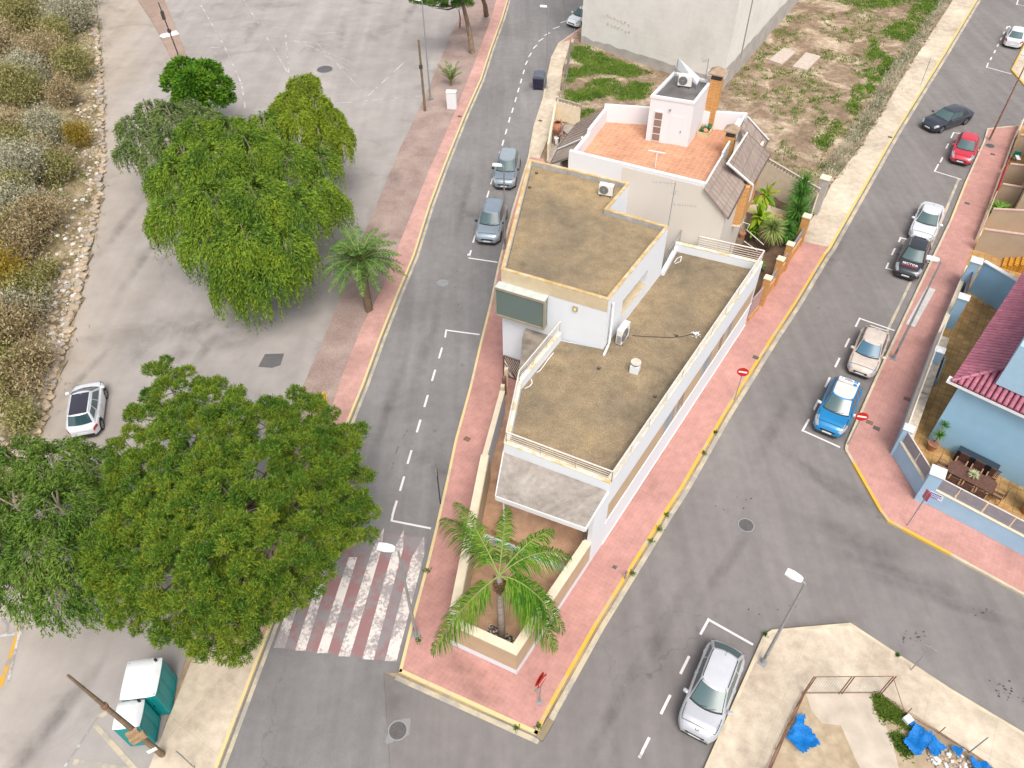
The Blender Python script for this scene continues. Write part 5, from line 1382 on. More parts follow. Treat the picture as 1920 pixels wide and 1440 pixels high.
# small white gable between the slopes
m = MB(); a_, b_, c_ = at(1386, 247, 9.4), at(1378, 268, 9.2), at(1378, 268, 8.0); d_ = at(1392, 256, 8.9); m.add([a_, b_, c_, d_], [(0, 1, 2, 3)]); 
q = at(1380, 262, 8.0); m.box((q.x, q.y + .3, 8.0), (.25, .9, 1.1), rz=math.atan2(ue.y, ue.x) - R(90)); h1(m, 'dormer_cheek', M['neigh'])
# west slopes
slab('side_roof', S(1137, 202, 9.0), S(1105, 252, 8.75), 9.0, S(1046, 276, 7.0), S(1082, 231, 7.1), 7.0, mat=mtw, zb_=8.75, zd_=7.1)
slab('side_roof', S(1105, 258, 8.5), S(1080, 290, 8.5), 8.5, S(1032, 307, 6.9), S(1046, 280, 6.9), 6.9, mat=mtw)
m = MB(); m.tube([at(1101, 256, 8.75), at(1046, 279, 7.06)], .06, 6); m.tube([at(1092, 258, 8.85), at(1090, 266, 8.4)], .09, 6); h1(m, 'roof_trim', M['white_trim'])
m = MB(); m.prism([pt(nsw), pt(nnw), S(1100, 245, 6.9), S(1050, 290, 6.8)], 0, 6.7); h1(m, 'side_wall', M['creamwall'])
# brick bay on the east side
bz0, bz1 = 4.6, 7.3
ba, bb = V2(xy(1372, 421, bz0)), V2(xy(1388, 422, bz0))
m = MB(); bfar = bb + ue * 3.2; m.prism([pt(ba), pt(bb), pt(bfar), pt(ba + ue * 3.2)], bz0, bz1); h1(m, 'brick_bay', M['brick'])
m = MB(); m.prism([pt(ba - ue * .02), pt(bb - ue * .02 + us * .02), pt(bb + ue * .3 + us * .02), pt(ba + ue * .3)], bz0 - .12, bz0); h1(m, 'bay_sill', M['cream'])
q = bb + ue * 1.2; m = MB(); m.prism([pt(q + us * .005), pt(q + ue * .5 + us * .005), pt(q + ue * .5 + us * .04), pt(q + us * .04)], 5.6, 6.8); h1(m, 'window', M['white_trim'])
# stair tower
tp_ = [V2(xy(*p, 11.0)) for p in ((1221, 179), (1303, 192), (1334, 152), (1264, 135))]
m = MB(); m.prism([pt(p) for p in tp_], ZF + .013, 10.85); tw = h1(m, 'stair_tower', M['neigh'])
tow = tp_; m = MB()
for i in range(4):
    a_, b_ = tp_[i], tp_[(i + 1) % 4]; n = Vector((-(b_ - a_).y, (b_ - a_).x)).normalized(); s = 1 if (sum((p for p in tp_), Vector((0, 0))) / 4 - (a_ + b_) / 2).dot(n) > 0 else -1
    e = (b_ - a_).normalized() * .04
    m.prism([pt(a_ - n * s * .04 - e), pt(b_ - n * s * .04 + e), pt(b_ + n * s * .14 - e * 3), pt(a_ + n * s * .14 + e * 3)], 10.852, 11.02 - .003 * i)
q = m.build('tower_coping', M['neigh']); q.parent = tw
q = MB().sheet([pt(p) for p in tp_], 10.87).build('tower_roof', flat('bitumen_roof', (.13, .12, .115), .6, var=.35, scale=.9)); q.parent = tw
fu = (tp_[1] - tp_[0]).normalized(); fn_ = Vector((fu.y, -fu.x))
def tface(s, w_, z0, z1, d0, d1, mm): a_ = tp_[0] + fu * s; mm.prism([pt(a_ + fn_ * d0), pt(a_ + fu * w_ + fn_ * d0), pt(a_ + fu * w_ + fn_ * d1), pt(a_ + fn_ * d1)], z0, z1)
m = MB(); tface(.36, .55, ZF + .1, 10.1, .002, .05, m); wf = m.build('window', M['neigh']); wf.parent = tw
for i in range(4):
    m = MB(); tface(.40, .47, ZF + .15 + i * .48, ZF + .57 + i * .48, .051, .06, m); q = m.build('pane', flat('brown_pane', (.24, .17, .14), .3)) if i == 0 else None
    if q is None: q = m.build('pane', bpy.data.materials['brown_pane'])
    q.parent = wf
m = MB(); tface(1.42, .85, ZF + .05, 9.95, .002, .02, m); dq = m.build('door', M['neigh']); dq.parent = tw
m = MB(); tface(2.1, .06, 8.9, 9.05, .021, .06, m); q = m.build('handle', M['metal']); q.parent = dq
m = MB(); tface(1.25, .1, 10.25, 10.35, .002, .12, m); q = m.build('wall_lamp', M['metal']); q.parent = tw
# chimneys
def chimney(base, zb_, zt, w_, lab_parent=None):
    p = V2(xy(*base, zb_)); an = math.atan2(us.y, us.x)
    o = h1(MB().box((p.x, p.y, zb_), (w_, w_ * .8, zt - zb_), an), 'chimney', M['brick'])
    q = MB().box((p.x, p.y, zt), (w_ * .85, w_ * .62, .36), an).build('flue', M['darkmetal']); q.parent = o
    m = MB(); c_, s_n = math.cos(an), math.sin(an); w2 = w_ * .72
    base_ = [(p.x + x * c_ - y * s_n, p.y + x * s_n + y * c_, zt + .36) for x, y in ((-w2, -w2 * .85), (w2, -w2 * .85), (w2, w2 * .85), (-w2, w2 * .85))]
    m.add(base_ + [(x, y, z + .08) for x, y, z in base_] + [(p.x, p.y, zt + .80)], [(3, 2, 1, 0), (0, 1, 5, 4), (1, 2, 6, 5), (2, 3, 7, 6), (3, 0, 4, 7), (4, 5, 8), (5, 6, 8), (6, 7, 8), (7, 4, 8)])
    q = m.build('cap', flat('chimney_cap', (.36, .26, .18), .9, var=.2)); q.parent = o
chimney((1327, 238), ZF, 11.25, .75); chimney((1362, 292), ZF, 9.35, .62)
# terrace bits
ac_unit(at(1283, 162, 10.88), R(-18), 'air conditioner unit on the grey roof of the stair tower')
o = empty('solar_panel', at(1298, 148, 10.88), 0); m = MB(); a_ = at(1272, 108, 12.35) - o.location; b_ = at(1267, 124, 11.75) - o.location; c_ = at(1307, 157, 11.25) - o.location; d_ = at(1313, 146, 11.6) - o.location
m.add([a_, b_, c_, d_] + [v - Vector((0, 0, .09)) for v in (a_, b_, c_, d_)], [(0, 1, 2, 3), (7, 6, 5, 4), (0, 4, 5, 1), (1, 5, 6, 2), (2, 6, 7, 3), (3, 7, 4, 0)]); m.build('panel', flat('panel_white', (.70, .72, .75), .3, var=.04), o)
m = MB()
for q in (a_, b_, c_, d_): m.tube([tuple(q - Vector((0, 0, .05))), (q.x, q.y, 0)], .02, 5)
m.build('frame', M['metal'], o); tag(o, 'tilted white solar panel on the stair tower roof', 'solar panel')
pa = at(1322, 150, 10.9); aerial((pa.x, pa.y, 10.6), (0, 0, 1.7), 'small television aerial at the back of the stair tower', ((1.55, R(160), 4, .5), (1.5, R(200), 3, .45)))
m = MB(); c0 = at(1330, 168, 10.0)
for k_ in range(2): m.tube([(c0.x - .5 + .12 * i + .2, c0.y - .1 + .25 * math.sin(i * .7 + k_), 10.95 + .28 * math.sin(i * .6 + k_ * 1.2)) for i in range(12)], .03, 5)
tag(m.build('hose', M['white_trim']), 'looped white hose between the stair tower roof and the brick chimney', 'hose')
p = at(1323, 246, ZF + .02); o = empty('planter_box', p, math.atan2(ue.y, ue.x))
m = MB()
for s_2, wv_ in (((0, -.36), (1.7, .04)), ((0, .36), (1.7, .04)), ((-.85, 0), (.04, .76)), ((.85, 0), (.04, .76))): m.box((s_2[0], s_2[1], 0), (wv_[0], wv_[1], .32))
m.build('crate', flat('pale_wood', (.62, .50, .30), .8, var=.12, scale=4), o)
m = MB(); m.box((.35, -.15, .05), (.9, .22, .34), .3, .05); m.box((-.3, .1, .05), (.6, .2, .36), -.2, .05); m.build('green_roll', flat('green_hose', (.02, .14, .05), .6), o)
m = MB(); m.box((-.5, -.1, .1), (.35, .3, .3), .5, .05); m.box((.1, .2, .1), (.3, .25, .25), .1, .04); m.build('parcel', flat('rusty_parcel', (.5, .26, .16), .8), o)
tag(o, 'shallow wooden box of odds and ends beside the stair tower', 'box')
p = at(1228, 314, ZF + .02); o = empty('clothes_post', p); MB().tube([(0, 0, 0), (0, 0, 1.05)], .035, 8).build('post', M['white_trim'], o)
MB().tube([(-.5, .2, 1.05), (.5, -.2, 1.05)], .04, 6).build('crossbar', M['white_trim'], o); tag(o, 'white T shaped clothes line post on the terracotta terrace', 'clothes post')
p = at(1352, 235, ZF + .02); o = empty('folding_rack', p, math.atan2(us.y, us.x)); m = MB()
for x in (-.55, .55):
    for y in (-.15, .15): m.tube([(x, y, 0), (x, y * .4, 1.0)], .018, 5)
m.tube([(-.55, 0, 1.0), (.55, 0, 1.0)], .02, 5); m.build('frame', M['metal'], o); MB().box((0, 0, .45), (1.0, .25, .05)).build('shelf', M['white_trim'], o)
tag(o, 'white metal rack against the back parapet of the terracotta terrace', 'rack')
# ================================================================ BACK LOT, GREY BUILDING
t = NT('weedy_soil'); f = t.noise(.35, 9, .68, dist=.6); f2 = t.noise(2.4, 7, .7); f3 = t.noise(10, 3, .6)
a = t.ramp(f, [(.32, (.19, .135, .09)), (.50, (.28, .205, .14)), (.58, (.42, .325, .235)), (.70, (.55, .45, .34))])
a = t.mix(.6, a, t.ramp(f2, [(.32, .22), (.66, .72)]), 'OVERLAY'); a = t.mix(.3, a, t.ramp(f3, [(.3, .3), (.7, .7)]), 'OVERLAY')
t.bump(f2, .8, .15); M['soil'] = t.out(a, .95, spec=.1)
LOT = [xy(*p) for p in ((1290, -60), (1105, 50), (1087, 62), (1066, 92), (1055, 130), (1047, 190), (1040, 226), (1075, 240), (1140, 300), (1300, 420), (1520, 352), (1557, 350), (1613, 277), (1707, 123), (1787, 0), (1800, -60))]
# uneven ground: a grid cut to the lot
from mathutils import noise as mn
def inside(x, y, P):
    c = False; n = len(P); j = n - 1
    for i in range(n):
        if (P[i][1] > y) != (P[j][1] > y) and x < (P[j][0] - P[i][0]) * (y - P[i][1]) / (P[j][1] - P[i][1]) + P[i][0]: c = not c
        j = i
    return c
def terrain(name, P, step, amp, z0, mat, fz=None):
    xs_ = [p[0] for p in P]; ys_ = [p[1] for p in P]; x0, x1, y0, y1 = min(xs_), max(xs_), min(ys_), max(ys_)
    nx = int((x1 - x0) / step) + 2; ny = int((y1 - y0) / step) + 2; idx = {}; vs = []; fs = []
    def vid(i, j):
        if (i, j) not in idx:
            x = x0 + i * step; y = y0 + j * step; z = z0 + amp * (mn.noise(Vector((x * .35, y * .35, 0))) + .5 * mn.noise(Vector((x * 1.2, y * 1.2, 5)))) + (fz(x, y) if fz else 0)
            idx[(i, j)] = len(vs); vs.append((x, y, z))
        return idx[(i, j)]
    for i in range(nx):
        for j in range(ny):
            if inside(x0 + (i + .5) * step, y0 + (j + .5) * step, P): fs.append((vid(i, j), vid(i + 1, j), vid(i + 1, j + 1), vid(i, j + 1)))
    return struct(mesh_obj(name, vs, fs, mat, smooth=True)), (lambda x, y: z0 + amp * (mn.noise(Vector((x * .35, y * .35, 0))) + .5 * mn.noise(Vector((x * 1.2, y * 1.2, 5)))) + (fz(x, y) if fz else 0))
struct(MB().sheet(LOT, .02).build('back_lot_base', M['soil']))
def edge_drop(P, w_=1.2):
    return lambda x, y: 0
_, lot_z = terrain('back_lot', LOT, .45, .16, .12, M['soil'])
for pts, lab in (([(1441, 113), (1470, 90), (1492, 98), (1466, 121)], 'left one of the two pale concrete slabs in the weedy lot'), ([(1486, 125), (1511, 99), (1539, 106), (1513, 132)], 'right one of the two pale concrete slabs in the weedy lot')):
    o = MB().prism([xy(*p, .3) for p in pts], .1, .36).build('concrete_slab', flat('slab_pale', (.50, .42, .36), .9, var=.15)) ; tag(o, lab, 'slab')
# grey building
gA, gB, gC = V2(xy(1089, 82)), V2(xy(1352, 172)), V2(xy(1500, 0)); gC = gB + (gC - gB) * 1.35; gD = gA + (gC - gB)
t = NT('grey_render'); f = t.noise(.25, 7, .65, co=t.coord(0, (1, 1, .8))); f2 = t.noise(1.5, 6, .7, co=t.coord(0, (.6, .6, 2.5)))
a = t.mix(.4, t.ramp(f, [(.3, (.62, .59, .54)), (.5, (.72, .70, .66)), (.7, (.78, .77, .74))]), t.ramp(f2, [(.3, .38), (.7, .6)]), 'OVERLAY'); t.bump(f2, .3, .03); M['grey_render'] = t.out(a, .95, spec=.1)
G0 = empty('blank_building', (gB.x, gB.y, 0)); 
def gb(m, name, mats, parent=None):
    o = m.build(name, mats); o.parent = parent or G0
    if parent is None: o.matrix_parent_inverse = Matrix.Translation(-G0.location)
    return o
gb(MB().prism([pt(p) for p in (gA, gB, gC, gD)], 0, 15), 'wall', M['grey_render'])
ug = (gB - gA).normalized(); ng = Vector((ug.y, -ug.x)); vg = (gC - gB).normalized(); mg = Vector((vg.y, -vg.x))
m = MB(); vs = []; n = 40
for i in range(n + 1):
    p = gA + ug * ((gB - gA).length * i / n) + ng * .03; vs += [(p.x, p.y, 0), (p.x, p.y, .75 + .35 * i / n + .25 * mn.noise(Vector((i * .4, 0, 0))))]
m.add(vs, [(2 * i, 2 * i + 2, 2 * i + 3, 2 * i + 1) for i in range(n)]); vs = []
for i in range(n + 1):
    p = gB + vg * ((gC - gB).length * i / n) + mg * .03; vs += [(p.x, p.y, 0), (p.x, p.y, 2.1 + .3 * mn.noise(Vector((i * .5, 3, 0))))]
m.add(vs, [(2 * i, 2 * i + 2, 2 * i + 3, 2 * i + 1) for i in range(n)]); gb(m, 'plinth', flat('dark_cement', (.42, .39, .36), .95, var=.15, scale=1))
q = gB + vg * 5.4; m = MB(); m.prism([pt(q), pt(q + vg * 2.6), pt(q + vg * 2.6 + mg * .06), pt(q + mg * .06)], 6.2, 9.5); wq = gb(m, 'window', M['white_trim'])
m = MB(); m.prism([pt(q + vg * .15 + mg * .061), pt(q + vg * 2.45 + mg * .061), pt(q + vg * 2.45 + mg * .08), pt(q + vg * .15 + mg * .08)], 6.4, 9.4); q2 = m.build('pane', flat('pale_shutter', (.62, .66, .70), .5)); q2.parent = wq
q = gB + vg * 4.4 + mg * .06; m = MB(); m.tube([(q.x, q.y, 1.5), (q.x, q.y, 15)], .05, 6); gb(m, 'drainpipe', M['metal'])
m = MB(); r_ = random.Random(5)
for k in range(2):
    s = 2.9 + k * .1
    for i in range(7):
        z = 3.4 - k * .75 - i * .04; s0_ = s + i * .42 + r_.random() * .1; P_ = []
        for j in range(6):
            w_ = gA + ug * (s0_ + .26 * r_.random()) + ng * .045; P_.append((w_.x, w_.y, z + .35 * r_.random()))
        m.tube(P_, .016, 4, smooth=False)
gb(m, 'graffiti', flat('faded_red_spray', (.62, .46, .38), .9))
tag(G0, 'tall blank grey rendered building with faded red scrawl, behind the terrace house', 'building')

# lot fences along the left pavement
fm = M['metal']
fp = [((1047, 220), 2.3), ((1053, 198), 2.3), ((1060, 174), 2.2), ((1064, 140), 2.2), ((1068, 116), 2.3), ((1075, 97), 2.3), ((1087, 76), 4.5)]
fpl = ['nearest the low openwork wall', 'just above the openwork wall, second from it', 'midway up the small weedy plot', 'at the lower end of the mesh fence', 'at the upper end of the mesh fence', 'between the mesh fence and the blank grey building', 'tallest, against the corner of the blank grey building']
for (q, h_) in fp:
    p = at(*q, .13); o = empty('fence_post', p); MB().tube([(0, 0, 0), (0, 0, h_)], .03, 6).build('post', fm, o); MB().box((0, 0, 0), (.1, .1, .12)).build('foot', M['concrete'], o)
    tag(o, 'thin grey fence post ' + fpl.pop(0), 'post', 'fence posts beside the left-hand lot edge')
m = MB(); a_, b_ = at(1062, 150, .13), at(1068, 112, .13)
for z in (.3, 1.0, 1.7, 2.1): m.tube([a_ + Vector((0, 0, z)), b_ + Vector((0, 0, z))], .014, 4)
for i in range(14): p = a_.lerp(b_, i / 13); m.tube([p + Vector((0, 0, .1)), p + Vector((0, 0, 2.2))], .012, 4)
tag(m.build('mesh_fence', fm), 'short piece of grey mesh fence beside the cement pavement', 'fence')
# openwork wall + storage yard west of the terrace house
def lattice(a, b, z0, z1, top, mat, lab, th=.14):
    a, b = V2(a), V2(b); d = (b - a).normalized(); L_ = (b - a).length; o = empty('garden_wall', (a.x, a.y, 0), math.atan2(d.y, d.x))
    m = MB(); m.box((L_ / 2, 0, 0), (L_, th, z0)); m.build('wall', mat, o)
    m = MB(); n = max(2, int(L_ / .3))
    for i in range(n + 1): m.box((L_ * i / n, 0, z0), (.1, th * .9, z1 - z0))
    m.box((L_ / 2, 0, z1), (L_ + .1, th * 1.1, .06)); m.build('openwork', top, o)
    return tag(o, lab, 'wall')
lattice(xy(1027, 300, .13), xy(1041, 222, .13), 1.3, 1.55, M['cream'], M['cream'], 'low cream openwork wall in front of the stored junk, by the cement pavement')
lattice(xy(1042, 223, .13), xy(1086, 236, .13), 1.8, 2.05, M['block'], M['cream'], 'grey block wall with a pierced cream top beside the weedy lot, left of the terrace house')
struct(MB().prism([xy(1041, 228, .13), xy(1100, 240, .13), xy(1090, 340, .13), xy(1024, 302, .13)], 0, .14).build('yard_floor', M['concrete']))
for i, (q, c, sz, nm, lab) in enumerate((((1045, 247), (.46, .20, .12), .42, 'terracotta_jar', 'big terracotta jar in the narrow yard beside the cement pavement'), ((1042, 262), (.16, .09, .06), .36, 'scrap_pile', 'dark rusty scrap below the terracotta jar'), ((1054, 256), (.32, .22, .18), .3, 'scrap_pile', 'upright rusty bars leaning in the narrow yard'))):
    p = at(*q, .3); o = empty(nm, (p.x, p.y, .14)); m = MB()
    if i == 0:
        n = 16; prof = [(.2, 0), (.38, .3), (.44, .6), (.36, .9), (.22, 1.0), (.27, 1.08)]; vs = [(r * math.cos(2 * math.pi * k / n), r * math.sin(2 * math.pi * k / n), z) for r, z in prof for k in range(n)]
        m.add(vs, [(a * n + k, a * n + (k + 1) % n, a * n + n + (k + 1) % n, a * n + n + k) for a in range(len(prof) - 1) for k in range(n)], True)
    else:
        r_ = random.Random(i)
        for k in range(9): m.tube([(r_.uniform(-.5, .5), r_.uniform(-.7, .7), 0), (r_.uniform(-.5, .5), r_.uniform(-.7, .7), r_.uniform(.5, 1.4))], .04, 5)
    m.build('body' if i == 0 else 'bars', flat(nm + str(i), c, .85, var=.25), o); tag(o, lab, 'jar' if i == 0 else 'scrap')
p = at(1042, 266, .2); o = empty('bucket', (p.x, p.y, .14)); MB().tube([(0, 0, 0), (0, 0, .45)], [.2, .26], 14).build('pail', M['white_trim'], o); MB().tube([(-.25, 0, .45), (0, 0, .62), (.25, 0, .45)], .012, 5).build('handle', M['metal'], o); tag(o, 'white bucket at the end of the narrow yard', 'bucket')

# garden of the terrace house (right side)
GN = xy(1404, 352, .13); GE = V2(xy(1552, 373, .13))
lattice(xy(1418, 345, .13), xy(1533, 393, .13) if False else xy(1520, 408, .13), 2.3, 2.55, M['block'], M['cream'], 'tall grey block boundary wall with a pierced top, behind the garden plants')
struct(MB().prism([xy(1400, 350, .13), xy(1520, 402, .13), xy(1498, 440, .13), xy(1410, 590, .13), xy(1330, 640, .13), xy(1250, 520, .13)], 0, .145).build('garden_ground', flat('garden_soil', (.16, .10, .065), .95, var=.35, scale=1.2)))
struct(MB().prism([xy(1411, 375, .13), xy(1478, 398, .13), xy(1465, 420, .13), xy(1400, 398, .13)], .14, .16).build('garden_path', flat('garden_paving', (.62, .50, .34), .9, var=.08)))
def pier(q, zt, w_, lab, mat, cap, h0=.13, group=None):
    p = at(*q, h0); o = empty('gate_pier', (p.x, p.y, h0), ST); MB().box((0, 0, 0), (w_, w_, zt)).build('shaft', mat, o); MB().box((0, 0, zt), (w_ + .08, w_ + .08, .07)).build('cap', cap, o)
    return tag(o, lab, 'pier', group)
gp = [((1426, 570), 2.15), ((1450, 533), 2.1), ((1468, 505), 2.1)]
for (q, h_), lab in zip(gp, ('brick pier with a pale cap, nearest to the end wall of the white house', 'middle brick pier of the three along the garden front', 'brick pier nearest the planted end of the garden front')): pier(q, h_, .42, lab, M['brick'], M['cream'], group='brick piers along the garden front')
def panel_fence(a, b, z0, z1, lab, mat, nm='panel_fence'):
    a, b = V2(a), V2(b); d = (b - a).normalized(); L_ = (b - a).length; o = empty(nm, (a.x, a.y, .13), math.atan2(d.y, d.x)); m = MB(); m.box((L_ / 2, 0, 0), (L_, .2, z0)); m.build('low_wall', M['brick'], o)
    m = MB(); m.box((L_ / 2, 0, z0), (L_, .05, z1 - z0)); m.box((L_ / 2, 0, z1), (L_, .08, .05)); m.build('panel', mat, o); return tag(o, lab, 'fence')
pk = flat('pinkish_panel', (.42, .28, .27), .8, var=.08); gyp = flat('grey_panel', (.26, .25, .28), .7, var=.12)
P = [xy(1400, 602, .13), xy(1420, 578, .13), xy(1432, 560, .13), xy(1446, 541, .13), xy(1454, 526, .13), xy(1465, 511, .13), xy(1472, 499, .13), xy(1496, 463, .13)]
panel_fence(P[0], P[1], .3, 1.75, 'pinkish gate panel between the white house and the first brick pier', pk)
panel_fence(P[2], P[3], .9, 1.6, 'grey panel over low brick between the first and middle piers', gyp)
panel_fence(P[4], P[5], .9, 1.6, 'grey panel over low brick between the middle and last piers', gyp)
panel_fence(P[6], P[7], .8, 1.5, 'grey panel over low brick running up to the planted corner', gyp)
pier((1497, 457), 2.3, .5, 'brick pier with an openwork cap under the spiky plants', M['brick'], M['cream'], group=None)
lattice(xy(1497, 450, .13), xy(1445, 432, .13), 1.3, 1.5, M['brick'], M['cream'], 'brick cross wall with a pierced cream top between the spiky plants')
pier((1527, 398), 2.9, .62, 'tall grey cement pier at the far end of the garden wall', flat('cement_pier', (.42, .39, .36), .9, var=.12), M['cream'])
o = empty('garden_gate', at(1508, 424, .13), ST); MB().box((0, 0, .1), (1.9, .05, 1.9)).build('panel', M['darkmetal'], o); MB().box((0, -.04, 1.0), (.1, .05, .1)).build('handle', M['metal'], o); tag(o, 'dark metal gate between the brick pier and the tall grey pier', 'gate')
# handrails in the garden
def hrail(pts, lab, bars=True):
    o = empty('hand_rail', tuple(pts[0])); P_ = [Vector(p) - Vector(pts[0]) for p in pts]; MB().tube(P_, .03, 6).build('rail', M['rail'], o); m = MB()
    for a, b in zip(P_, P_[1:]):
        n = max(1, int((b - a).length / .22))
        for i in range(n + 1): p = a.lerp(b, i / n); m.tube([(p.x, p.y, p.z - 1.0), tuple(p)], .012, 4, smooth=False)
    m.build('bar', M['darkmetal'], o)['kind'] = 'stuff'; tag(o, lab, 'hand rail')
hrail([at(1391, 416, 2.2), at(1406, 421, 2.2), at(1400, 431, 2.0), at(1432, 459, 1.2)], 'cream hand rail of the garden steps beside the spiky plants')
hrail([at(1395, 452, 1.2), at(1420, 470, 1.0)], 'low dark hand rail at the foot of the garden steps')
struct(MB().prism([xy(1368, 440, .13), xy(1395, 425, .13), xy(1390, 470, .13), xy(1366, 470, .13)], .14, 1.1).build('garden_steps', flat('step_brown', (.25, .18, .13), .9, var=.25)))
p = at(1391, 446, 1.1); o = empty('flower_pot', p); MB().tube([(0, 0, 0), (0, 0, .4)], [.16, .24], 14).build('pot', flat('terracotta_pot', (.40, .18, .09), .85), o); MB().disc((0, 0), .2, .36, 14, .03).build('soil', M['rust'], o); tag(o, 'brown flower pot on the garden landing beside the rail', 'flower pot')

# ================================================================ PALE BLUE HOUSE
M['blue'] = flat('pale_blue_render', (.29, .48, .63), .85, var=.05, scale=1.2); M['blue_wall'] = flat('pale_blue_wall', (.32, .49, .64), .85, var=.06, scale=1.2)
M['ochre_tile'] = tiled('ochre_patio', (.50, .30, .12), R(33), .42, .42, .022, .6, mc=(.33, .17, .07), big=.7, shade=.82)
BW = [V2(xy(*p, .13)) for p in ((1816, 484), (1784, 560), (1746, 650), (1706, 756), (1671, 850), (1723, 937), (1920, 1043), (2030, 1102))]
hcen = V2(xy(1850, 850, .13))
struct(MB().prism([pt(p) for p in BW[:1] + BW[3:]] + [xy(2060, 900, .13), xy(1990, 500, .13)], .0, .142).build('patio', M['ochre_tile']))
def bwall(name, a, b, zt, lab, sill=True, panel=None, th=.2, splits=3):
    d = (b - a).normalized(); L_ = (b - a).length; s = 1 if Vector((-d.y, d.x)).dot(hcen - a) > 0 else -1
    o = empty(name, (a.x, a.y, .13), math.atan2(d.y, d.x)); y = s * th / 2
    MB().box((L_ / 2, y, 0), (L_, th, zt)).build('wall', M['blue_wall'], o)
    if sill: MB().box((L_ / 2, y, zt), (L_ + .02, th + .06, .05)).build('sill', M['cream'], o)
    if panel:
        for i in range(splits):
            w_ = L_ / splits
            MB().box((w_ * (i + .5), y, zt + .10), (w_ - .12, .04, panel)).build('panel', gyp if splits != 4 else flat('milky_panel', (.60, .58, .55), .4, var=.12, scale=4), o)
        m = MB()
        for i in range(splits + 1): m.box((min(L_ - .04, max(.04, L_ * i / splits)), y, zt + .05), (.05, .07, panel + .06))
        m.box((L_ / 2, y, zt + .11 + panel), (L_, .06, .035)); m.build('rail', M['rail'], o)
    if splits == 4: MB().box((L_ / 2, s * (th + .24), zt - .12), (L_ - .1, .44, .05)).build('ledge', flat('weathered_ledge', (.52, .44, .36), .9, var=.28, scale=3), o)
    return tag(o, lab, 'wall')
bwall('garden_wall', BW[4], BW[5], 1.15, 'short pale blue wall with two grey panels, cutting the pavement corner', panel=.72, splits=2)
bwall('garden_wall', BW[5], BW[7], 1.15, 'pale blue wall with grey panels beside the wooden table', panel=.72, splits=6)
bwall('garden_wall', BW[3], BW[4], 1.15, 'pale blue wall with milky panels, next to the two small pavement covers', panel=.72, splits=4)
bwall('garden_wall', BW[2], BW[3], 1.15, 'pale blue wall with milky panels behind the long lamp post', panel=.72, splits=4)
bwall('garden_wall', BW[0] - (BW[0] - BW[1]) * .5, BW[2], 1.0, 'pale blue wall stretch with a dark metal gate, at the far end of the patio', sill=True)
def bpier(p, zt, w_, lab):
    o = empty('gate_pier', (p.x, p.y, .13), ST); MB().box((0, 0, 0), (w_, w_, zt)).build('shaft', M['blue_wall'], o)
    m = MB(); m.box((0, 0, zt), (w_ + .1, w_ + .1, .05)); h_ = (w_ + .06) / 2
    m.add([(-h_, -h_, zt + .05), (h_, -h_, zt + .05), (h_, h_, zt + .05), (-h_, h_, zt + .05), (0, 0, zt + .16)], [(0, 1, 4), (1, 2, 4), (2, 3, 4), (3, 0, 4)]); m.build('cap', M['white_trim'], o)
    return tag(o, lab, 'pier', 'pale blue piers of the garden wall')
bpier(BW[4] + (hcen - BW[4]).normalized() * .2, 2.1, .42, 'pale blue pier where the wall turns at the pavement corner')
bpier(BW[5] + (hcen - BW[5]).normalized() * .2, 2.2, .62, 'stout pale blue pier behind the street name sign')
bpier(V2(xy(1738, 702, .13)), 2.0, .45, 'pale blue pier next to the blue plant trough')
bpier(V2(xy(1778, 612, .13)), 2.4, .55, 'pale blue pier beside the dark gate, second from the far end')
bpier(V2(xy(1800, 548, .13)), 2.6, .60, 'tallest pale blue pier, at the far end by the blue cross wall')
o = empty('patio_gate', (0, 0, 0)); a_, b_ = at(1803, 545, .13), at(1786, 600, .13); m = MB(); m.prism(seg(a_, b_, .05), .2, 2.0); m.build('panel', gyp, o); m = MB(); m.prism(seg(a_, b_, .08), 2.0, 2.06); m.build('rail', M['darkmetal'], o); o.location = (0, 0, 0); tag(o, 'grey sliding gate between the two tall blue piers', 'gate')
# plant trough
o = empty('plant_trough', at(1752, 700, .14), ST); m = MB()
for c_, s_z in (((0, .2), (2.2, .06)), ((0, -.2), (2.2, .06)), ((1.1, 0), (.06, .46)), ((-1.1, 0), (.06, .46))): m.box((c_[0], c_[1], 0), (s_z[0], s_z[1], .55))
m.build('trough', M['blue'], o); MB().box((0, 0, 0), (2.15, .36, .3)).build('soil', M['rust'], o); tag(o, 'long pale blue plant trough against the inside of the garden wall', 'trough')
# cross wall at the north end
xa, xb = V2(xy(1817, 546, .13)), V2(xy(1880, 586, .13)); m = MB(); o = empty('cross_wall', (xa.x, xa.y, .13)); dd_ = (xb - xa).normalized(); xe = xa + dd_ * 6
MB().wall((0, 0), tuple(xe - xa), 0, 2.45, .2).build('wall', M['blue'], o); MB().wall((-.05, 0), tuple(xe - xa), 2.45, 2.52, .28).build('coping', M['white_trim'], o); tag(o, 'pale blue cross wall with a white coping at the far end of the patio', 'wall')
# the house
hA = V2(xy(1738, 824, .13)); uA = (V2(xy(1907, 909, .13)) - hA).normalized(); vA = Vector((-uA.y, uA.x))
if (V2(xy(1905, 509, 4.7)) - hA).dot(vA) < 0: vA = -vA
B0 = empty('blue_house', (hA.x, hA.y, .13), math.atan2(uA.y, uA.x)); tag(B0, 'pale blue house with a wine red tiled roof on the right edge', 'house')
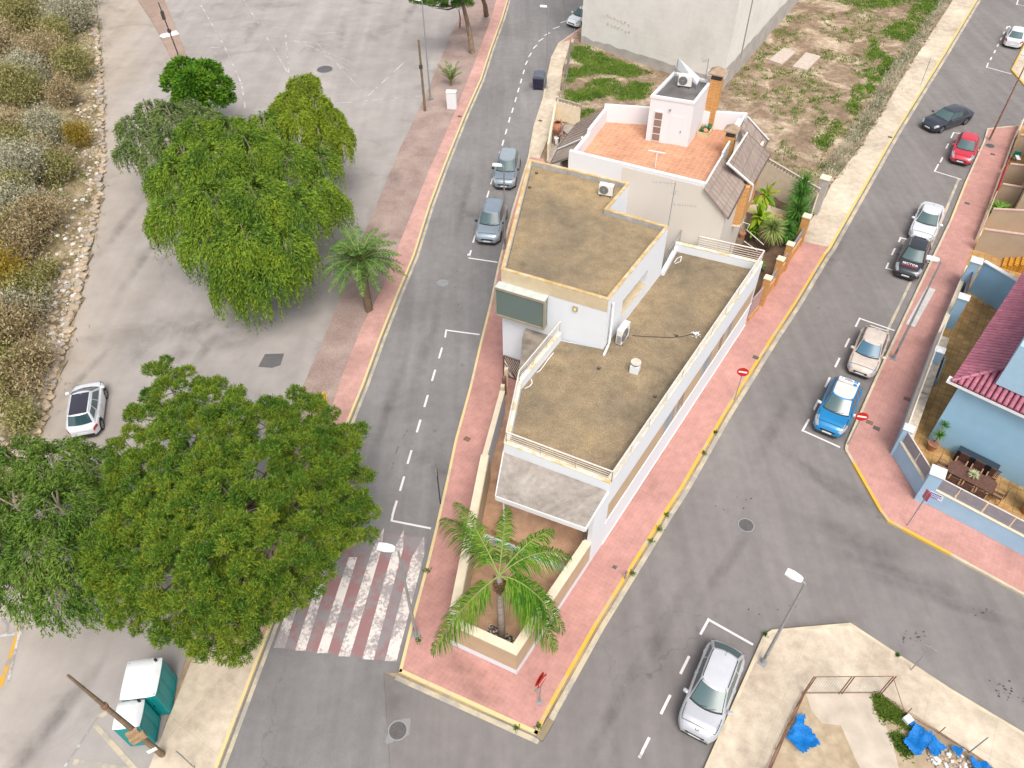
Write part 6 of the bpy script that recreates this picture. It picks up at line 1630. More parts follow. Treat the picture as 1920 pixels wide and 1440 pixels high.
# local frame: x along the south wall, y inwards (north)
sg = 1 if Vector((-uA.y, uA.x)).dot(vA) > 0 else -1
ze = 4.62
MB().box((6.5, 7.5, 0), (13, 15, ze)).build('wall', M['blue'], B0)
def Lc(q, z): v = V2(xy(*q, z + .13)) - hA; return (v.dot(uA), v.dot(vA))
ec = Lc((1783, 704), ze + .05); over = .42
ex, ey = -over, -over
MB().box((6.3, -over / 2 - .01, ze - .14), (13.4 + over, over, .16)).build('fascia', M['white_trim'], B0)
MB().box((-over / 2 - .0, 7.5, ze - .141), (over, 15, .158)).build('fascia', M['white_trim'], B0)
slope = math.tan(R(22)); Mt = flat('wine_tile', (.36, .12, .17), .5, var=.22, scale=2.5, spec=.5)
def tiles(side, n0, n1, pitch_w=.27, maxrun=5.2):
    m = MB(); course = .38
    for k in range(n0, n1):
        s = ex + (k + .5) * pitch_w if side == 's' else ey + (k + .5) * pitch_w
        run_max = min(maxrun, s - (ex if side == 's' else ey) + .05)
        nc = max(1, int(run_max / course) + 1)
        for c in range(nc):
            r0 = c * course; r1 = min(r0 + course + .04, run_max)
            if r1 <= r0 + .02: continue
            seg_n = 6; vs = []
            for rr, lift in ((r0, .030), (r1, .0)):
                for j in range(seg_n + 1):
                    an = math.pi * j / seg_n; off = -math.cos(an) * pitch_w * .40; hgt = math.sin(an) * .095 - .01
                    z = ze + .06 + (rr) * slope + hgt + lift
                    vs.append((s + off, ey + rr, z) if side == 's' else (ex + rr, s + off, z))
            fs = [(j, j + 1, seg_n + 2 + j, seg_n + 1 + j) for j in range(seg_n)]
            if side != 's': fs = [f[::-1] for f in fs]
            m.add(vs, fs, True)
            front = tuple(range(seg_n + 1)); m.add(vs[:seg_n + 1] + [], [front])
    return m
rfS = tiles('s', 0, 49).build('roof_slope', Mt, B0); rfW = tiles('w', 0, 52).build('roof_slope', Mt, B0)
# solid deck under the tiles
m = MB(); rr = 5.3
m.add([(ex, ey, ze + .03), (13.2, ey, ze + .03), (13.2, ey + rr, ze + .03 + rr * slope), (ex + rr, ey + rr, ze + .03 + rr * slope)], [(0, 1, 2, 3)])
m.add([(ex, ey, ze + .03), (ex + rr, ey + rr, ze + .03 + rr * slope), (ex + rr, 15, ze + .03 + rr * slope), (ex, 15, ze + .03)], [(0, 1, 2, 3)])
m.build('roof_deck', flat('deck_dark', (.085, .02, .03), .9), B0)
m = MB()
hl_ = [(ex + i * .3, ey + i * .3, ze + .13 + i * .3 * slope) for i in range(17)]
for a_, b_ in zip(hl_, hl_[1:]): m.tube([a_, (b_[0] + .03, b_[1] + .03, b_[2] - .01)], [.11, .09], 8)
m.build('hip_tiles', Mt, B0)
u0 = Lc((1881, 697), ze + 1.35)
m = MB(); m.box((u0[0] + 5, u0[1] + 5, ze + .5), (10, 10, 2.6)); m.build('upper_wall', flat('upper_blue', (.34, .52, .66), .85, var=.04), B0)
# ---- patio furniture
wd = flat('dark_wood', (.13, .062, .045), .6, var=.25, scale=6); wdl = flat('light_wood', (.34, .19, .11), .7, var=.2, scale=6)
tc_ = at(1823, 893, .9); ang_t = math.atan2(uA.y, uA.x)
o = empty('dining_table', (tc_.x, tc_.y, .142), ang_t); m = MB(); tl, tw_ = 1.16, .48
pol = []
for sx_, sy_, a0 in ((1, 1, 0), (-1, 1, 90), (-1, -1, 180), (1, -1, 270)):
    for k in range(4): an = R(a0 + 30 * k); pol.append((sx_ * (tl - .2) + .2 * math.cos(an), sy_ * (tw_ - .2) + .2 * math.sin(an)))
m.prism(pol, .70, .75); m.box((0, 0, .751), (.015, tw_ * 2 - .04, .003)); m.build('tabletop', wd, o)
for x in (-.85, .85):
    for y in (-.3, .3): MB().box((x, y, 0), (.07, .07, .70)).build('leg', wdl, o)
tag(o, 'dark wooden dining table with rounded ends on the ochre patio', 'table')
def chair(lx, ly, rot, lab):
    c = Vector((tc_.x, tc_.y, .142)) + Vector((math.cos(ang_t) * lx - math.sin(ang_t) * ly, math.sin(ang_t) * lx + math.cos(ang_t) * ly, 0))
    r = empty('garden_chair', c, ang_t + rot); 
    m = MB()
    for i in range(6): m.box((-.2 + i * .08, 0, .42), (.06, .46, .025))
    m.build('seat', wd, r)
    m = MB()
    for i in range(7): m.box((-.24 - .03, -.20 + i * .066, .46), (.025, .04, .50))
    m.box((-.27, 0, .96), (.035, .5, .06)); m.build('backrest', wd, r)
    for x in (-.22, .22):
        for y in (-.22, .22): MB().box((x, y, 0), (.045, .045, .42)).build('leg', wdl, r)
    for y in (-.26, .26): MB().box((0, y, .64), (.5, .06, .03)).build('armrest', wdl, r)
    return tag(r, lab, 'chair', 'wooden chairs around the patio table')
chair(-.62, -.66, R(90), 'wooden chair at the wall side of the table, left one of three'); chair(.05, -.66, R(90), 'wooden chair at the wall side of the table, middle one of three'); chair(.70, -.66, R(90), 'wooden chair at the wall side of the table, right one of three')
chair(-.75, .72, R(-90), 'wooden chair at the house side of the table, next to the plant pot end'); chair(.02, .72, R(-90), 'wooden chair at the house side of the table, in front of the dark cabinet'); chair(.80, .72, R(-90), 'wooden chair at the house side of the table, nearest the big pot')
chair(-1.42, .0, 0, 'wooden chair at the left end of the table'); chair(1.42, -.05, R(180), 'wooden chair at the right end of the table')
cc = at(1833, 862, .8); o = empty('side_cabinet', (cc.x, cc.y, .142), ang_t); MB().box((0, 0, 0), (2.0, .38, .80)).build('body', M['black'], o); MB().box((0, 0, .80), (2.05, .42, .04)).build('top', flat('slate', (.03, .045, .06), .3), o); tag(o, 'long black cabinet standing against the pale blue house wall', 'cabinet')
def rosette(center, n, ln, wid, droop, mats, parent, name='leaves', up=(20, 85), seedv=1, segs=3, fold=.0):
    r = np.random.default_rng(seedv); V = []
    for i in range(n):
        az = r.uniform(0, 2 * np.pi); el = np.radians(r.uniform(*up)); L_ = ln * r.uniform(.75, 1.1)
        d = np.array([np.cos(az) * np.cos(el), np.sin(az) * np.cos(el), np.sin(el)]); side = np.array([-np.sin(az), np.cos(az), 0])
        p = np.array(center, float) + d * .03; ps = [p.copy()]
        for s in range(segs): d = d + np.array([0, 0, -droop / segs]); d /= np.linalg.norm(d); p = p + d * L_ / segs; ps.append(p.copy())
        ws = [wid * .6, wid, wid * .7, .006][:segs + 1] if segs == 3 else [wid * (1 - k / segs) + .006 for k in range(segs + 1)]
        for s in range(segs): V += [ps[s] - side * ws[s] / 2, ps[s] + side * ws[s] / 2, ps[s + 1] + side * ws[s + 1] / 2, ps[s + 1] - side * ws[s + 1] / 2]
    return np_mesh(name, np.array(V), 4, mats, parent)
green1 = leafmat('spiky_green', [(.03, .10, .015), (.06, .18, .03), (.14, .28, .06)], .8); yel = leafmat('pale_spiky', [(.30, .36, .14), (.50, .55, .30), (.62, .62, .42)], 3)
o = empty('table_plant', (tc_.x, tc_.y, .142 + .753), 0); MB().tube([(0, 0, 0), (0, 0, .12)], [.1, .14], 12).build('pot', wdl, o); rosette((0, 0, .12), 90, .32, .03, .8, yel, o, 'leaves'); tag(o, 'pale striped spider plant in a pot at the middle of the patio table', 'plant')
def pot_plant(q, lab, pots, stems, hp=.45, rp=.28):
    p = at(*q, .15); o = empty('potted_plant', (p.x, p.y, .142)); m = MB(); m.tube([(0, 0, 0), (0, 0, hp), (0, 0, hp + .05)], [rp * .7, rp, rp * 1.08], 18); m.build('pot', flat('terracotta_' + str(q[0]), (.42, .19, .10), .8, var=.12), o)
    MB().disc((0, 0), rp * .9, hp + .02, 16, .035).build('soil', M['rust'], o)
    for (dx, dy, h_, ln, n) in stems:
        MB().tube([(dx * .3, dy * .3, hp), (dx, dy, hp + h_)], .025, 6).build('stem', wdl, o); rosette((dx, dy, hp + h_), n, ln, .045, .9, green1, o, 'leaves', seedv=int(n + 100 * h_))
    return tag(o, lab, 'plant')
pot_plant((1745, 842), 'potted dracaena in a terracotta pot at the corner of the pale blue house', 0, [(.12, .1, .55, .42, 60), (.25, .35, 1.1, .35, 40)])
pot_plant((1925, 960), 'big leafy plant in a large pink terracotta pot at the right edge of the patio', 0, [(0, 0, .6, .9, 60), (.1, .25, .9, .8, 50)], .7, .42)
# ================================================================ TOWN HOUSES (top right)
tanw = flat('tan_wall', (.46, .36, .26), .9, var=.07, scale=1.0); pinkcap = flat('pink_capping', (.58, .40, .34), .85, var=.08)
TE = [V2(xy(*p, .13)) for p in ((1816, 484), (1830, 452), (1856, 385), (1880, 320), (1898, 270), (1912, 237))]
struct(MB().prism([pt(p) for p in TE] + [xy(2040, 237, .13), xy(2010, 540, .13), xy(1880, 590, .13)], .0, .146).build('yard_floor', M['ochre_tile']))
def yardwall(q, z, qe, ze_, lab, th=.16):
    a, b = V2(xy(*q, .13)), V2(xy(*qe, .13)); L_ = (b - a).length; d = (b - a).normalized()
    o = empty('dividing_wall', (a.x, a.y, .13), math.atan2(d.y, d.x)); m = MB(); t2 = th / 2
    m.add([(0, -t2, 0), (L_, -t2, 0), (L_, -t2, ze_), (0, -t2, z), (0, t2, 0), (L_, t2, 0), (L_, t2, ze_), (0, t2, z)], [(0, 1, 2, 3), (7, 6, 5, 4), (0, 4, 5, 1), (1, 5, 6, 2), (2, 6, 7, 3), (3, 7, 4, 0)]); m.build('wall', tanw, o)
    m = MB(); t2 += .03; m.add([(0, -t2, z), (L_, -t2, ze_), (L_, -t2, ze_ + .07), (0, -t2, z + .07), (0, t2, z), (L_, t2, ze_), (L_, t2, ze_ + .07), (0, t2, z + .07)], [(0, 1, 2, 3), (7, 6, 5, 4), (0, 4, 5, 1), (1, 5, 6, 2), (2, 6, 7, 3), (3, 7, 4, 0)]); m.build('coping', pinkcap, o)
    return tag(o, lab, 'wall', 'tan dividing walls of the row house yards')
nx_ = Vector((math.cos(R(-33)), math.sin(R(-33))))
def along(q, dist): p = V2(xy(*q, .13)) + nx_ * dist; return p
def yw(q, z, L_, ze_, lab):
    a = V2(xy(*q, .13)); b = a + nx_ * L_
    o = empty('dividing_wall', (a.x, a.y, .13), math.atan2(nx_.y, nx_.x)); m = MB(); t2 = .08
    def pr_(y, za, zb, zc, zd): m.add([(0, -y, za), (L_, -y, zb), (L_, -y, zc), (0, -y, zd), (0, y, za), (L_, y, zb), (L_, y, zc), (0, y, zd)], [(0, 1, 2, 3), (7, 6, 5, 4), (0, 4, 5, 1), (1, 5, 6, 2), (2, 6, 7, 3), (3, 7, 4, 0)])
    pr_(.08, 0, 0, ze_, z); m.build('wall', tanw, o); m = MB(); pr_(.11, z, ze_, ze_ + .07, z + .07); m.build('coping', pinkcap, o)
    return tag(o, lab, 'wall', 'tan dividing walls of the row house yards')
yw((1826, 468), 1.7, 5.5, 2.7, 'tan dividing wall next to the pale blue cross wall, the nearest one')
yw((1845, 425), 1.5, 4.0, 2.6, 'tan dividing wall between the fern yard and the grey ramp')
yw((1863, 378), 1.5, 4.5, 2.0, 'tan dividing wall behind the fern, under the red railing')
yw((1876, 342), 1.6, 4.5, 2.3, 'tan dividing wall beside the green chair')
yw((1896, 287), 1.6, 5.0, 2.4, 'tan dividing wall nearest the side street')
# tan house fronts with white parapets behind the yards
for q, z, lab in (((1893, 412), 3.2, 'tan row house front with a flat white parapet, behind the fern yard'), ((1922, 330), 3.0, 'tan row house front at the right edge beyond the red railing')):
    a = V2(xy(*q, .13)); d_ = Vector((math.cos(ST), math.sin(ST))); o = empty('row_house', (a.x, a.y, .13), ST)
    MB().box((3.1, -4, 0), (6.1, 8, z)).build('wall', tanw, o); MB().box((3.1, -4.6, z), (5.6, 7, .5)).build('parapet', flat('bluish_white', (.66, .70, .76), .7, var=.04) if '_bw' not in globals() else _bw, o); MB().box((3.1, -.62, z + .01), (6.1, 1.2, .05)).build('ledge', pinkcap, o)
    m = MB(); m.box((2.0, .01, 0.1), (.9, .06, 2.0)); m.build('door', wd, o)
    tag(o, lab, 'house')
# red railing on the boundary
redr = flat('red_iron', (.36, .03, .05), .6, var=.2)
def iron(a, b, z0, z1, mat, lab, step=.14, nm='iron_railing'):
    a, b = V2(a), V2(b); L_ = (b - a).length; d = (b - a).normalized(); o = empty(nm, (a.x, a.y, .13), math.atan2(d.y, d.x)); MB().box((L_ / 2, 0, 0), (L_, .18, z0)).build('low_wall', M['cream'], o)
    m = MB(); m.box((L_ / 2, 0, z0 + .08), (L_, .04, .04)); m.box((L_ / 2, 0, z1), (L_, .05, .05)); m.build('rail', mat, o); m = MB(); n = int(L_ / step)
    for i in range(n + 1): m.box((L_ * i / n, 0, z0), (.022, .022, z1 - z0))
    q = m.build('bar', mat, o); q['kind'] = 'stuff'; return tag(o, lab, 'railing')
iron(TE[2], TE[3] - (TE[3] - TE[2]) * .1, .5, 1.5, redr, 'red iron railing on the boundary of the row house yards')
iron(TE[1], TE[2], .5, 1.2, pinkcap, 'pinkish low railing in front of the fern yard')
iron(TE[3], TE[4], .45, 1.2, M['darkmetal'], 'dark iron railing in front of the yard with the green chair')
iron(TE[4], TE[5], .6, 1.0, M['rail'], 'cream low railing at the corner of the side street')
# fern, chair, steps
frn = leafmat('fern', [(.05, .13, .01), (.10, .24, .03), (.20, .36, .05)], 1.5)
p = at(1871, 395, .5); o = empty('potted_fern', (p.x, p.y, .146)); MB().tube([(0, 0, 0), (0, 0, .35)], [.18, .26], 14).build('pot', flat('fern_pot', (.4, .2, .12), .8), o); rosette((0, 0, .38), 130, .95, .12, .9, frn, o, 'fronds', up=(10, 70), seedv=9); tag(o, 'bright green fern in a pot in the yard below the tan house front', 'plant')
p = at(1880, 412, .3); o = empty('potted_plant', (p.x, p.y, .146)); MB().tube([(0, 0, 0), (0, 0, .3)], [.14, .2], 14).build('pot', flat('pot_b', (.5, .3, .22), .8), o); rosette((0, 0, .3), 50, .4, .05, .7, green1, o, 'leaves', seedv=12); tag(o, 'small bushy pot plant just below the fern', 'plant')
gc = flat('green_plastic', (.0, .20, .13), .5, var=.06); p = at(1901, 300, .2); o = empty('plastic_chair', (p.x, p.y, .146), R(60))
MB().box((0, 0, .42), (.5, .5, .04), 0, .01).build('seat', gc, o); MB().box((-.24, 0, .44), (.05, .5, .5), 0, .02).build('backrest', gc, o)
for x in (-.2, .2):
    for y in (-.2, .2): MB().box((x, y, 0), (.04, .04, .42)).build('leg', gc, o)
tag(o, 'green plastic chair in the row house yard near the side street', 'chair')
p = at(1900, 312, .2); o = empty('laundry_rack', (p.x, p.y, .146), R(60)); m = MB(); 
for x in (-.5, .5): m.tube([(x, -.3, 0), (x, 0, .8), (x, .3, 0)], .015, 5)
for y in (-.2, 0, .2): m.tube([(-.5, y, .8), (.5, y, .8)], .012, 5)
m.build('frame', M['metal'], o); MB().box((0, 0, .82), (.7, .3, .05), .3, .02).build('cloth', M['white_trim'], o); tag(o, 'small drying rack with a white cloth beside the green chair', 'rack')
a = at(1880, 492, .15); o = empty('ochre_steps', (a.x, a.y, .146), R(-33)); m = MB()
for i in range(7): m.box((i * .32 + .16, 0, 0), (.32, 1.3, .16 * (i + 1) - .002 * i))
m.build('treads', tiled('ochre_steps_tile', (.62, .30, .04), R(33), .16, .6, .02, .3, mc=(.30, .12, .02)), o); tag(o, 'ochre tiled steps behind the pale blue cross wall', 'steps')

# ================================================================ WASTE GROUND, bottom right
struct(MB().prism([xy(*p_) for p_ in ((1510, 1302), (1645, 1301), (1650, 1340), (1672, 1395), (1690, 1470), (1640, 1500), (1600, 1420), (1575, 1362), (1540, 1358), (1520, 1335))], .08, .108).build('concrete_apron', flat('pale_pour', (.50, .43, .35), .9, var=.16, scale=1.2)))
def rust_tube(a, b, r=.03, mat=None, m=None): m.tube([a, b], r, 6)
o = empty('wire_fence', at(1507, 1300, .13)); base = o.location.copy(); L3 = lambda q, z: at(*q, z) - base
m = MB()
zt = 1.75
gp_ = [(1505, 1301), (1573, 1301), (1648, 1300)]; tops = [(1524, 1268), (1602, 1269), (1681, 1267)]
for b_, t_ in zip(gp_, tops):
    bb_ = at(*b_, .13); hh = zt
    for dx in (0, .12) if b_[0] != 1505 else (0, .09): m.tube([tuple(bb_ - base + Vector((dx, 0, 0))), tuple(bb_ - base + Vector((dx, 0, hh)))], .026, 6)
m.build('post', M['rust'], o)
m = MB(); A3, B3 = at(1505, 1301, .13) - base, at(1648, 1300, .13) - base
m.tube([A3 + Vector((0, 0, .08)), B3 + Vector((0, 0, .08))], .02, 6); m.tube([A3 + Vector((0, 0, zt)), B3 + Vector((0, 0, zt))], .02, 6); m.build('rail', M['rust'], o)
m = MB()
for i in range(30): 
    k = i / 29; p = A3.lerp(B3, k); m.tube([p + Vector((0, 0, .1)), p + Vector((0, 0, zt))], .0035, 3, cap=False, smooth=False)
for i in range(7): z = .3 + i * .2; m.tube([A3 + Vector((0, 0, z)), B3 + Vector((0, 0, z))], .0035, 3, cap=False, smooth=False)
m.build('wire_mesh', M['metal'], o); tag(o, 'rusty double wire gate at the head of the waste ground', 'gate')
o = empty('wire_fence', at(1507, 1300, .13)); m = MB(); P_ = [at(1505, 1301, .13), at(1490, 1330, .13), at(1474, 1366, .13), at(1455, 1405, .13), at(1436, 1450, .13), at(1415, 1500, .13)]
for p in P_: m.tube([p - base, p - base + Vector((0, 0, 1.4))], .025, 5)
m.build('post', M['rust'], o); m = MB(); m.tube([p - base + Vector((0, 0, 1.4)) for p in P_], .022, 5); m.tube([p - base + Vector((0, 0, .15)) for p in P_], .03, 5)
for z in (.5, .8, 1.1): m.tube([p - base + Vector((0, 0, z)) for p in P_], .008, 4)
m.build('rail', M['rust'], o); tag(o, 'low rusty fence running down the left side of the waste ground', 'fence')
b0 = at(1648, 1300, .13); o = empty('wire_fence', b0); m = MB(); P_ = [at(1648, 1300, .13), at(1698, 1340, .13), at(1760, 1375, .13), at(1830, 1420, .13), at(1900, 1470, .13)]
for p in P_[1:3]: m.tube([p - b0, p - b0 + Vector((0, 0, .7))], .02, 5)
m.tube([P_[1] - b0, P_[0] - b0 + Vector((0, 0, 1.7))], .015, 5); m.build('stay', M['rust'], o); m = MB()
m.tube([p - b0 + Vector((0, 0, .06 + .05 * (i % 2))) for i, p in enumerate(P_)], .015, 5); m.build('wire', M['rust'], o); tag(o, 'collapsed wire fence along the right side of the waste ground', 'fence')
t = NT('blue_tarpaulin'); f = t.noise(3, 5); f2 = t.noise(5, 4, .6, dist=2.0); t.bump(f2, .7, .08); M['tarp'] = t.out(t.ramp(f, [(.3, (.0, .13, .42)), (.7, (.0, .19, .58))]), .4, spec=.4)
def tarp(poly, lab, h_=.28, seed_=0):
    P = [xy(*p, .2) for p in poly]; xs_ = [p[0] for p in P]; ys_ = [p[1] for p in P]; st = .07; vs, fs, idx = [], [], {}
    x0, y0 = min(xs_), min(ys_); nx = int((max(xs_) - x0) / st) + 2; ny = int((max(ys_) - y0) / st) + 2
    def vid(i, j):
        if (i, j) not in idx:
            x, y = x0 + i * st, y0 + j * st; v = Vector((x * 1.7, y * 1.7, seed_)); r_ = 1 - abs(mn.noise(v * 1.3)) * 2
            idx[(i, j)] = len(vs); vs.append((x + .05 * mn.noise(v * 3), y + .05 * mn.noise(v * 3 + Vector((9, 0, 0))), .16 + h_ * (.5 + .5 * mn.noise(v * .8)) + .07 * max(0, r_)))
        return idx[(i, j)]
    for i in range(nx):
        for j in range(ny):
            if inside(x0 + (i + .5) * st, y0 + (j + .5) * st, P): fs.append((vid(i, j), vid(i + 1, j), vid(i + 1, j + 1), vid(i, j + 1)))
    return tag(mesh_obj('tarpaulin', vs, fs, M['tarp'], smooth=True), lab, 'tarpaulin', 'blue tarpaulin pieces on the waste ground')
tarp([(1492, 1345), (1503, 1342), (1507, 1337), (1509, 1350), (1506, 1360), (1518, 1364), (1536, 1392), (1536, 1396), (1503, 1416), (1475, 1386), (1478, 1372), (1488, 1360)], 'crumpled blue tarpaulin lying alone beside the low rusty fence', .3, 1)
tarp([(1712, 1361), (1722, 1362), (1735, 1374), (1742, 1392), (1734, 1404), (1722, 1418), (1711, 1416), (1691, 1394)], 'large blue tarpaulin piece at the head of the rubbish heap', .4, 2)
tarp([(1740, 1372), (1748, 1380), (1756, 1392), (1774, 1401), (1762, 1410), (1756, 1421), (1744, 1418), (1738, 1400)], 'blue tarpaulin piece lying right of the largest one', .3, 3)
tarp([(1780, 1400), (1792, 1401), (1804, 1410), (1796, 1421), (1786, 1412)], 'small folded blue tarpaulin piece amid the rubble', .3, 4)
tarp([(1812, 1416), (1822, 1422), (1832, 1430), (1846, 1430), (1856, 1445), (1826, 1450)], 'blue tarpaulin piece farthest down the rubbish heap', .3, 5)
r_ = random.Random(11); m = MB()
for i in range(130):
    x, y = r_.uniform(0, 1), r_.gauss(0, 1); q = (1738 + 130 * x, 1412 + 60 * x + y * 10 - 10 * x); p = at(*q, .15); s = r_.uniform(.05, .2); m.cur = r_.choice((0, 0, 1, 2)); m.box((p.x, p.y, .1), (s, s * r_.uniform(.4, 1), s * r_.uniform(.3, .8)), r_.random() * 3, .02)
rb = m.build('rubble', [M['concrete'], M['white_trim'], flat('cardboard', (.48, .33, .20), .9)]); tag(rb, 'heap of rubble, cardboard and plastic litter between the blue tarpaulins', 'rubble', kind='stuff')
p = at(1703, 1348, .3); o = empty('carton', (p.x, p.y, .15), .5); MB().box((0, 0, 0), (.34, .30, .22), 0, .02).build('box', M['white_trim'], o); MB().box((.05, -.2, 0), (.28, .12, .12), 0, .02).build('flap', M['tarp'], o); tag(o, 'white carton with a blue flap above the rubbish heap', 'box')

# ================================================================ VEGETATION
def unit(v): return v / np.maximum(1e-9, np.linalg.norm(v, axis=-1, keepdims=True))
def leaves(P, D, ln, wd_, r, jit=.35):
    """one narrow quad per point P along direction D"""
    n = len(P); D = unit(D + r.normal(0, jit, (n, 3))); S_ = unit(np.cross(D, r.normal(0, 1, (n, 3))))
    L_ = (ln * r.uniform(.6, 1.25, n))[:, None]; W_ = (wd_ * r.uniform(.7, 1.2, n))[:, None]
    V = np.stack([P - S_ * W_ * .35, P + S_ * W_ * .35, P + D * L_ + S_ * W_ * .5, P + D * L_ - S_ * W_ * .5], 1)
    return V.reshape(-1, 3)
def limbs(mb, root, ends, r0, r):
    for e in ends:
        e = np.array(e); mid = root * .5 + e * .5 + np.array([0, 0, -.12 * np.linalg.norm(e - root)]) * .5 + r.normal(0, .12, 3)
        mb.tube([tuple(root), tuple(mid), tuple(e)], [r0, r0 * .6, r0 * .22], 6)
bark = flat('pine_bark', (.23, .16, .115), .95, var=.35, scale=3); barkd = flat('dark_bark', (.10, .075, .055), .95, var=.3, scale=3); barkp = flat('pale_twig', (.27, .22, .17), .95, var=.2, scale=3)

def pine(base, lobes, lab, trunk_top, mats, seed_, nt_=340, per=16, ln=.20, wdt=.030, name='pine_tree', group=None, tr=.24, twig=True, puff=.40):
    """lobes: (x, y, z, r) in the world"""
    r = np.random.default_rng(seed_); o = empty(name, (base[0], base[1], base[2] if len(base) > 2 else 0)); b = np.array(o.location)
    V = []; sub = []
    for (x, y, z, rad) in lobes:      # each limb end carries small puffs of needles with dark gaps between them
        for k in range(60):
            d = unit(r.normal(0, 1, 3)); d[2] = abs(d[2]) * .95 - .12; f_ = .92 if k % 3 else .6
            c3 = np.array([x + d[0] * rad * f_, y + d[1] * rad * f_, z + d[2] * rad * .8 * f_]); pr_ = puff * r.uniform(.75, 1.2)
            if all(np.linalg.norm((c3 - q_[0])) > (pr_ + q_[1]) * .80 for q_ in sub): sub.append((c3, pr_))
    sub = [(c3[0], c3[1], c3[2], pr_) for c3, pr_ in sub]
    for (x, y, z, rad) in sub:
        n = int(nt_ * rad * rad)
        d = unit(r.normal(0, 1, (n, 3))); d[:, 2] = np.where(d[:, 2] < -.15, -d[:, 2] * .8, d[:, 2]); d = unit(d)
        rr = rad * r.uniform(.5, 1.08, n)[:, None]; P = np.array([x, y, z]) + d * rr * np.array([1, 1, .8]) - b
        # tufts of needles
        T_ = np.repeat(P, per, 0); DD = np.repeat(unit(d + np.array([0, 0, .45])), per, 0) + r.normal(0, .75, (n * per, 3))
        V.append(leaves(T_ + r.normal(0, .035, T_.shape), DD, ln, wdt, r, .1))
    np_mesh('crown', np.concatenate(V), 4, mats, o)
    m = MB(); top = np.array(trunk_top) - b; m.tube([(0, 0, -.1), tuple(top * .5 + np.array([.1, .1, 0])), tuple(top)], [tr, tr * .8, tr * .6], 10); m.build('trunk', bark, o)
    m = MB(); limbs(m, top, [np.array([x, y, z - .3 * rad]) - b for (x, y, z, rad) in lobes], tr * .4, r)
    if twig:
        for (x, y, z, rad) in lobes:
            for k in range(4):
                d = unit(r.normal(0, 1, 3)); c = np.array([x, y, z]) - b; m.tube([tuple(c), tuple(c + d * rad * np.array([1, 1, .7]) * .98)], [.03, .012], 4, smooth=False)
    m.build('branches', flat('grey_branch', (.17, .14, .11), .95) if name == 'pine_tree' else barkd, o)
    return tag(o, lab, 'tree', group)
def L3p(px, py, z, r): p = at(px, py, z); return (p.x, p.y, z, r)
pinem = leafmat('pine_needles', [(.014, .042, .008), (.032, .093, .014), (.064, .155, .020), (.125, .228, .025), (.25, .30, .03)], .9, .10)
PL_ = [(330, 735, 5.6, 1.3), (395, 760, 6.4, 1.4), (290, 790, 5.6, 1.3), (345, 820, 7.0, 1.5), (430, 800, 7.0, 1.4), (500, 800, 6.2, 1.3), (560, 775, 5.4, 1.25), (620, 810, 5.2, 1.1), (255, 850, 5.2, 1.1), (300, 880, 6.8, 1.4), (390, 890, 7.8, 1.5), (480, 880, 7.6, 1.5), (570, 860, 6.6, 1.4), (632, 868, 5.6, 1.2), (665, 905, 5.0, .9),
       (290, 950, 7.0, 1.3), (370, 960, 8.0, 1.5), (460, 960, 8.2, 1.5), (550, 950, 7.4, 1.4), (630, 950, 6.0, 1.2), (250, 1000, 6.2, 1.2), (330, 1030, 7.4, 1.4), (420, 1040, 8.0, 1.4), (510, 1030, 7.4, 1.35), (590, 1020, 6.2, 1.2), (640, 1010, 5.2, 1.0), (220, 1060, 5.4, 1.1), (230, 1110, 5.2, 1.0), (300, 1100, 6.6, 1.2), (380, 1110, 7.2, 1.2), (460, 1110, 6.8, 1.2), (535, 1090, 6.0, 1.1), (240, 1150, 5.2, .9), (320, 1165, 6.0, 1.0), (400, 1180, 6.0, 1.0), (470, 1160, 5.6, .9), (530, 1130, 5.2, .8), (265, 1160, 5.0, .7), (415, 1200, 5.4, .8), (350, 1178, 5.2, .7), (205, 1090, 4.8, .9), (660, 960, 5.0, 1.0), (665, 1000, 4.6, .8), (600, 1070, 4.8, .9), (560, 1110, 4.8, .9), (500, 1150, 5.0, .9), (455, 1195, 4.8, .8), (560, 840, 6.2, 1.3), (650, 830, 5.2, 1.0), (240, 900, 5.8, 1.2), (200, 1030, 5.2, 1.0), (305, 700, 5.0, .7), (560, 1000, 6.4, 1.4), (600, 900, 6.4, 1.4), (480, 1000, 6.8, 1.6), (350, 920, 6.6, 1.6), (430, 850, 6.6, 1.6), (280, 1050, 6.0, 1.3), (370, 1060, 6.6, 1.5), (450, 1100, 6.0, 1.4)]
pine(at(470, 1120, 0), [L3p(*q) for q in PL_], 'huge spreading pine tree with yellow-tipped needles beside the zebra crossing', tuple(at(450, 960, 5.5)), pinem, 3, nt_=560, per=13, ln=.14, wdt=.026)
# two pines at the top with bare trunks
topm = leafmat('dark_needles', [(.012, .045, .01), (.03, .09, .015), (.08, .16, .03), (.14, .20, .05)], .8)
pine(at(886, 100, .05), [L3p(*q) for q in ((790, 2, 5.2, .9), (815, 8, 5.4, 1.1), (845, -5, 6.0, 1.3), (868, 5, 5.4, .9), (880, -20, 6.2, 1.3), (830, -30, 6.6, 1.4))], 'pine tree with a tall leaning bare trunk on the gravel strip', tuple(at(868, 8, 4.6)), topm, 5, nt_=420, per=11, ln=.17, wdt=.03, tr=.3, group='pines on the gravel strip')
pine(at(912, 28, .05), [L3p(*q) for q in ((905, -12, 4.6, .9), (890, -22, 5.0, 1.1), (925, -30, 5.2, 1.1))], 'pine tree at the top edge, its trunk behind the leaning one', tuple(at(903, -8, 3.8)), topm, 6, nt_=420, per=11, ln=.17, wdt=.03, tr=.3, group='pines on the gravel strip')
